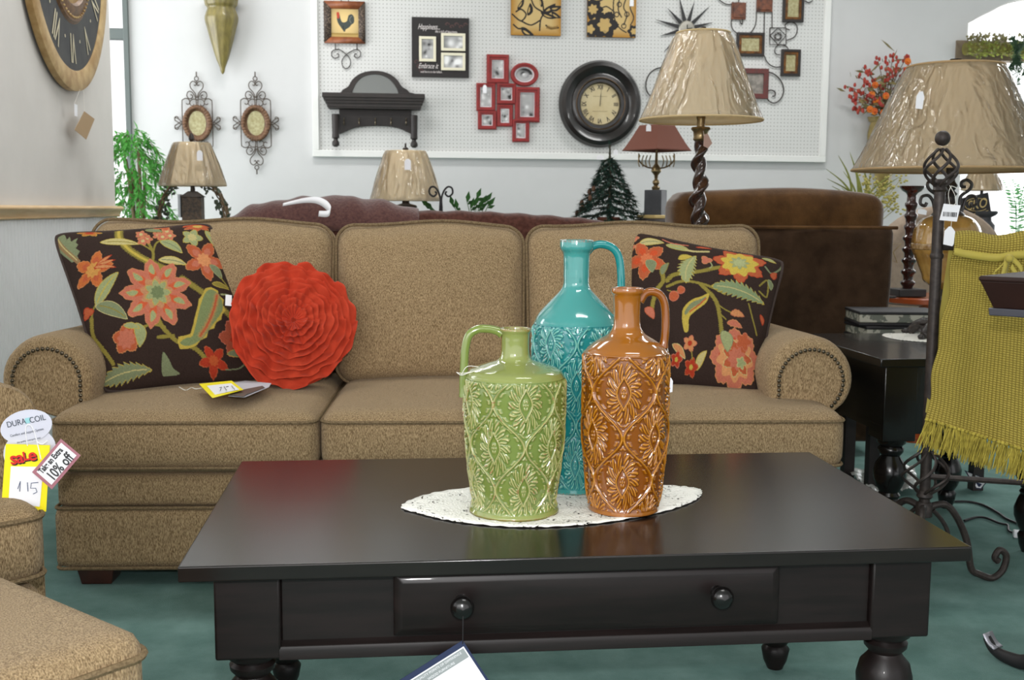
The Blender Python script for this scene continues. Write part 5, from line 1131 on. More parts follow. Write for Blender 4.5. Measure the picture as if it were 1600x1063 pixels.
# 2 big lamp with amber urn on the end table at right
ET = np.array([1.372, 3.03]); eh = .60; ew, ed = .60, .66
t = thing('end_table', 'black end table with chunky turned legs at the right end of the sofa', 'table', (ET[0]+ew/2, ET[1]+ed/2, 0))
MB().box((0, 0, eh-.0125), (ew, ed, .025)).build('tabletop', M_black, t, bevel=.003)
zlb = float(P(1400, 686, 3.1)[2]); i = .028; LP = turned_leg(zlb)
for sx in (-1, 1):
    for sy in (-1, 1):
        x1, y1 = sx*(ew/2-i-.05), sy*(ed/2-i-.05); lg = MB().box((x1, y1, (zlb+eh-.025)/2), (.10, .10, eh-.025-zlb)).build('leg', M_black, t, bevel=.003)
        MB().lathe([(r*1.0, z) for r, z in LP], 30, (x1, y1, 0)).build('turned_foot', M_black, lg, sharp=50)
for nm_, bx_ in (('front_apron', (0, -ed/2+i+.02, ew-2*i-.2, .018)), ('back_apron', (0, ed/2-i-.02, ew-2*i-.2, .018)), ('side_apron', (-ew/2+i+.02, 0, .018, ed-2*i-.2)), ('side_apron', (ew/2-i-.02, 0, .018, ed-2*i-.2))):
    MB().b2(bx_[0]-bx_[2]/2, bx_[0]+bx_[2]/2, bx_[1]-bx_[3]/2, bx_[1]+bx_[3]/2, zlb+.02, eh-.026).build(nm_, M_black, t, bevel=.001)
pp = [PZ(x, y, eh+.001)[:2] for x, y in ((1364, 522), (1375, 518), (1400, 516), (1440, 516))]
dc = np.array([PZ(1445, 528, eh)[0]-.02, PZ(1445, 528, eh)[1]+.0]); rX = dc[0]-pp[0][0]; dcy = dc[1]; 
ring = [(dc[0]+rX*math.cos(a), min(max(dcy+.14*math.sin(a)*1.0, ET[1]+.05), 3.66)) for a in np.linspace(0, 2*math.pi, 20, endpoint=False)]
doily(ring, eh+.0006, 'white lace doily under the amber urn lamp on the black end table')
lc = np.array([float(P(1478, 400, dcy+.02)[0]), dcy+.02]); YU = lc[1]
t = thing('table_lamp', 'amber ribbed urn lamp with large beige plastic-wrapped shade on the black end table', 'lamp', (lc[0], lc[1], eh+.003)); sL = S(1478, 300, YU)
zz = lambda y: float(P(1478, y, YU)[2])-eh-.003
sh = shade(t, 148*sL, 71*sL, zz(266), zz(104), M_shadeb, trim=mat('shade braid tan', (168, 140, 100), .8))
M_orn = mat('ornate dark resin', (38, 32, 30), .4, col2=(96, 84, 70), nscale=90, lo=.55, hi=.75, bump=1, coat=.2)
zt_ = zz(104); MB().lathe([(0, zt_-.02), (.006, zt_-.02), (.006, zt_+.0), (.020, zt_+.004), (.012, zt_+.009), (.021, zt_+.013), (.016, zt_+.020), (.019, zt_+.024), (0, zt_+.027)], 14, func=lambda a, z: 1+.1*math.sin(6*a)).build('finial', M_orn, t)
fz = lambda a, z: 1
u_ = 52*sL
pr = [(.03, zz(452)), (.6*u_, zz(440)), (.68*u_, zz(428)), (.86*u_, zz(405)), (.96*u_, zz(394)), (1.0*u_, zz(384)), (.98*u_, zz(370)), (.90*u_, zz(354)), (.72*u_, zz(342)), (.45*u_, zz(336))]
M_amber = mat('amber crackle glass', (132, 94, 40), .10, coat=1, spec=.8, col2=(176, 138, 74), nscale=9, detail=8)
MB().lathe([tuple(a) for a in catmull(pr, 6)], 96, func=lambda a, z: 1+.028*(abs(math.cos(a*7))**.5-.7)).build('glass_urn', M_amber, t, sharp=60)
MB().lathe([(u_*.99, zz(390)), (u_*1.02, zz(389)), (u_*1.03, zz(384)), (u_*1.02, zz(381)), (u_*.99, zz(380))], 60, cap=False).build('urn_band', mat('amber band', (120, 88, 48), .2, coat=.6, col2=(176, 150, 110), nscale=60), t)
pr = [(.46*u_, zz(343)), (.50*u_, zz(339)), (.47*u_, zz(334)), (.30*u_, zz(328)), (.20*u_, zz(318)), (.17*u_, zz(308)), (.24*u_, zz(303)), (.15*u_, zz(298)), (.24*u_, zz(290)), (.16*u_, zz(284)), (.12*u_, zz(270)), (.10*u_, zz(220))]
MB().lathe(pr, 28).build('ornate_neck', M_orn, t, sharp=40)
for sg in (-1, 1):
    L = lambda l: [(sg*x*sL, 0, zz(y)) for x, y in l]
    MB().tube(catmull(L([(22, 334), (18, 318), (20, 306), (33, 296), (36, 287), (28, 281), (20, 284), (20, 291), (26, 292)]), 6), .0055, 7).tube(catmull(L([(22, 332), (26, 315), (34, 306), (44, 308), (46, 318), (39, 322), (36, 317)]), 6), .0055, 7).build('scroll_handle', M_orn, t)
pr = [(0, zz(450)), (.03, zz(450)), (.022, zz(462)), (.028, zz(468)), (.020, zz(480)), (.026, zz(492)), (.045, zz(500)), (.055, zz(506)), (.05, zz(510)), (.075, zz(516)), (.078, zz(519)), (0, zz(519))]
MB().lathe(pr[::-1], 30).build('stem_base', M_orn, t, sharp=40)
for k in range(4):
    a = math.radians(215+90*k); d = np.array([math.cos(a), math.sin(a)]); l = [(d[0]*r, d[1]*r, z) for r, z in ((.035, .040), (.07, .038), (.095, .026), (.115, .008), (.135, .005), (.142, .010))]
    MB().tube(catmull(l, 5), [.020]*6+[.018]*6+[.016]*4+[.011]*5+[.008]*5, 10).build('claw_foot', M_orn, t)
MB().lathe([(0, .022), (.07, .022), (.074, .036), (.06, zz(518)), (0, zz(518))], 24).build('foot_plate', M_orn, t)
# tag inside the shade wrap
c = P(1437.5, 156, YU-.22); o = MB().prism([(-.013, -.026), (.009, -.028), (.013, .010), (.008, .026), (-.004, .024), (-.012, .010)], 0, .001).build('price_tag', M_paper, flat=True); tag(o, 'white paper price tag on the large beige shade at right', 'tag', loc=c)

# 3 left far lamp with lantern body
def far_lamp(label, xc, Y, yt, yb, rt_px, rb_px, zb, mt, sq=1, nseg=None, wrap=True, pleat=0):
    c = P(xc, yb, Y); t = thing('table_lamp', label, 'lamp', (c[0], c[1], zb)); s_ = S(xc, yb, Y); f = lambda y: float(P(xc, y, Y)[2])-zb
    shade(t, rb_px*s_, rt_px*s_, f(yb), f(yt), mt, nseg=nseg, wrap=wrap, pleat=pleat, sq=sq); return t, s_, f
YF = 5.9
t, s_, f = far_lamp('lantern lamp with wrapped cream bell shade in front of the left oval frame', 301, YF, 223, 291, 28, 52, .72, M_shade, nseg=6)
MB().lathe([(.004, f(240)), (.006, f(222)), (.014, f(218)), (.012, f(212)), (.004, f(208))], 12).build('finial', M_iron, t)
lw = 15*s_; mb = MB(); mb.box((0, 0, (f(308)+.03)/2), (2*lw, 2*lw, f(308)-.03)); mb.build('lantern_body', mat('pierced dark metal', (40, 32, 26), .5, col2=(92, 72, 50), nscale=60, bump=1), t, bevel=.003)
mb = MB(); mb.box((0, 0, (f(308)+f(299))/2), (2.3*lw, 2.3*lw, f(299)-f(308)), taper=.35); mb.lathe([(.012, f(299)), (.01, f(285))], 10); mb.build('lantern_roof', M_iron, t)
MB().box((-lw-.012, 0, f(322)), (.012, 2*lw, f(304)-f(340))).build('lantern_door', mat('pale side panel', (170, 176, 180), .4, metal=.4), t)
MB().box((0, 0, .015), (2.6*lw, 2.6*lw, .03)).build('base', M_iron, t)
side_table(P(301, 300, YF)[0], YF, .55, .45, .72, 'small dark table under the lantern lamp behind the sofa')
small_tag(312, 243, YF-.16, .028, .05, 'white tag on the shade of the lantern lamp')
# 4 middle far lamp
t, s_, f = far_lamp('slim dark lamp with wrapped cream shade in front of the pegboard bottom edge', 634, YF, 236, 314, 31, 56, .72, M_shade)
MB().lathe([(.004, f(240)), (.014, f(235)), (.016, f(232)), (.006, f(230)), (.004, f(224))], 12).build('finial', M_iron, t)
MB().lathe([(0, 0), (.09, 0), (.085, .02), (.03, .04), (.022, .1), (.03, .15), (.02, f(340)), (.018, f(332)), (.06, f(324)), (.055, f(321)), (.02, f(318)), (.01, f(300))], 20).build('lamp_body', M_iron, t)
side_table(P(682, 300, YF)[0], YF, .9, .45, .72, 'small dark table under the slim dark lamp behind the brown sofa')
small_tag(637, 257, YF-.15, .032, .055, 'white tag on the shade of the slim dark lamp')
# 5 brown square lamp with antlers
t, s_, f = far_lamp('brown square-shaded lamp with brass antlers on a black block base', 1026, 5.6, 196, 236, 27, 54, .925, mat('brown square shade cloth', (112, 66, 52), .85), nseg=4, wrap=False)
t.rotation_euler = (0, 0, math.radians(-12))
R45 = math.radians(28+0)
bw = 14*s_; MB().box((0, 0, (f(337)+f(297))/2), (2*bw, 2*bw, f(297)-f(337)), rz=math.radians(-20)).build('stone_block', mat('black marble', (46, 48, 52), .5, col2=(64, 66, 70), nscale=9), t, bevel=.003)
MB().lathe([(0, f(350)), (.095, f(350)), (.1, f(346)), (.09, f(342)), (0, f(342))], 32).build('base', M_iron, t)
MB().box((0, 0, (f(342)+f(337))/2+.002), (.13, .13, .018), rz=math.radians(45)).build('gold_plinth', mat('gilded plinth', (206, 180, 120), .4, metal=.2), t, bevel=.004)
MB().lathe([(.018, f(297)), (.022, f(293)), (.010, f(290)), (.018, f(286)), (.017, f(283)), (.008, f(280)), (.010, f(274)), (.026, f(268)), (.022, f(262)), (.008, f(256)), (.006, f(234))], 16).build('brass_stem', M_brass, t)
for sg in (-1, 1):
    mb = MB(); b0 = (sg*.015, 0, f(263)); mb.tube(catmull([b0, (sg*.05, -.01, f(261)), (sg*.085, 0, f(252)), (sg*.088, 0, f(240))], 5), .004, 6)
    for k in range(4): x = .03+.018*k; mb.tube(catmull([(sg*x, -.008, f(261)), (sg*(x+.006), -.012, f(252)), (sg*(x-.002), -.014, f(243))], 4), .003, 5)
    mb.build('antler', M_brass, t)
small_tag(1013.5, 200, 5.48, .024, .032, 'small white tag on the brown square lamp shade')
cx = (P(905, 350, 5.6)[0]+P(1056, 350, 5.6)[0])/2
t = thing('sideboard', 'dark sideboard behind the sofa carrying the small pine tree and the square-shaded lamp', 'sideboard', (cx, 5.65, 0)); hw = (P(1060, 350, 5.6)[0]-P(900, 350, 5.6)[0])/2
MB().box((0, 0, .91), (2*hw, .46, .03)).build('tabletop', M_espresso, t, bevel=.003); MB().box((0, 0, .475), (2*hw-.05, .42, .83)).build('cabinet', M_espresso, t, bevel=.004); MB().box((0, 0, .03), (2*hw-.1, .36, .06)).build('plinth', M_espresso, t)
for x in (-hw/2, hw/2):
    d_ = MB().box((x, -.216, .5), (hw-.06, .014, .7)).build('door', M_espresso, t, bevel=.003); MB().sph((x+(.1 if x < 0 else -.1), -.232, .55), .012).build('knob', M_brass, d_)
# 6 far right small lamp
t, s_, f = far_lamp('small beige wrapped lamp in front of the bright arched window', 1534, 6.2, 268, 298, 18, 30, .75, M_shadeb)
MB().lathe([(0, 0), (.07, 0), (.06, .015), (.014, .03), (.010, f(330)), (.016, f(322)), (.009, f(312)), (.008, f(290))], 14).build('lamp_stem', M_iron, t)
side_table(float(P(1534, 300, 6.2)[0])+.1, 6.2, .7, .5, .75, 'dark table under the small lamp near the arched window')

# ------------------------------------------------------------------ mini pine tree
c = P(951, 345, 5.6); t = thing('pine_tree', 'small artificial pine tree with cones standing on the dark sideboard', 'plant', (c[0], c[1], .925)); s_ = S(951, 290, 5.6)
H_ = float(P(951, 226, 5.6)[2])-.925; rr = np.random.default_rng(5); nd = MB(); br = MB(); cn = MB(); br.tube([(0, 0, 0), (.004, 0, H_*.5), (0, 0, H_)], [.011, .008, .004], 7)
def needles(p0, p1, L_):
    d = np.array(p1)-np.array(p0); n_ = max(4, int(np.linalg.norm(d)/.0035))
    for k in range(n_):
        b = np.array(p0)+d*k/n_
        for _ in range(3):
            v_ = rr.normal(0, 1, 3); v_ = v_/np.linalg.norm(v_)*.8+d/np.linalg.norm(d)*.7; e = b+v_*L_; w_ = np.cross(v_, (0, .3, 1)); w_ = w_/np.linalg.norm(w_)*.0032
            nd.add([b-w_, b+w_, e], [(0, 1, 2)])
for k in range(54):
    u = (k/54)**.85; z = .04+u*(H_-.10); R_ = (1-u)*.20*rr.uniform(.75, 1.1)+.035; a = k*2.4+rr.uniform(-.3, .3)
    e = np.array([R_*math.cos(a), R_*math.sin(a), z-.02-R_*.20]); m_ = e*.55+np.array([0, 0, z*.45+.012]); br.tube([(0, 0, z), tuple(m_), tuple(e)], .0025, 4); needles((0, 0, z), m_, .024); needles(m_, e, .026)
    for s0 in (-1, 1):
        q_ = m_+np.array([R_*.35*math.cos(a+s0*.7), R_*.35*math.sin(a+s0*.7), -.008]); br.tube([tuple(m_), tuple(q_)], .002, 4); needles(m_, q_, .022)
    if k in (6, 9, 14, 17, 22, 25, 30, 33): cn.sph(e-(0, 0, .012), (.011, .011, .016), 8, 6)
needles((0, 0, H_-.08), (0, 0, H_+.01), .016)
br.build('trunk', mat('wrapped bark', (70, 62, 48), .9), t); nd.build('needles', mat('dusty green needles', (36, 66, 56), .8, col2=(52, 84, 70), nscale=40), t, flat=True)['kind'] = 'stuff'
for _k in [0]: o = cn.build('pine_cones', mat('pine cone brown', (92, 62, 42), .7), t)
MB().lathe([(0, 0), (.05, 0), (.06, .05), (.055, .055), (0, .055)], 16).build('pot', mat('burlap pot', (104, 60, 44), .9), t)
small_tag(938, 246, 5.56, .036, .022, 'white tag on the left side of the pine tree top')
small_tag(962, 238, 5.56, .022, .026, 'white tag on the right side of the pine tree top')

# ================================================================== FURNITURE BEHIND THE SOFA
M_choc = mat('chocolate plush', (66, 40, 34), .95, spec=.05, col2=(88, 56, 48), nscale=60, bump=.8, sheen=.3)
M_brn = mat('brown suede', (68, 46, 26), .95, spec=.05, col2=(94, 66, 38), nscale=9, bump=.35, bscale=160, sheen=.4)
M_brnd = mat('dark brown suede', (52, 38, 27), .95, spec=.05, col2=(70, 52, 38), nscale=11, bump=.35, bscale=160, sheen=.25)
YB = 4.75; xa = P(345, 345, YB)[0]; xb = P(965, 350, YB)[0]; zt = float(P(600, 329, YB)[2])
t = thing('brown_sofa', 'chocolate brown plush sofa seen behind the tan sofa, only its back top showing', 'sofa', ((xa+xb)/2, YB, 0)); hw = (xb-xa)/2
def wp(q, U):
    q = q.copy(); x = q[..., 0]/hw; q[..., 2] += -.055*np.clip(x-.2, 0, 1)**1.5*(U[..., 2] > 0)-.06*np.clip(-x-.35, 0, 1)**1.2*(U[..., 2] > 0)+.003*np.sin(x*40)*(U[..., 2] > .9); return q
weld(cushion(MB(), (0, .14, zt/2+.04), (2*hw, .26, zt-.08), r=.07, n=(60, 8, 14), warp=wp).build('back', M_choc, t))
weld(cushion(MB(), (0, .55, .27), (2*hw-.3, .7, .38), r=.06, n=(20, 10, 6)).build('seat', M_choc, t))
for sx in (-1, 1): weld(cushion(MB(), (sx*(hw-.13), .6, .33), (.26, .85, .56), r=.08, n=(8, 14, 10)).build('arm', M_choc, t))
for sx in (-1, 1):
    for y in (.12, .85): MB().box((sx*(hw-.15), y, .04), (.07, .07, .08)).build('foot', M_foot, t)
# rumpled throw lying on its back
n1, n2 = 120, 30; bx0 = P(352, 340, YB)[0]-(xa+xb)/2; bx1 = P(655, 330, YB)[0]-(xa+xb)/2; U_, V_ = np.meshgrid(np.linspace(0, 1, n1), np.linspace(0, 1, n2))
Xb = bx0+(bx1-bx0)*U_; hump = np.interp(U_, [0, .12, .25, .38, .5, .62, .75, .88, 1], [.0, .035, .052, .066, .060, .050, .040, .022, .004]); a = (V_-.5)*math.pi
zbk = zt-.0-.06*np.clip(-Xb/hw-.35, 0, 1)**1.2
Yb_ = .14+.15*np.sin(a*.95); Zb = zbk+hump*np.cos(a)**.6-.10*(1-np.cos(a))*.9+.006*np.sin(U_*19+V_*8+np.sin(U_*9)*2)+.003*np.sin(U_*43-V_*5)
o = MB().grid(Xb+(xa+xb)/2, Yb_+YB, Zb+.006).build('blanket', mat('dark plum plush blanket', (70, 40, 38), .95, col2=(92, 60, 54), nscale=90, bump=1, sheen=.3), solid=.006, sharp=80); tag(o, 'rumpled dark plum blanket bunched on top of the brown sofa back', 'blanket')
c = P(505, 325, YB-.05); rb_ = catmull([P(x, y, YB-.06+d) for x, y, d in ((442, 320, .03), (460, 316, .03), (478, 313, .0), (495, 313, -.02), (508, 319, -.04), (516, 328, -.06), (512, 334, -.07), (498, 334, -.06))], 6)-c
o = MB().strip(rb_, np.interp(np.linspace(0, 1, len(rb_)), [0, .3, .6, 1], [.012, .022, .034, .022]), (.15, .3, 1)).build('white_ribbon', mat('white ribbon', (228, 228, 232), .5), solid=.001); tag(o, 'white ribbon trailing over the plum blanket', 'ribbon', loc=c)
# suede recliner at right
YR = 4.42; xa = P(1058, 330, YR)[0]; xb = P(1398, 330, YR)[0]; zt = float(P(1200, 306, YR)[2]); zm = float(P(1200, 352, YR)[2])
t = thing('recliner', 'brown suede recliner seen from behind, right of the twisted lamp', 'armchair', ((xa+xb)/2, YR, 0), 0); hw = (xb-xa)/2
def wp2(q, U): q = q.copy(); q[..., 2] += (.005*np.sin(q[..., 0]*9+1)-.02*np.abs(U[..., 0])**6)*(U[..., 2] > .3); return q
weld(cushion(MB(), (-.01, .13, (zt+zm)/2-.01), (2*hw-.03, .22, zt-zm+.07), r=.045, puff=(.01, .02, .006), n=(30, 8, 10), warp=wp2).build('head_cushion', M_brn, t))
xl = P(1068, 355, YR)[0]-(xa+xb)/2; xr = P(1402, 355, YR)[0]-(xa+xb)/2
def wp3(q, U): q = q.copy(); k = (1-(U[..., 2]+1)/2); q[..., 0] *= 1-.10*k; q[..., 1] += .012*np.sin(q[..., 0]*11)*np.sin(q[..., 2]*9)*(U[..., 1] < 0); return q
weld(cushion(MB(), ((xl+xr)/2, .08, zm/2+.03), (xr-xl, .16, zm-.06), r=.03, puff=(0, .01, .0), n=(24, 6, 20), warp=wp3).build('back_panel', M_brnd, t))
weld(cushion(MB(), (0, .50, .26), (2*hw-.3, .65, .36), r=.06, n=(14, 10, 6)).build('seat', M_brn, t))
for sx in (-1, 1): weld(cushion(MB(), (sx*(hw-.12), .50, .32), (.22, .75, .56), r=.08, n=(8, 14, 10)).build('arm', M_brn, t))
MB().box((0, .35, .04), (2*hw-.3, .6, .07)).build('metal_base', M_iron, t)
MB().tube([((xl+xr)/2-(xr-xl)/2*.99+q*(xr-xl)*.99/20, -.012, zm-.008) for q in range(21)], .008, 6).build('seam_roll', M_brn, t)

# ================================================================== RIGHT SIDE
# wrought iron quilt stand with olive throw
YQ = 2.86; pb = P(1446, 750, YQ); px_, py_ = float(pb[0]), YQ
t = thing('quilt_stand', 'wrought iron quilt stand with caged ball finial and scroll feet at right', 'stand', (px_, py_, 0))
zq = lambda y, x=1465: float(P(x, y, YQ)[2]); ztop = zq(216)
MB().tube([(0, 0, zq(800)), (0, 0, zq(290))], .0145, 16).lathe([(.016, zq(404)), (.018, zq(400)), (.016, zq(396))], 16).build('post', M_iron, t)
MB().sph((0, 0, ztop), .020, 20, 14).build('ball_finial', M_iron, t)
def cage(z0, z1, R_, n_, tw, r_=.0042):
    for k in range(n_):
        u = np.linspace(0, 1, 22); a = 2*math.pi*k/n_+u*tw; R0 = .010+R_*np.sin(u*math.pi)**.8*(.75+.5*(.5-np.abs(u-.45)))
        MB().tube(np.stack([R0*np.cos(a), R0*np.sin(a), z0+(z1-z0)*u], 1), r_, 6).build('cage_wire', M_iron, t)
cage(zq(292), zq(233), .036, 6, 2.4)
MB().lathe([(.016, zq(300)), (.020, zq(297)), (.014, zq(290)), (.018, zq(286)), (.012, zq(280))], 16).build('collar', M_iron, t)
zc0, zc1 = zq(772), zq(704); cage(zc0, zc1, .056, 6, 2.2)
MB().lathe([(.018, zq(778)), (.022, zq(775)), (.020, zq(770)), (.014, zq(766))], 16).lathe([(.022, zq(806)), (.022, zq(788)), (.017, zq(784))], 16).build('lower_collar', M_iron, t)
sc_ = PZ(1556, 908, 0); d0 = np.array([sc_[0]-px_, sc_[1]-py_]); Ld = np.linalg.norm(d0)
zj = zq(795)
for k, (ang, L_) in enumerate(((math.atan2(d0[1], d0[0]), Ld), (math.atan2(d0[1], d0[0])+math.radians(120), Ld), (math.atan2(d0[1], d0[0])-math.radians(120), Ld))):
    d = np.array([math.cos(ang), math.sin(ang)]); l = [(0, zj), (.25, zj+.012), (.42, zj-.02), (.58, zj-.09), (.66, zj-.17), (.78, .02), (.95, .009), (1.08, .03), (1.12, .07), (1.03, .088), (.97, .068), (1.02, .056)]
    if zj < .2: l = [(0, zj), (.22, zj+.01), (.40, zj-.012), (.55, zj*.72), (.66, zj*.38), (.80, .016), (.95, .010), (1.08, .032), (1.10, .068), (1.02, .082), (.96, .064), (1.01, .054)]
    p_ = catmull([(d[0]*r*L_, d[1]*r*L_, z) for r, z in l], 6); MB().tube(p_, .0095, 10).build('scroll_leg', M_iron, t)
    l = [(.12, zj-.004), (.25, zj-.035), (.33, zj-.07), (.29, zj-.095), (.22, zj-.08), (.25, zj-.062)]
    MB().tube(catmull([(d[0]*r*L_, d[1]*r*L_, z) for r, z in l], 6), .006, 7).build('inner_scroll', M_iron, t)
# the bar that carries the throw, running to the right and nearer
tl = P(1493, 366, YQ-.0); tr = P(1640, 364, 2.76); tdir = np.array([tr[0]-px_, tr[1]-py_]); 
zbar = float(P(1493, 366, YQ)[2])-.035
MB().tube([(.03, .045, zbar), (tdir[0]*1.6, tdir[1]*1.6, zbar)], .010, 10).build('top_bar', M_iron, t)
e = tdir*1.6; MB().tube([(e[0], e[1], .02), (e[0], e[1], ztop)], .0145, 12).sph((e[0], e[1], ztop), .026).build('far_post', M_iron, t)
MB().tube([(0, 0, .30), (e[0], e[1], .30)], .008, 8).build('lower_bar', M_iron, t)
for sg in (-1, 1): MB().tube(catmull([(e[0], e[1], .2), (e[0]+.1*sg*.5, e[1]+.12*sg, .12), (e[0]+.1*sg, e[1]+.2*sg, .012)], 6), .0095, 8).build('scroll_leg', M_iron, t)
# throw
M_thr = bpy.data.materials.new('olive waffle weave'); M_thr.use_nodes = True; nt = M_thr.node_tree; N = nt.nodes; L = nt.links; b = N['Principled BSDF']; b.inputs['Roughness'].default_value = .9; b.inputs['Specular IOR Level'].default_value = .1
uv = N.new('ShaderNodeAttribute'); uv.attribute_name = 'Cloth'; sp = N.new('ShaderNodeSeparateXYZ'); L.new(uv.outputs['Vector'], sp.inputs[0]); wv = []
for ax, fr_ in ((0, 1/.0095*math.pi*1), (1, 1/.0065*math.pi*1)):
    a = N.new('ShaderNodeMath'); a.operation = 'MULTIPLY'; a.inputs[1].default_value = fr_*1.0; L.new(sp.outputs[ax], a.inputs[0]); c = N.new('ShaderNodeMath'); c.operation = 'SINE'; L.new(a.outputs[0], c.inputs[0]); d = N.new('ShaderNodeMath'); d.operation = 'ABSOLUTE'; L.new(c.outputs[0], d.inputs[0]); wv.append(d)
mm = N.new('ShaderNodeMath'); mm.operation = 'MULTIPLY'; L.new(wv[0].outputs[0], mm.inputs[0]); L.new(wv[1].outputs[0], mm.inputs[1])
rp = N.new('ShaderNodeValToRGB'); rp.color_ramp.elements[0].color = (*lin(130, 113, 50), 1); rp.color_ramp.elements[1].color = (*lin(184, 165, 80), 1); rp.color_ramp.elements[0].position = .05; rp.color_ramp.elements[1].position = .6
L.new(mm.outputs[0], rp.inputs[0]); L.new(rp.outputs[0], b.inputs['Base Color']); bp = N.new('ShaderNodeBump'); bp.inputs['Strength'].default_value = .9; bp.inputs['Distance'].default_value = .003; L.new(mm.outputs[0], bp.inputs['Height']); L.new(bp.outputs[0], b.inputs['Normal'])
M_rib = mat('olive ribbon', (178, 162, 66), .75, col2=(172, 156, 70), nscale=30, sheen=.2)
M_fringe = mat('olive yarn', (188, 170, 70), .9, col2=(142, 128, 44), nscale=60)
TL_, TRr = P(1489, 363, YQ-.02), P(1660, 363, 2.74); BL_, BR_ = P(1447, 655, YQ-.07), P(1660, 722, 2.62)
ctr = (TL_+BR_)/2; t = thing('throw_blanket', 'olive yellow waffle throw with long fringe hanging on the iron quilt stand', 'blanket', ctr)
n1, n2 = 150, 150; U_, V_ = np.meshgrid(np.linspace(0, 1, n1), np.linspace(0, 1, n2)); base_ = bilin([TL_, TRr, BR_, BL_], U_, V_)-ctr
nrm = np.cross(TRr-TL_, BL_-TL_); nrm /= np.linalg.norm(nrm); nrm = nrm if nrm[1] < 0 else -nrm
fold = .010*np.sin(U_*9+1.0)*(.3+V_)+.006*np.sin(U_*17-V_*2)*V_-.012*np.exp(-((V_-.17)/.05)**2)+.014*np.exp(-((V_-.05)/.08)**2)
# rolls back over the bar at the top
back_ = np.clip(.04-V_, 0, 1)/.04; Pq = base_+nrm*(fold-.03*back_**2)[..., None]; Pq[..., 2] += .006*np.sin(U_*11)*np.exp(-V_*8)
edge_w = .004*np.sin(V_*23)*(1-U_)**6; Pq[..., 0] += edge_w+.012*np.exp(-((V_-.30)/.2)**2)*(1-U_)**8
mb = MB().grid(Pq[..., 0], Pq[..., 1], Pq[..., 2]); o = mb.build('woven_cloth', M_thr, t, sharp=80, solid=.004)
at = o.data.attributes.new('Cloth', 'FLOAT_VECTOR', 'POINT'); cl = np.stack([U_*.34, V_*.60, U_*0], -1).reshape(-1, 3); at.data.foreach_set('vector', cl.ravel())
# layer behind (other half of the folded throw)
Pb = base_-nrm*.06+np.array([0, .0, 0]); mb = MB().grid(Pb[::6, ::6, 0], Pb[::6, ::6, 1], Pb[::6, ::6, 2]*1.0); mb.build('rear_fall', M_rib, t, sharp=80)
top_ = np.stack([Pq[0], Pb[0]]); MB().grid(top_[..., 0], top_[..., 1], top_[..., 2]).build('top_fold', M_rib, t)
fr = MB(); rr = np.random.default_rng(9)
for k in range(34):
    u = (k+.5)/34; j = int(u*(n1-1)); b0 = Pq[-1, j]; 
    fr.sph(b0+nrm*.004, (.006, .006, .005), 7, 5)
    for s0 in range(12):
        o_ = rr.normal(0, .0042, 2); L_ = .068*rr.uniform(.82, 1.12); sw = rr.normal(0, .006); p0 = b0+nrm*(.002+o_[0])+np.array([o_[1]*.6, 0, -.004])
        p1 = p0+np.array([o_[1]*1.2+sw*.4-.004, -.004*rr.random(), -L_*.5]); p2 = p0+np.array([o_[1]*1.6+sw-.010, -.006*rr.random(), -L_])
        fr.tube([p0, p1, p2], [.0016, .0015, .0010], 4, cap=False)
fo_ = fr.build('fringe', M_fringe, t, sharp=80); fo_['kind'] = 'stuff'
def onT(x, y, d): # point on the throw plane lifted towards the camera
    r = ray(x, y); k = ((TL_-CAM)@nrm+d)/(r@nrm); return CAM+r*k-ctr
rbp = [onT(x, y, .030) for x, y in ((1491, 393), (1510, 397), (1535, 401), (1558, 403), (1576, 400), (1600, 398), (1640, 398))]
mb = MB(); mb.strip(catmull(rbp, 6), .020, (0, 0, 1)); mb.build('ribbon_band', M_rib, t, solid=.0015)
mb = MB(); mb.strip(catmull([onT(x, y, .036) for x, y in ((1574, 402), (1572, 415), (1568, 432), (1566, 450))], 5), .016, (1, .1, 0)).strip(catmull([onT(x, y, .036) for x, y in ((1574, 405), (1562, 418), (1552, 428), (1560, 434), (1572, 420))], 5), .010, (.4, 0, 1)).strip(catmull([onT(x, y, .04) for x, y in ((1578, 402), (1590, 412), (1597, 424), (1590, 430), (1580, 416))], 5), .012, (.4, 0, 1)); mb.sph(onT(1577, 404, .04), .010)
mb.build('ribbon_bow', M_rib, t, solid=.0012)
# tags hanging on the post
w_ = thing('barcode_tag', 'square white barcode tag tied to the top of the iron quilt stand', 'tag', P(1487, 295, YQ-.03)); b0 = np.array(w_.location)
g = lambda x, y, d=0: P(x, y, YQ-.03-d)-b0
MB().tube(catmull([g(1484, 290), g(1492, 305), g(1493, 318), g(1485, 322)], 5), .0008, 4).tube(catmull([g(1487, 290), g(1482, 302), g(1484, 320)], 5), .0008, 4).tube(catmull([g(1488, 291), g(1498, 295), g(1508, 300)], 5), .0008, 4).build('string', M_string, w_)
MB().prism([(p_[0], p_[2]) for p_ in (g(1475, 318.5), g(1501, 321), g(1495, 346.5), g(1468, 344))], 0, .0012).build('card', M_paper, w_, flat=True)
mb = MB(); rr = np.random.default_rng(2)
for k in range(15):
    x = 1473+k*1.45; a = g(x+1, 331+k*.08); wv_ = float(rr.choice([.0005, .0009])); mb.prism([(a[0]-wv_, a[2]-.012), (a[0]+wv_, a[2]-.012), (a[0]+wv_+.0006, a[2]), (a[0]-wv_+.0006, a[2])], -.0006, -.0003)
mb.build('barcode', M_ink, w_, flat=True)
w_ = thing('price_tag', 'plain white shaped tag hanging below the barcode tag on the quilt stand', 'tag', P(1487, 345, YQ-.04)); b0 = np.array(w_.location); g = lambda x, y, d=0: P(x, y, YQ-.04-d)-b0
MB().tube([g(1487, 345), g(1485.5, 357)], .0007, 4).build('thread', M_string, w_)
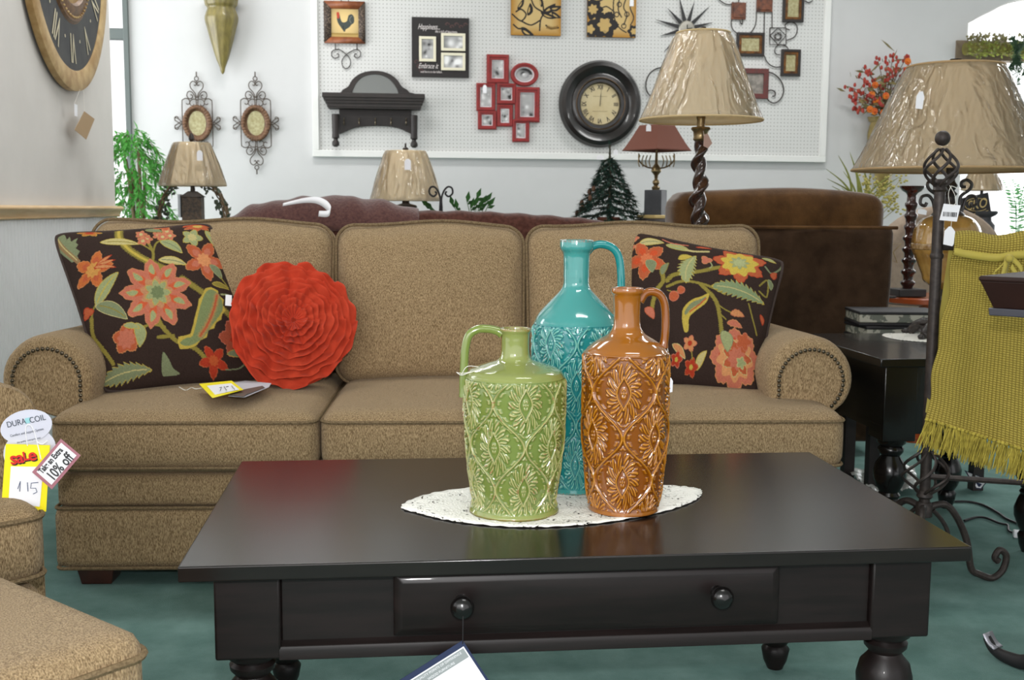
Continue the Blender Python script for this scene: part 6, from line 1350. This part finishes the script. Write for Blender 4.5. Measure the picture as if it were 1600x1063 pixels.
MB().prism([(p_[0], p_[2]) for p_ in (g(1474, 382), g(1488, 385), g(1490, 382), g(1492.5, 362), g(1486.5, 354), g(1483, 354), g(1476, 361))], 0, .0012).build('card', M_paper, w_, flat=True)

# ------------------------------------------------------------------ unseen ceiling fixtures, added to brighten the back wall and room
proto = None
for k, (x, y) in enumerate(((-.6, 4.3), (2.4, 4.3), (-.6, 6.7), (2.4, 6.7), (5.2, 5.5), (.8, 1.2))):
    nm_ = ('over the brown sofa', 'over the recliner', 'nearest the left end of the pegboard', 'nearest the right end of the pegboard', 'nearest the arched window', 'over the coffee table')[k]
    if proto is None:
        proto = thing('added_ceiling_light', 'added unseen white ceiling fill light '+nm_, 'ceiling light', (x, y, 3.3), group='added ceiling fill lights')
        MB().box((0, 0, -.04), (1.22, .34, .07)).build('housing', M_white, proto, bevel=.01); MB().box((0, 0, -.081), (1.16, .28, .012)).build('diffuser', mat('lit diffuser', (255, 252, 244), .5, emit=3.0), proto)
    else:
        o = proto.copy(); COL.objects.link(o); o.location = (x, y, 3.3); o['label'] = 'added unseen white ceiling fill light '+nm_
        for ch_ in proto.children: c_ = ch_.copy(); COL.objects.link(c_); c_.parent = o
    area('ceiling_fill_light', (x, y, 3.20), (x, y, 0), 1.15, .28, 17 if k != 5 else 8, (1, 1, 1))  # fill lamp below each added fixture

# ------------------------------------------------------------------ chair back part, arm and its tags
def CLp(p): d = np.array(p)-np.array([cc_[0], cc_[1], 0]); a = -crz; return np.array([d[0]*math.cos(a)-d[1]*math.sin(a), d[0]*math.sin(a)+d[1]*math.cos(a), d[2]])
am = CLp(P(-20, 646, 2.42)); mb = MB()
prf = [( .09*math.cos(math.radians(a)), .09*math.sin(math.radians(a))) for a in np.linspace(0, 180, 14)]
zt = .56
outl = [(.09, -zt+.06)]+prf+[(-.09, -zt+.06)]
lay = []
for xx, s_ in ((.0, .8), (.0, .93), (.012, 1.0), (.2, 1), (.62, 1)): lay.append([(am[0]+xx-.05+.0, am[1]+a*s_, zt+b*s_ if b > 0 else zt+b) for a, b in outl])
L_ = np.array(lay); mb.grid(L_[..., 0], L_[..., 1], L_[..., 2]); n = len(outl); mb.f.append(tuple(range(n))); mb.mi.append(0); mb.build('arm', M_tan, ch, sharp=60)
weld(cushion(MB(), (CL-.02+.1, .03, .62), (.18, .42, .62), r=.06, n=(6, 10, 12)).build('back', M_tan, ch))
YT = 2.16
def tcard(nm, label, pts, mt, d=0, extra=None):
    c = P(*np.mean(np.array(pts), 0), YT-d); t_ = thing(nm, label, 'tag', c, group='sale tags on the armchair')
    pl = [(P(x, y, YT-d)-c) for x, y in pts]; MB().prism([(a[0], a[2]) for a in pl], 0, .001).build('card', mt, t_, flat=True); return t_, c
def on(c, x, y, d): a = P(x, y, YT-d)-c; return (a[0], a[2])
def oval(cx, cy, rx, ry, a, n=30): a = math.radians(a); return [(cx+rx*math.cos(q)*math.cos(a)-ry*math.sin(q)*math.sin(a), cy+rx*math.cos(q)*math.sin(a)+ry*math.sin(q)*math.cos(a)) for q in np.linspace(0, 2*math.pi, n, endpoint=False)]
M_lil = mat('pale grey card', (208, 210, 224), .45)
t_, c = tcard('maker_tag', 'pale grey figure-eight tag reading DURA COIL at its top', oval(41, 667, 41, 26, -12), M_lil, .012)
MB().prism([on(c, x, y, .011) for x, y in oval(46, 705, 42, 34, -20)], .002, .003).build('lower_lobe', M_lil, t_, flat=True)
s_ = S(41, 667, YT); a = on(c, 40, 658, .012)
for s0, x, y in (('DURA', 25.5, 661.5), ('COIL', 58.5, 655)):
    p_ = on(c, x, y, .013); text('lettering', s0, .0155, mat('slate print', (62, 72, 84), .6), t_, (p_[0], -.0012, p_[1]), rot=(math.pi/2, -math.radians(12), 0), sx=.85, ext=.0001)
MB().prism([on(c, x, y, .013) for x, y in ((39, 654), (46.5, 652.5), (47, 661), (39.5, 662.5))], -.0012, -.0006).build('logo_patch', mat('aqua print', (150, 205, 212), .6), t_, flat=True)
for s0, x, y, sz in (('Comfort and Support System', 42, 676, .0065), ('the quality innerspring seat', 45, 688, .005)):
    p_ = on(c, x, y, .013); text('lettering', s0, sz, mat('slate print', (62, 72, 84), .6), t_, (p_[0], -.0012, p_[1]), rot=(math.pi/2, -math.radians(12), 0), sx=.8, ext=.0001)
t_, c = tcard('sale_tag', 'bright yellow SALE price card hanging on the armchair', [(9, 694), (78, 696), (72, 800), (2, 792)], M_yellow, .025)
MB().prism([on(c, x, y, .026) for x, y in ((17, 729), (68, 730), (62, 792), (13, 788))], -.0012, -.0006).build('price_field', M_paper, t_, flat=True)
for k, (mt, dx, dy) in enumerate(((M_ink, 1.6, 1.8), (mat('sale red', (216, 36, 30), .5), 0, 0))):
    for s0, x, y, sz in (('s', 21, 717, .033), ('a', 31, 715.5, .031), ('L', 40.5, 713.5, .023), ('e', 50.5, 711.5, .031)):
        p_ = on(c, x+dx, y+dy, .026); text('lettering', s0, sz, mt, t_, (p_[0], -.0014-.0006*k, p_[1]), rot=(math.pi/2, -math.radians(8), 0), weight=.0007, ext=.0001)
mb = MB()
for st in ([(28, 764), (32, 752), (31, 768)], [(43, 754), (44, 768)], [(60, 754), (49, 755), (48, 763), (56, 763), (58, 769), (52, 772)]): mb.tube([np.array([*on(c, x, y, .026)])[[0, 0, 1]]*np.array([1, 0, 1])+np.array([0, -.002, 0]) for x, y in st], .0007, 4)
mb.build('handwriting', mat('blue ink', (70, 84, 120), .6), t_)
t_, c = tcard('discount_tag', 'dusty pink bordered card reading Take an Extra 10% off', [(95, 686), (126, 712), (81, 765), (50, 738)], mat('dusty pink card', (170, 112, 124), .5), .035)
MB().prism([on(c, x, y, .036) for x, y in ((95.5, 692), (119.5, 712), (80.5, 758), (57, 737.5))], -.0012, -.0006).build('white_field', M_paper, t_, flat=True)
an = math.atan2(53, 46)
for s0, x, y, sz, sx_ in (('Take an Extra', 79.5, 720, .0150, .70), ('10% off', 94, 730, .0270, .72)):
    p_ = on(c, x, y, .036); text('lettering', s0, sz, mat('dark grey print', (60, 60, 62), .6), t_, (p_[0], -.0016, p_[1]), rot=(math.pi/2, -math.radians(48), 0), sx=sx_, weight=.0006, ext=.0001)
c = P(42, 664, YT-.05); o = MB().tube(catmull([P(x, y, YT-.05)-c for x, y in ((43, 697), (40, 675), (42, 665), (48, 665), (54, 676), (58, 690), (66, 694), (74, 689))], 6), .0009, 5).tube(catmull([P(x, y, YT-.05)-c for x, y in ((54, 676), (60, 700), (64, 718))], 4), .0009, 5).build('plastic_tie', M_paper); tag(o, 'white plastic loop tying the sale tags to the armchair', 'tie', loc=c)

# ------------------------------------------------------------------ plants
def leaf_quads(mb, b, d, L_, W_, up=(0, 0, 1)):
    d = np.array(d)/np.linalg.norm(d); s_ = np.cross(d, up)+1e-6; s_ /= np.linalg.norm(s_); n_ = np.cross(s_, d)
    mb.add([b, b+d*L_*.45+s_*W_/2+n_*L_*.04, b+d*L_-n_*L_*.06, b+d*L_*.45-s_*W_/2+n_*L_*.04], [(0, 1, 2), (0, 2, 3)])
YP = 7.0; c0 = P(214, 345, YP); rr = np.random.default_rng(21)
t = thing('ficus_tree', 'bright green leafy ficus in front of the tall narrow window', 'plant', (c0[0], YP, 0))
MB().lathe([(0, 0), (.12, 0), (.16, .3), (.165, .31), (.15, .31), (.14, .27), (0, .27)], 24).build('pot', mat('dark planter', (60, 50, 44), .6), t)
st = MB(); lf = MB()
for k in range(5): st.tube(catmull([(.02*k-.04, 0, .25), (.03*math.sin(k*2), .02, .8), (.05*math.sin(k*1.7), .03*math.cos(k), 1.15+.05*k)], 5), [.012]*5+[.010]*5+[.007], 6)
for k in range(150):
    u = rr.random(); z = .70+u*.78; sp_ = (.215*math.sin(min(1, (1.56-z)/.55)*math.pi/2)+.01); a = rr.uniform(0, 6.28); r_ = sp_*math.sqrt(rr.random()); b = np.array([r_*math.cos(a)*.95-.01+.05*(1.2-z), r_*math.sin(a), z]); d = np.array([math.cos(a), math.sin(a)*.8, rr.uniform(-.9, .2)])
    tw = [b+d*q*.11+np.array([0, 0, -.06*q*q]) for q in np.linspace(0, 1, 6)]; st.tube(tw, .0018, 3)
    for q in tw:
        for _ in range(3): leaf_quads(lf, q, d+rr.normal(0, .6, 3)+np.array([0, 0, -.4]), rr.uniform(.045, .07), .017)
st.build('stem', mat('ficus bark', (110, 92, 66), .8), t)
def leafmat(key, a, b_):
    mt = mat(key, a, .55, col2=b_, nscale=26); nt = mt.node_tree; N = nt.nodes; L = nt.links; pr_ = N['Principled BSDF']; tr = N.new('ShaderNodeBsdfTranslucent'); tr.inputs[0].default_value = (*lin(b_), 1); mx = N.new('ShaderNodeMixShader'); mx.inputs[0].default_value = .4
    L.new(pr_.outputs[0], mx.inputs[1]); L.new(tr.outputs[0], mx.inputs[2]); L.new(mx.outputs[0], N['Material Output'].inputs[0]); return mt
M_fic = leafmat('ficus leaf', (50, 120, 44), (104, 180, 84)); lf.build('foliage', M_fic, t, flat=True)
# grapevine wreath behind the lantern lamp
c = P(301, 318, 6.12); t = thing('grapevine_wreath', 'oval grapevine wreath with grey-green leaves behind the lantern lamp', 'wreath', (c[0], 6.12, .95)); mb = MB(); lf = MB(); rr = np.random.default_rng(8)
for k in range(9):
    a = np.linspace(0, 2*math.pi, 50); R_ = 1+.05*np.sin(a*3+k)+.03*np.sin(a*7+2*k); mb.tube(np.stack([.175*R_*np.cos(a), .02*np.sin(a*5+k), .215*R_*np.sin(a)], 1), .0038, 5, closed=True)
for k in range(210):
    a = rr.uniform(0, 6.28); b = np.array([.175*math.cos(a), -.01, .215*math.sin(a)])*rr.uniform(.78, 1.12); leaf_quads(lf, b, rr.normal(0, 1, 3), .034, .018, (0, 1, 0))
mb.build('vine_ring', mat('grapevine', (128, 108, 82), .85, col2=(92, 76, 56), nscale=30), t); lf.build('leaves', mat('grey green leaf', (58, 70, 56), .7, col2=(84, 94, 78), nscale=30), t, flat=True)
# iron scroll easel and small plant on the table of the slim lamp
c = P(689, 330, 5.75); t = thing('scroll_easel', 'black iron easel with two curled tips beside the slim dark lamp', 'easel', (c[0], 5.75, .72)); k_ = S(689, 310, 5.75); z = lambda y: float(P(689, y, 5.75)[2])-.72
for sg in (-1, 1):
    MB().tube(catmull([(sg*(x)*k_, 0, z(y)) for x, y in ((2, 345), (1.5, 325), (1, 310), (5, 298), (11, 292), (17, 294), (18, 302), (12, 307), (7, 303), (9, 299))], 6), .005, 7).build('curled_arm', M_ink, t)
    MB().tube([(sg*.007, 0, z(343)), (sg*.06, -.03, .005)], .005, 6).build('leg', M_ink, t)
MB().tube([(0, 0, z(325)), (0, .09, .005)], .005, 6).build('leg', M_ink, t)
c = P(742, 330, 5.85); t = thing('potted_plant', 'small plant with pointed dark green leaves right of the iron easel', 'plant', (c[0], 5.85, .72)); lf = MB(); st = MB(); rr = np.random.default_rng(4)
MB().lathe([(0, 0), (.05, 0), (.065, .10), (.058, .10), (0, .09)], 18).build('pot', mat('dark planter', (60, 50, 44), .6), t)
for x, y in ((729, 312), (735, 322), (745, 306), (752, 316), (760, 311), (764, 318), (705, 318), (748, 322), (741, 318), (712, 324), (664, 319), (670, 323)):
    e = P(x, y, 5.85)-np.array([c[0], 5.85, .72]); m_ = e*np.array([.55, .5, .75]); st.tube(catmull([(0, 0, .09), tuple(m_), tuple(e)], 5), .002, 4); d = e-m_; 
    leaf_quads(lf, e-d*.2, d+np.array([.03, -.02, .0]), .065, .026, (0, 1, 0)); leaf_quads(lf, e-d*.3, np.array([d[0]+.05, -.05, .03]), .05, .02, (0, 1, 0))
st.build('stem', mat('green stem', (70, 96, 50), .7), t); lf.build('leaves', leafmat('dark leaf', (24, 56, 30), (60, 104, 50)), t, flat=True)
# tall grass by the back corner
c = P(1348, 335, 7.4); t = thing('grass_plant', 'tall arching grass plant with pale yellow sprigs against the back wall', 'plant', (c[0], 7.4, 0)); lf = MB(); fl_ = MB(); rr = np.random.default_rng(14)
MB().lathe([(0, 0), (.13, 0), (.18, .8), (.16, .8), (.15, .76), (0, .76)], 24).build('pot', mat('tall urn', (96, 84, 60), .6), t)
b0 = np.array([c[0], 7.4, 0])
for x, y in ((1291, 264), (1310, 243), (1292, 279), (1300, 291), (1315, 294), (1328, 238), (1345, 252), (1362, 262), (1387, 285), (1395, 272), (1406, 276), (1278, 302), (1304, 306), (1372, 296), (1352, 268), (1338, 276), (1318, 268), (1333, 256), (1322, 304), (1400, 292)):
    e = P(x, y, 7.3+rr.uniform(-.15, .2))-b0; root = np.array([rr.normal(0, .03), 0, .78]); m_ = root*.45+e*.55+np.array([-(e[0])*.28, 0, .07]); p_ = catmull([tuple(root), tuple(m_), tuple(e)], 9); wd = .016*(1-np.linspace(0, 1, len(p_))**2)+.002
    d = e-root; s_ = np.cross(d, (0, 1, 0)); s_ /= np.linalg.norm(s_); lf.strip(p_, wd, s_+np.array([0, .4, 0]))
for k in range(16):
    x, y = rr.uniform(1345, 1412), rr.uniform(278, 335); e = P(x, y, 7.2)-b0; fl_.tube(catmull([(0, 0, .78), (e[0]*.5, e[1]*.5, .78*.4+e[2]*.6), tuple(e)], 5), .002, 4)
    for j in range(12): fl_.sph(e+rr.normal(0, .028, 3), (.010, .010, .007), 5, 4)
lf.build('blades', leafmat('dry grass', (92, 98, 42), (130, 134, 62)), t, sharp=80); fl_.build('yellow_sprigs', mat('pale yellow sprig', (168, 158, 84), .8), t)

# greenery in the arched window
zg0, zg1 = float(P(1550, 88, 7.9)[2]), float(P(1550, 57, 7.9)[2]); gx0 = float(P(1510, 70, 7.9)[0]); rr = np.random.default_rng(31)
struct(MB().b2(gx0-.03, 6.2, YW-.02, YW+.10, zg0-.02, zg1-.02).build('trim_3', mat('brown transom shelf', (112, 96, 80), .8, col2=(140, 126, 104), nscale=9)))
t = thing('moss_garland', 'long mossy green garland along the bar of the arched window', 'garland', (gx0, YW-.10, zg0)); lf = MB(); l2 = MB(); core = MB()
xs_ = np.linspace(0, 6.15-gx0, 30); core.tube([(x, .02, .05+.012*math.sin(x*9)) for x in xs_], .045, 8); core.build('moss_core', mat('moss brown', (104, 96, 52), .95, col2=(134, 130, 60), nscale=30, bump=.8), t)
for k in range(1700):
    x = rr.uniform(0, 6.1-gx0); zz0 = rr.uniform(-.0, .15); (lf if rr.random() < .6 else l2).n; leaf_quads(lf if zz0 < .09 and rr.random() < .85 else l2, np.array([x, rr.uniform(-.05, .02), zz0]), rr.normal(0, 1, 3), .032, .018, (0, 1, 0))
lf.build('leaves', leafmat('moss leaf', (104, 116, 40), (150, 158, 76)), t, flat=True); l2.build('dry_leaves', leafmat('dry moss leaf', (110, 100, 76), (134, 130, 84)), t, flat=True)
t = thing('pine_sprig', 'dark green pine sprig hanging from the garland at the top right', 'garland', P(1590, 84, 7.80)); lf = MB(); rr = np.random.default_rng(6)
for dx, L_ in ((-.10, .22), (-.04, .16), (.02, .24), (.05, .14), (-.03, -.10), (.06, -.12)):
    for q in np.linspace(0, 1, 16):
        for _ in range(7): leaf_quads(lf, np.array([dx*q*1.2, 0, -L_*q]), np.array([dx*2, 0, -1*np.sign(L_)])+rr.normal(0, .8, 3), .045, .007, (0, 1, 0))
lf.build('needles', leafmat('pine needle', (36, 66, 44), (66, 96, 66)), t, flat=True)['kind'] = 'stuff'
c = P(1592, 330, 6.9); t = thing('palm_plant', 'light green palm fronds in front of the bright window at the right edge', 'plant', (c[0], 6.9, 0)); lf = MB(); MB().lathe([(0, 0), (.13, 0), (.17, .5), (.15, .5), (0, .46)], 20).build('pot', mat('dark planter', (60, 50, 44), .6), t)
for x, y in ((1576, 284), (1583, 300), (1588, 316), (1600, 290), (1615, 285), (1620, 305)):
    e = P(x, y, 6.85)-np.array([c[0], 6.9, 0]); p_ = catmull([(0, 0, .5), (e[0]*.2, 0, e[2]*.85), tuple(e)], 8); lf.tube(p_, .003, 4)
    for q in range(6, len(p_)):
        for sg in (-1, 1): leaf_quads(lf, p_[q], np.array([sg*.7-.3, 0, .15]), .07, .010, (0, 1, 0))
lf.build('fronds', leafmat('palm leaf', (90, 160, 100), (140, 200, 140)), t, flat=True)

# ------------------------------------------------------------------ odds and ends at right, behind the end table
oz = .645; oc_ = P(1446, 480, 4.78); t = thing('round_table', 'round orange-brown wooden table under the turned candle holder', 'table', (oc_[0], 4.78, 0))
M_org = mat('orange brown wood', (150, 66, 30), .22, coat=.5, col2=(170, 82, 40), nscale=6)
MB().lathe([(0, oz-.035), (.19, oz-.035), (.205, oz-.025), (.205, oz-.006), (.2, oz), (0, oz)], 48).build('tabletop', M_org, t); MB().lathe([(0, .03), (.03, .03), (.035, .2), (.02, .35), (.03, oz-.036), (0, oz-.036)], 20).build('pedestal', M_org, t); MB().lathe([(0, 0), (.14, 0), (.13, .02), (.03, .04), (0, .04)], 30).build('base', M_org, t)
c = P(1417, 470, 4.72); t = thing('candle_holder', 'tall dark turned wood candle holder with many rings left of the amber lamp', 'candle holder', (c[0], 4.72, oz+.001)); k_ = S(1417, 380, 4.72); z = lambda y: float(P(1417, y, 4.72)[2])-oz
MB().box((.0, 0, .018), (.125, .11, .034)).build('square_base', M_dk, t, bevel=.004)
pr = [(9, 462), (12, 456)]; y = 452
while y > 312:
    big = 11.5 if y > 380 else 10; pr += [(7.5, y), (8, y-4), (big, y-8), (big, y-11), (7.5, y-14)]; y -= 17.5
pr += [(7, 306), (9, 302), (14, 299), (18.5, 294), (19, 291), (17, 291), (0, 292)]
MB().lathe([(0, z(462))]+[(r*k_, z(yy)) for r, yy in pr], 28).build('turned_column', mat('dark cherry gloss', (44, 22, 18), .15, coat=.6, col2=(66, 34, 26), nscale=8), t, sharp=50)
c = P(1378, 440, 4.70); 
t = thing('metal_star', 'thin gold wire star on a stake beside the candle holder', 'ornament', (float(P(1392, 400, 4.66)[0]), 4.66, oz)); z = lambda y: float(P(1380, y, 4.66)[2])-oz; k_ = S(1380, 400, 4.66)
pp = []; 
for k in range(10): a = math.radians(90+36*k+8); r_ = (26 if k % 2 == 0 else 11)*k_; pp.append((-.02+r_*math.cos(a), 0, z(392)+r_*math.sin(a)))
MB().tube(pp, .003, 5, closed=True).build('star_wire', M_brass, t); MB().tube([(-.02, 0, z(414)), (-.0, 0, .004)], .003, 5).lathe([(0, 0), (.03, 0), (.03, .008), (0, .008)], 12).build('stake', M_iron, t)
c = P(1432, 400, 5.5); t = thing('club_chair', 'taupe rounded chair back behind the turned candle holder', 'armchair', (c[0]+.12, 5.5, 0)); M_tau = mat('taupe cloth', (142, 124, 108), .9, col2=(156, 138, 120), nscale=40)
zt = float(P(1440, 322, 5.5)[2]); A = [(.36*math.cos(math.radians(a)), zt-.34+.34*math.sin(math.radians(a))) for a in np.linspace(0, 180, 24)]
MB().prism([(.36, .3)]+A+[(-.36, .3)], -.06, .08).build('back', M_tau, t, bevel=.04, seg=4); weld(cushion(MB(), (0, -.02+.35, .30), (.66, .6, .3), r=.06).build('seat', M_tau, t)); MB().box((0, .3, .08), (.5, .5, .16)).build('base', M_tau, t)
small_tag(1441, 331, 5.42, .048, .026, 'white tag on the taupe chair back behind the amber lamp', rot=.15)
# bench with fabric covered boxes
bz = .555; c = P(1405, 515, 3.98); t = thing('bench', 'low dark bench behind the black end table', 'bench', (c[0]+.06, 3.96, 0)); MB().box((0, 0, bz-.02), (.46, .28, .04)).build('bench_top', M_dk, t, bevel=.004)
for sx in (-1, 1):
    for sy in (-1, 1): MB().box((sx*.2, sy*.11, (bz-.04)/2), (.04, .04, bz-.04)).build('leg', M_dk, t)
M_dam = mat('damask cloth', (176, 174, 160), .8, col2=(104, 108, 98), nscale=34, detail=2, lo=.48, hi=.54)
for k, (dz, w_) in enumerate(((0, .40), (.052, .37))):
    o = thing('fabric_box', ('grey damask fabric box with black edge, lower of the two on the dark bench', 'grey damask fabric box with black edge, upper of the two on the dark bench')[k], 'box', (c[0]-.02-k*.02, 3.95, bz+dz), math.radians(-8*k), 'damask fabric boxes')
    MB().box((0, 0, .026), (w_*.8, .20, .030)).build('fabric_side', M_dam, o, bevel=.004); MB().box((0, 0, .0055), (w_*.82, .21, .011)).box((0, 0, .046), (w_*.82, .21, .010)).build('black_edge', M_ink, o, bevel=.003)
# sign and pedestals near the far lamp
c = P(1527, 323, 6.05); t = thing('black_sign', 'small tilted black sign with gold script beside the far wrapped lamp', 'sign', (c[0], 6.05, .75)); z = lambda x, y: (float(P(x, y, 6.05)[0]-c[0]), float(P(x, y, 6.05)[2])-.75)
MB().prism([z(1503, 310), z(1544, 301), z(1549, 333), z(1506, 344)], 0, .012).build('board', M_ink, t, flat=True); MB().tube([(0, .02, z(1527, 340)[1]), (0, .02, .01)], .006, 6).lathe([(0, 0), (.05, 0), (.045, .012), (0, .012)], 16).build('stand', M_iron, t)
p_ = z(1526, 320); M_gs = mat('gold lettering', (196, 170, 110), .5); text('lettering', 'SKO', .075, M_gs, t, (p_[0], -.002, p_[1]), rot=(math.pi/2, -math.radians(11), 0), shear=.3, sx=.8)
MB().tube(xz([(p_[0]+.055*math.cos(a)*1.3, p_[1]+.036*math.sin(a)) for a in np.linspace(.6, 5.6, 30)], -.003), .0016, 5).build('gold_swirl', M_gs, t)
p_ = z(1528, 334); text('lettering', 'FINE HOME ACCENTS', .011, M_gs, t, (p_[0], -.002, p_[1]), rot=(math.pi/2, -math.radians(11), 0)) if False else None
MB().prism([z(1512, 336.2), z(1544, 328.6), z(1544, 329.4), z(1512, 337)], -.001, -.002).build('gold_line', M_gs, t, flat=True)
c = P(1556, 345, 5.85); t = thing('pedestal_stand', 'dark wooden pedestal candle stand right of the black sign', 'candle holder', (c[0], 5.95, .75)); z = lambda y: float(P(1556, y, 5.95)[2])-.75; k_ = S(1556, 340, 5.95)
MB().lathe([(0, 0), (13*k_, 0), (13*k_, z(352)), (8*k_, z(346)), (7*k_, z(340)), (16*k_, z(335)), (17*k_, z(330)), (0, z(330))], 24).build('turned_body', mat('weathered dark wood', (52, 52, 56), .5, col2=(70, 70, 74), nscale=14), t, sharp=50)

# flared tray table cut by the right edge
YTt = 2.14; lc_ = P(1528, 437, YTt); Rt = .32; th0 = math.radians(176); tc_ = np.array([lc_[0]-Rt*math.cos(th0), lc_[1]-Rt*math.sin(th0)])
t = thing('tray_stand', 'dark cherry pedestal table with square flared top cut off by the right edge', 'table', (tc_[0], tc_[1], 0)); rzz = lambda x, y: float(P(x, y, YTt)[2])
def sq(r, z): return [(r*math.cos(th0+k*math.pi/2), r*math.sin(th0+k*math.pi/2), z) for k in range(4)]
kx = S(1528, 437, YTt)*1.0; z0, z1, z2, z3 = rzz(1528, 431), rzz(1528, 439), rzz(1553, 481), rzz(1546, 493)
M_chr = mat('dark cherry', (26, 13, 10), .55, spec=.3, col2=(44, 22, 15), nscale=4); M_gr = mat('grey metal edge', (84, 84, 92), .35, metal=.5)
v = sq(Rt-.004, z1)+sq(Rt-.034, z2); MB().add(v, [(i, 4+i, 4+(i+1) % 4, (i+1) % 4) for i in range(4)]+[(0, 1, 2, 3), (7, 6, 5, 4)]).build('flared_body', M_chr, t, bevel=.002, flat=True)
v = sq(Rt, z0)+sq(Rt, z1-.001); MB().add(v, [(i, 4+i, 4+(i+1) % 4, (i+1) % 4) for i in range(4)]+[(0, 1, 2, 3), (7, 6, 5, 4)]).build('top_rim', M_chr, t, bevel=.005, seg=4, flat=True)
v = sq(Rt-.024, z2)+sq(Rt-.026, z3); MB().add(v, [(i, 4+i, 4+(i+1) % 4, (i+1) % 4) for i in range(4)]+[(0, 1, 2, 3), (7, 6, 5, 4)]).build('lower_plate', M_gr, t, bevel=.002, flat=True)
MB().lathe([(0, .10), (.05, .10), (.055, .2), (.03, .3), (.035, .5), (.05, z3-.04), (.08, z3-.001), (0, z3-.001)], 24).build('column', M_chr, t)
ft = PZ(1541, 1012, .02)[:2]-tc_; a0 = math.atan2(ft[1], ft[0]); Lf = float(np.linalg.norm(ft))
for k in range(4):
    a = a0+k*math.pi/2; d = np.array([math.cos(a), math.sin(a)]); l = [(.03, .13), (.10, .085), (Lf*.62, .022), (Lf*.8, .014), (Lf*.93, .022), (Lf*1.0, .045)]
    p_ = catmull([(d[0]*r, d[1]*r, z) for r, z in l], 6); lg = MB().tube(p_, np.interp(np.linspace(0, 1, len(p_)), [0, .7, 1], [.024, .013, .009]), 12).build('curved_foot', M_ink, t)
    q_ = p_[-9:]; u = np.array([-d[1], d[0], 0]); MB().strip(q_+np.array([0, 0, .011]), .036, u).build('metal_cap', mat('brushed metal cap', (170, 168, 176), .35, metal=.7), lg, solid=.003)

# ------------------------------------------------------------------ things on the carpet
def zc5(l): return [PZ(1300+x/5.317, 640+y/5.317, .006) for x, y in l]
c = PZ(1520, 795, .006); o = MB().tube(catmull(zc5([(830, 830), (900, 780), (1090, 765), (1240, 790), (1380, 860), (1460, 915), (1640, 985)]), 8)-c, .0045, 6).build('power_cord', mat('black cord', (24, 22, 24), .5)); tag(o, 'black cord running over the carpet from the rear table leg', 'cord', loc=c)
c = PZ(1540, 815, .006); o = MB().tube(catmull(zc5([(1100, 925), (1160, 905), (1220, 895), (1290, 905), (1390, 945), (1460, 962), (1472, 1010), (1550, 1040)]), 8)-c, .004, 6).build('power_cord', MATS['black cord']); tag(o, 'brown kinked lamp cord ending in a white plug on the carpet', 'cord', loc=c)
c = PZ(1595, 835, .012); o = MB().box((0, 0, 0), (.045, .028, .022), rz=-.4).build('cord_plug', M_paper, bevel=.004); tag(o, 'small white plug at the end of the kinked cord', 'plug', loc=c)
q_ = np.array([PZ(x, y, z) for x, y, z in ((1507, 735, .07), (1545, 750, .05), (1533, 765, .008), (1525, 764, .008))]); c = q_.mean(0); o = thing('hang_tag', 'navy edged white tag showing under the fringe of the throw', 'tag', c); q_ = q_-c
MB().add(np.concatenate([q_, q_+np.array([0, .002, 0])]), [(0, 1, 2, 3), (7, 6, 5, 4)]+[(i, 4+i, 4+(i+1) % 4, (i+1) % 4) for i in range(4)]).build('card', navy, o, flat=True)
MB().add(q_*.86+np.array([0, -.002, .001]), [(0, 1, 2, 3)]).build('sheet', M_paper, o, flat=True)
n = 40; U_, V_ = np.meshgrid(np.linspace(0, 1, n), np.linspace(0, 1, n)); cs = [PZ(1322, 742, .01), PZ(1425, 732, .01), PZ(1440, 768, .01), PZ(1365, 775, .01)]; G_ = bilin(cs, U_, V_); rr = np.random.default_rng(12)
G_[..., 2] += .012*np.abs(np.sin(U_*13+V_*5))+.010*np.abs(np.sin(U_*5-V_*17+1))+.004*rr.random(U_.shape); c = G_.mean((0, 1)); G_ = G_-c
o = MB().grid(G_[..., 0], G_[..., 1], G_[..., 2]).build('plastic_wrap', mat('crumpled clear plastic', (206, 208, 204), .15, spec=.9, alpha=.75), sharp=25); tag(o, 'crumpled clear plastic sheet on the carpet beside the black end table', 'plastic', loc=c)
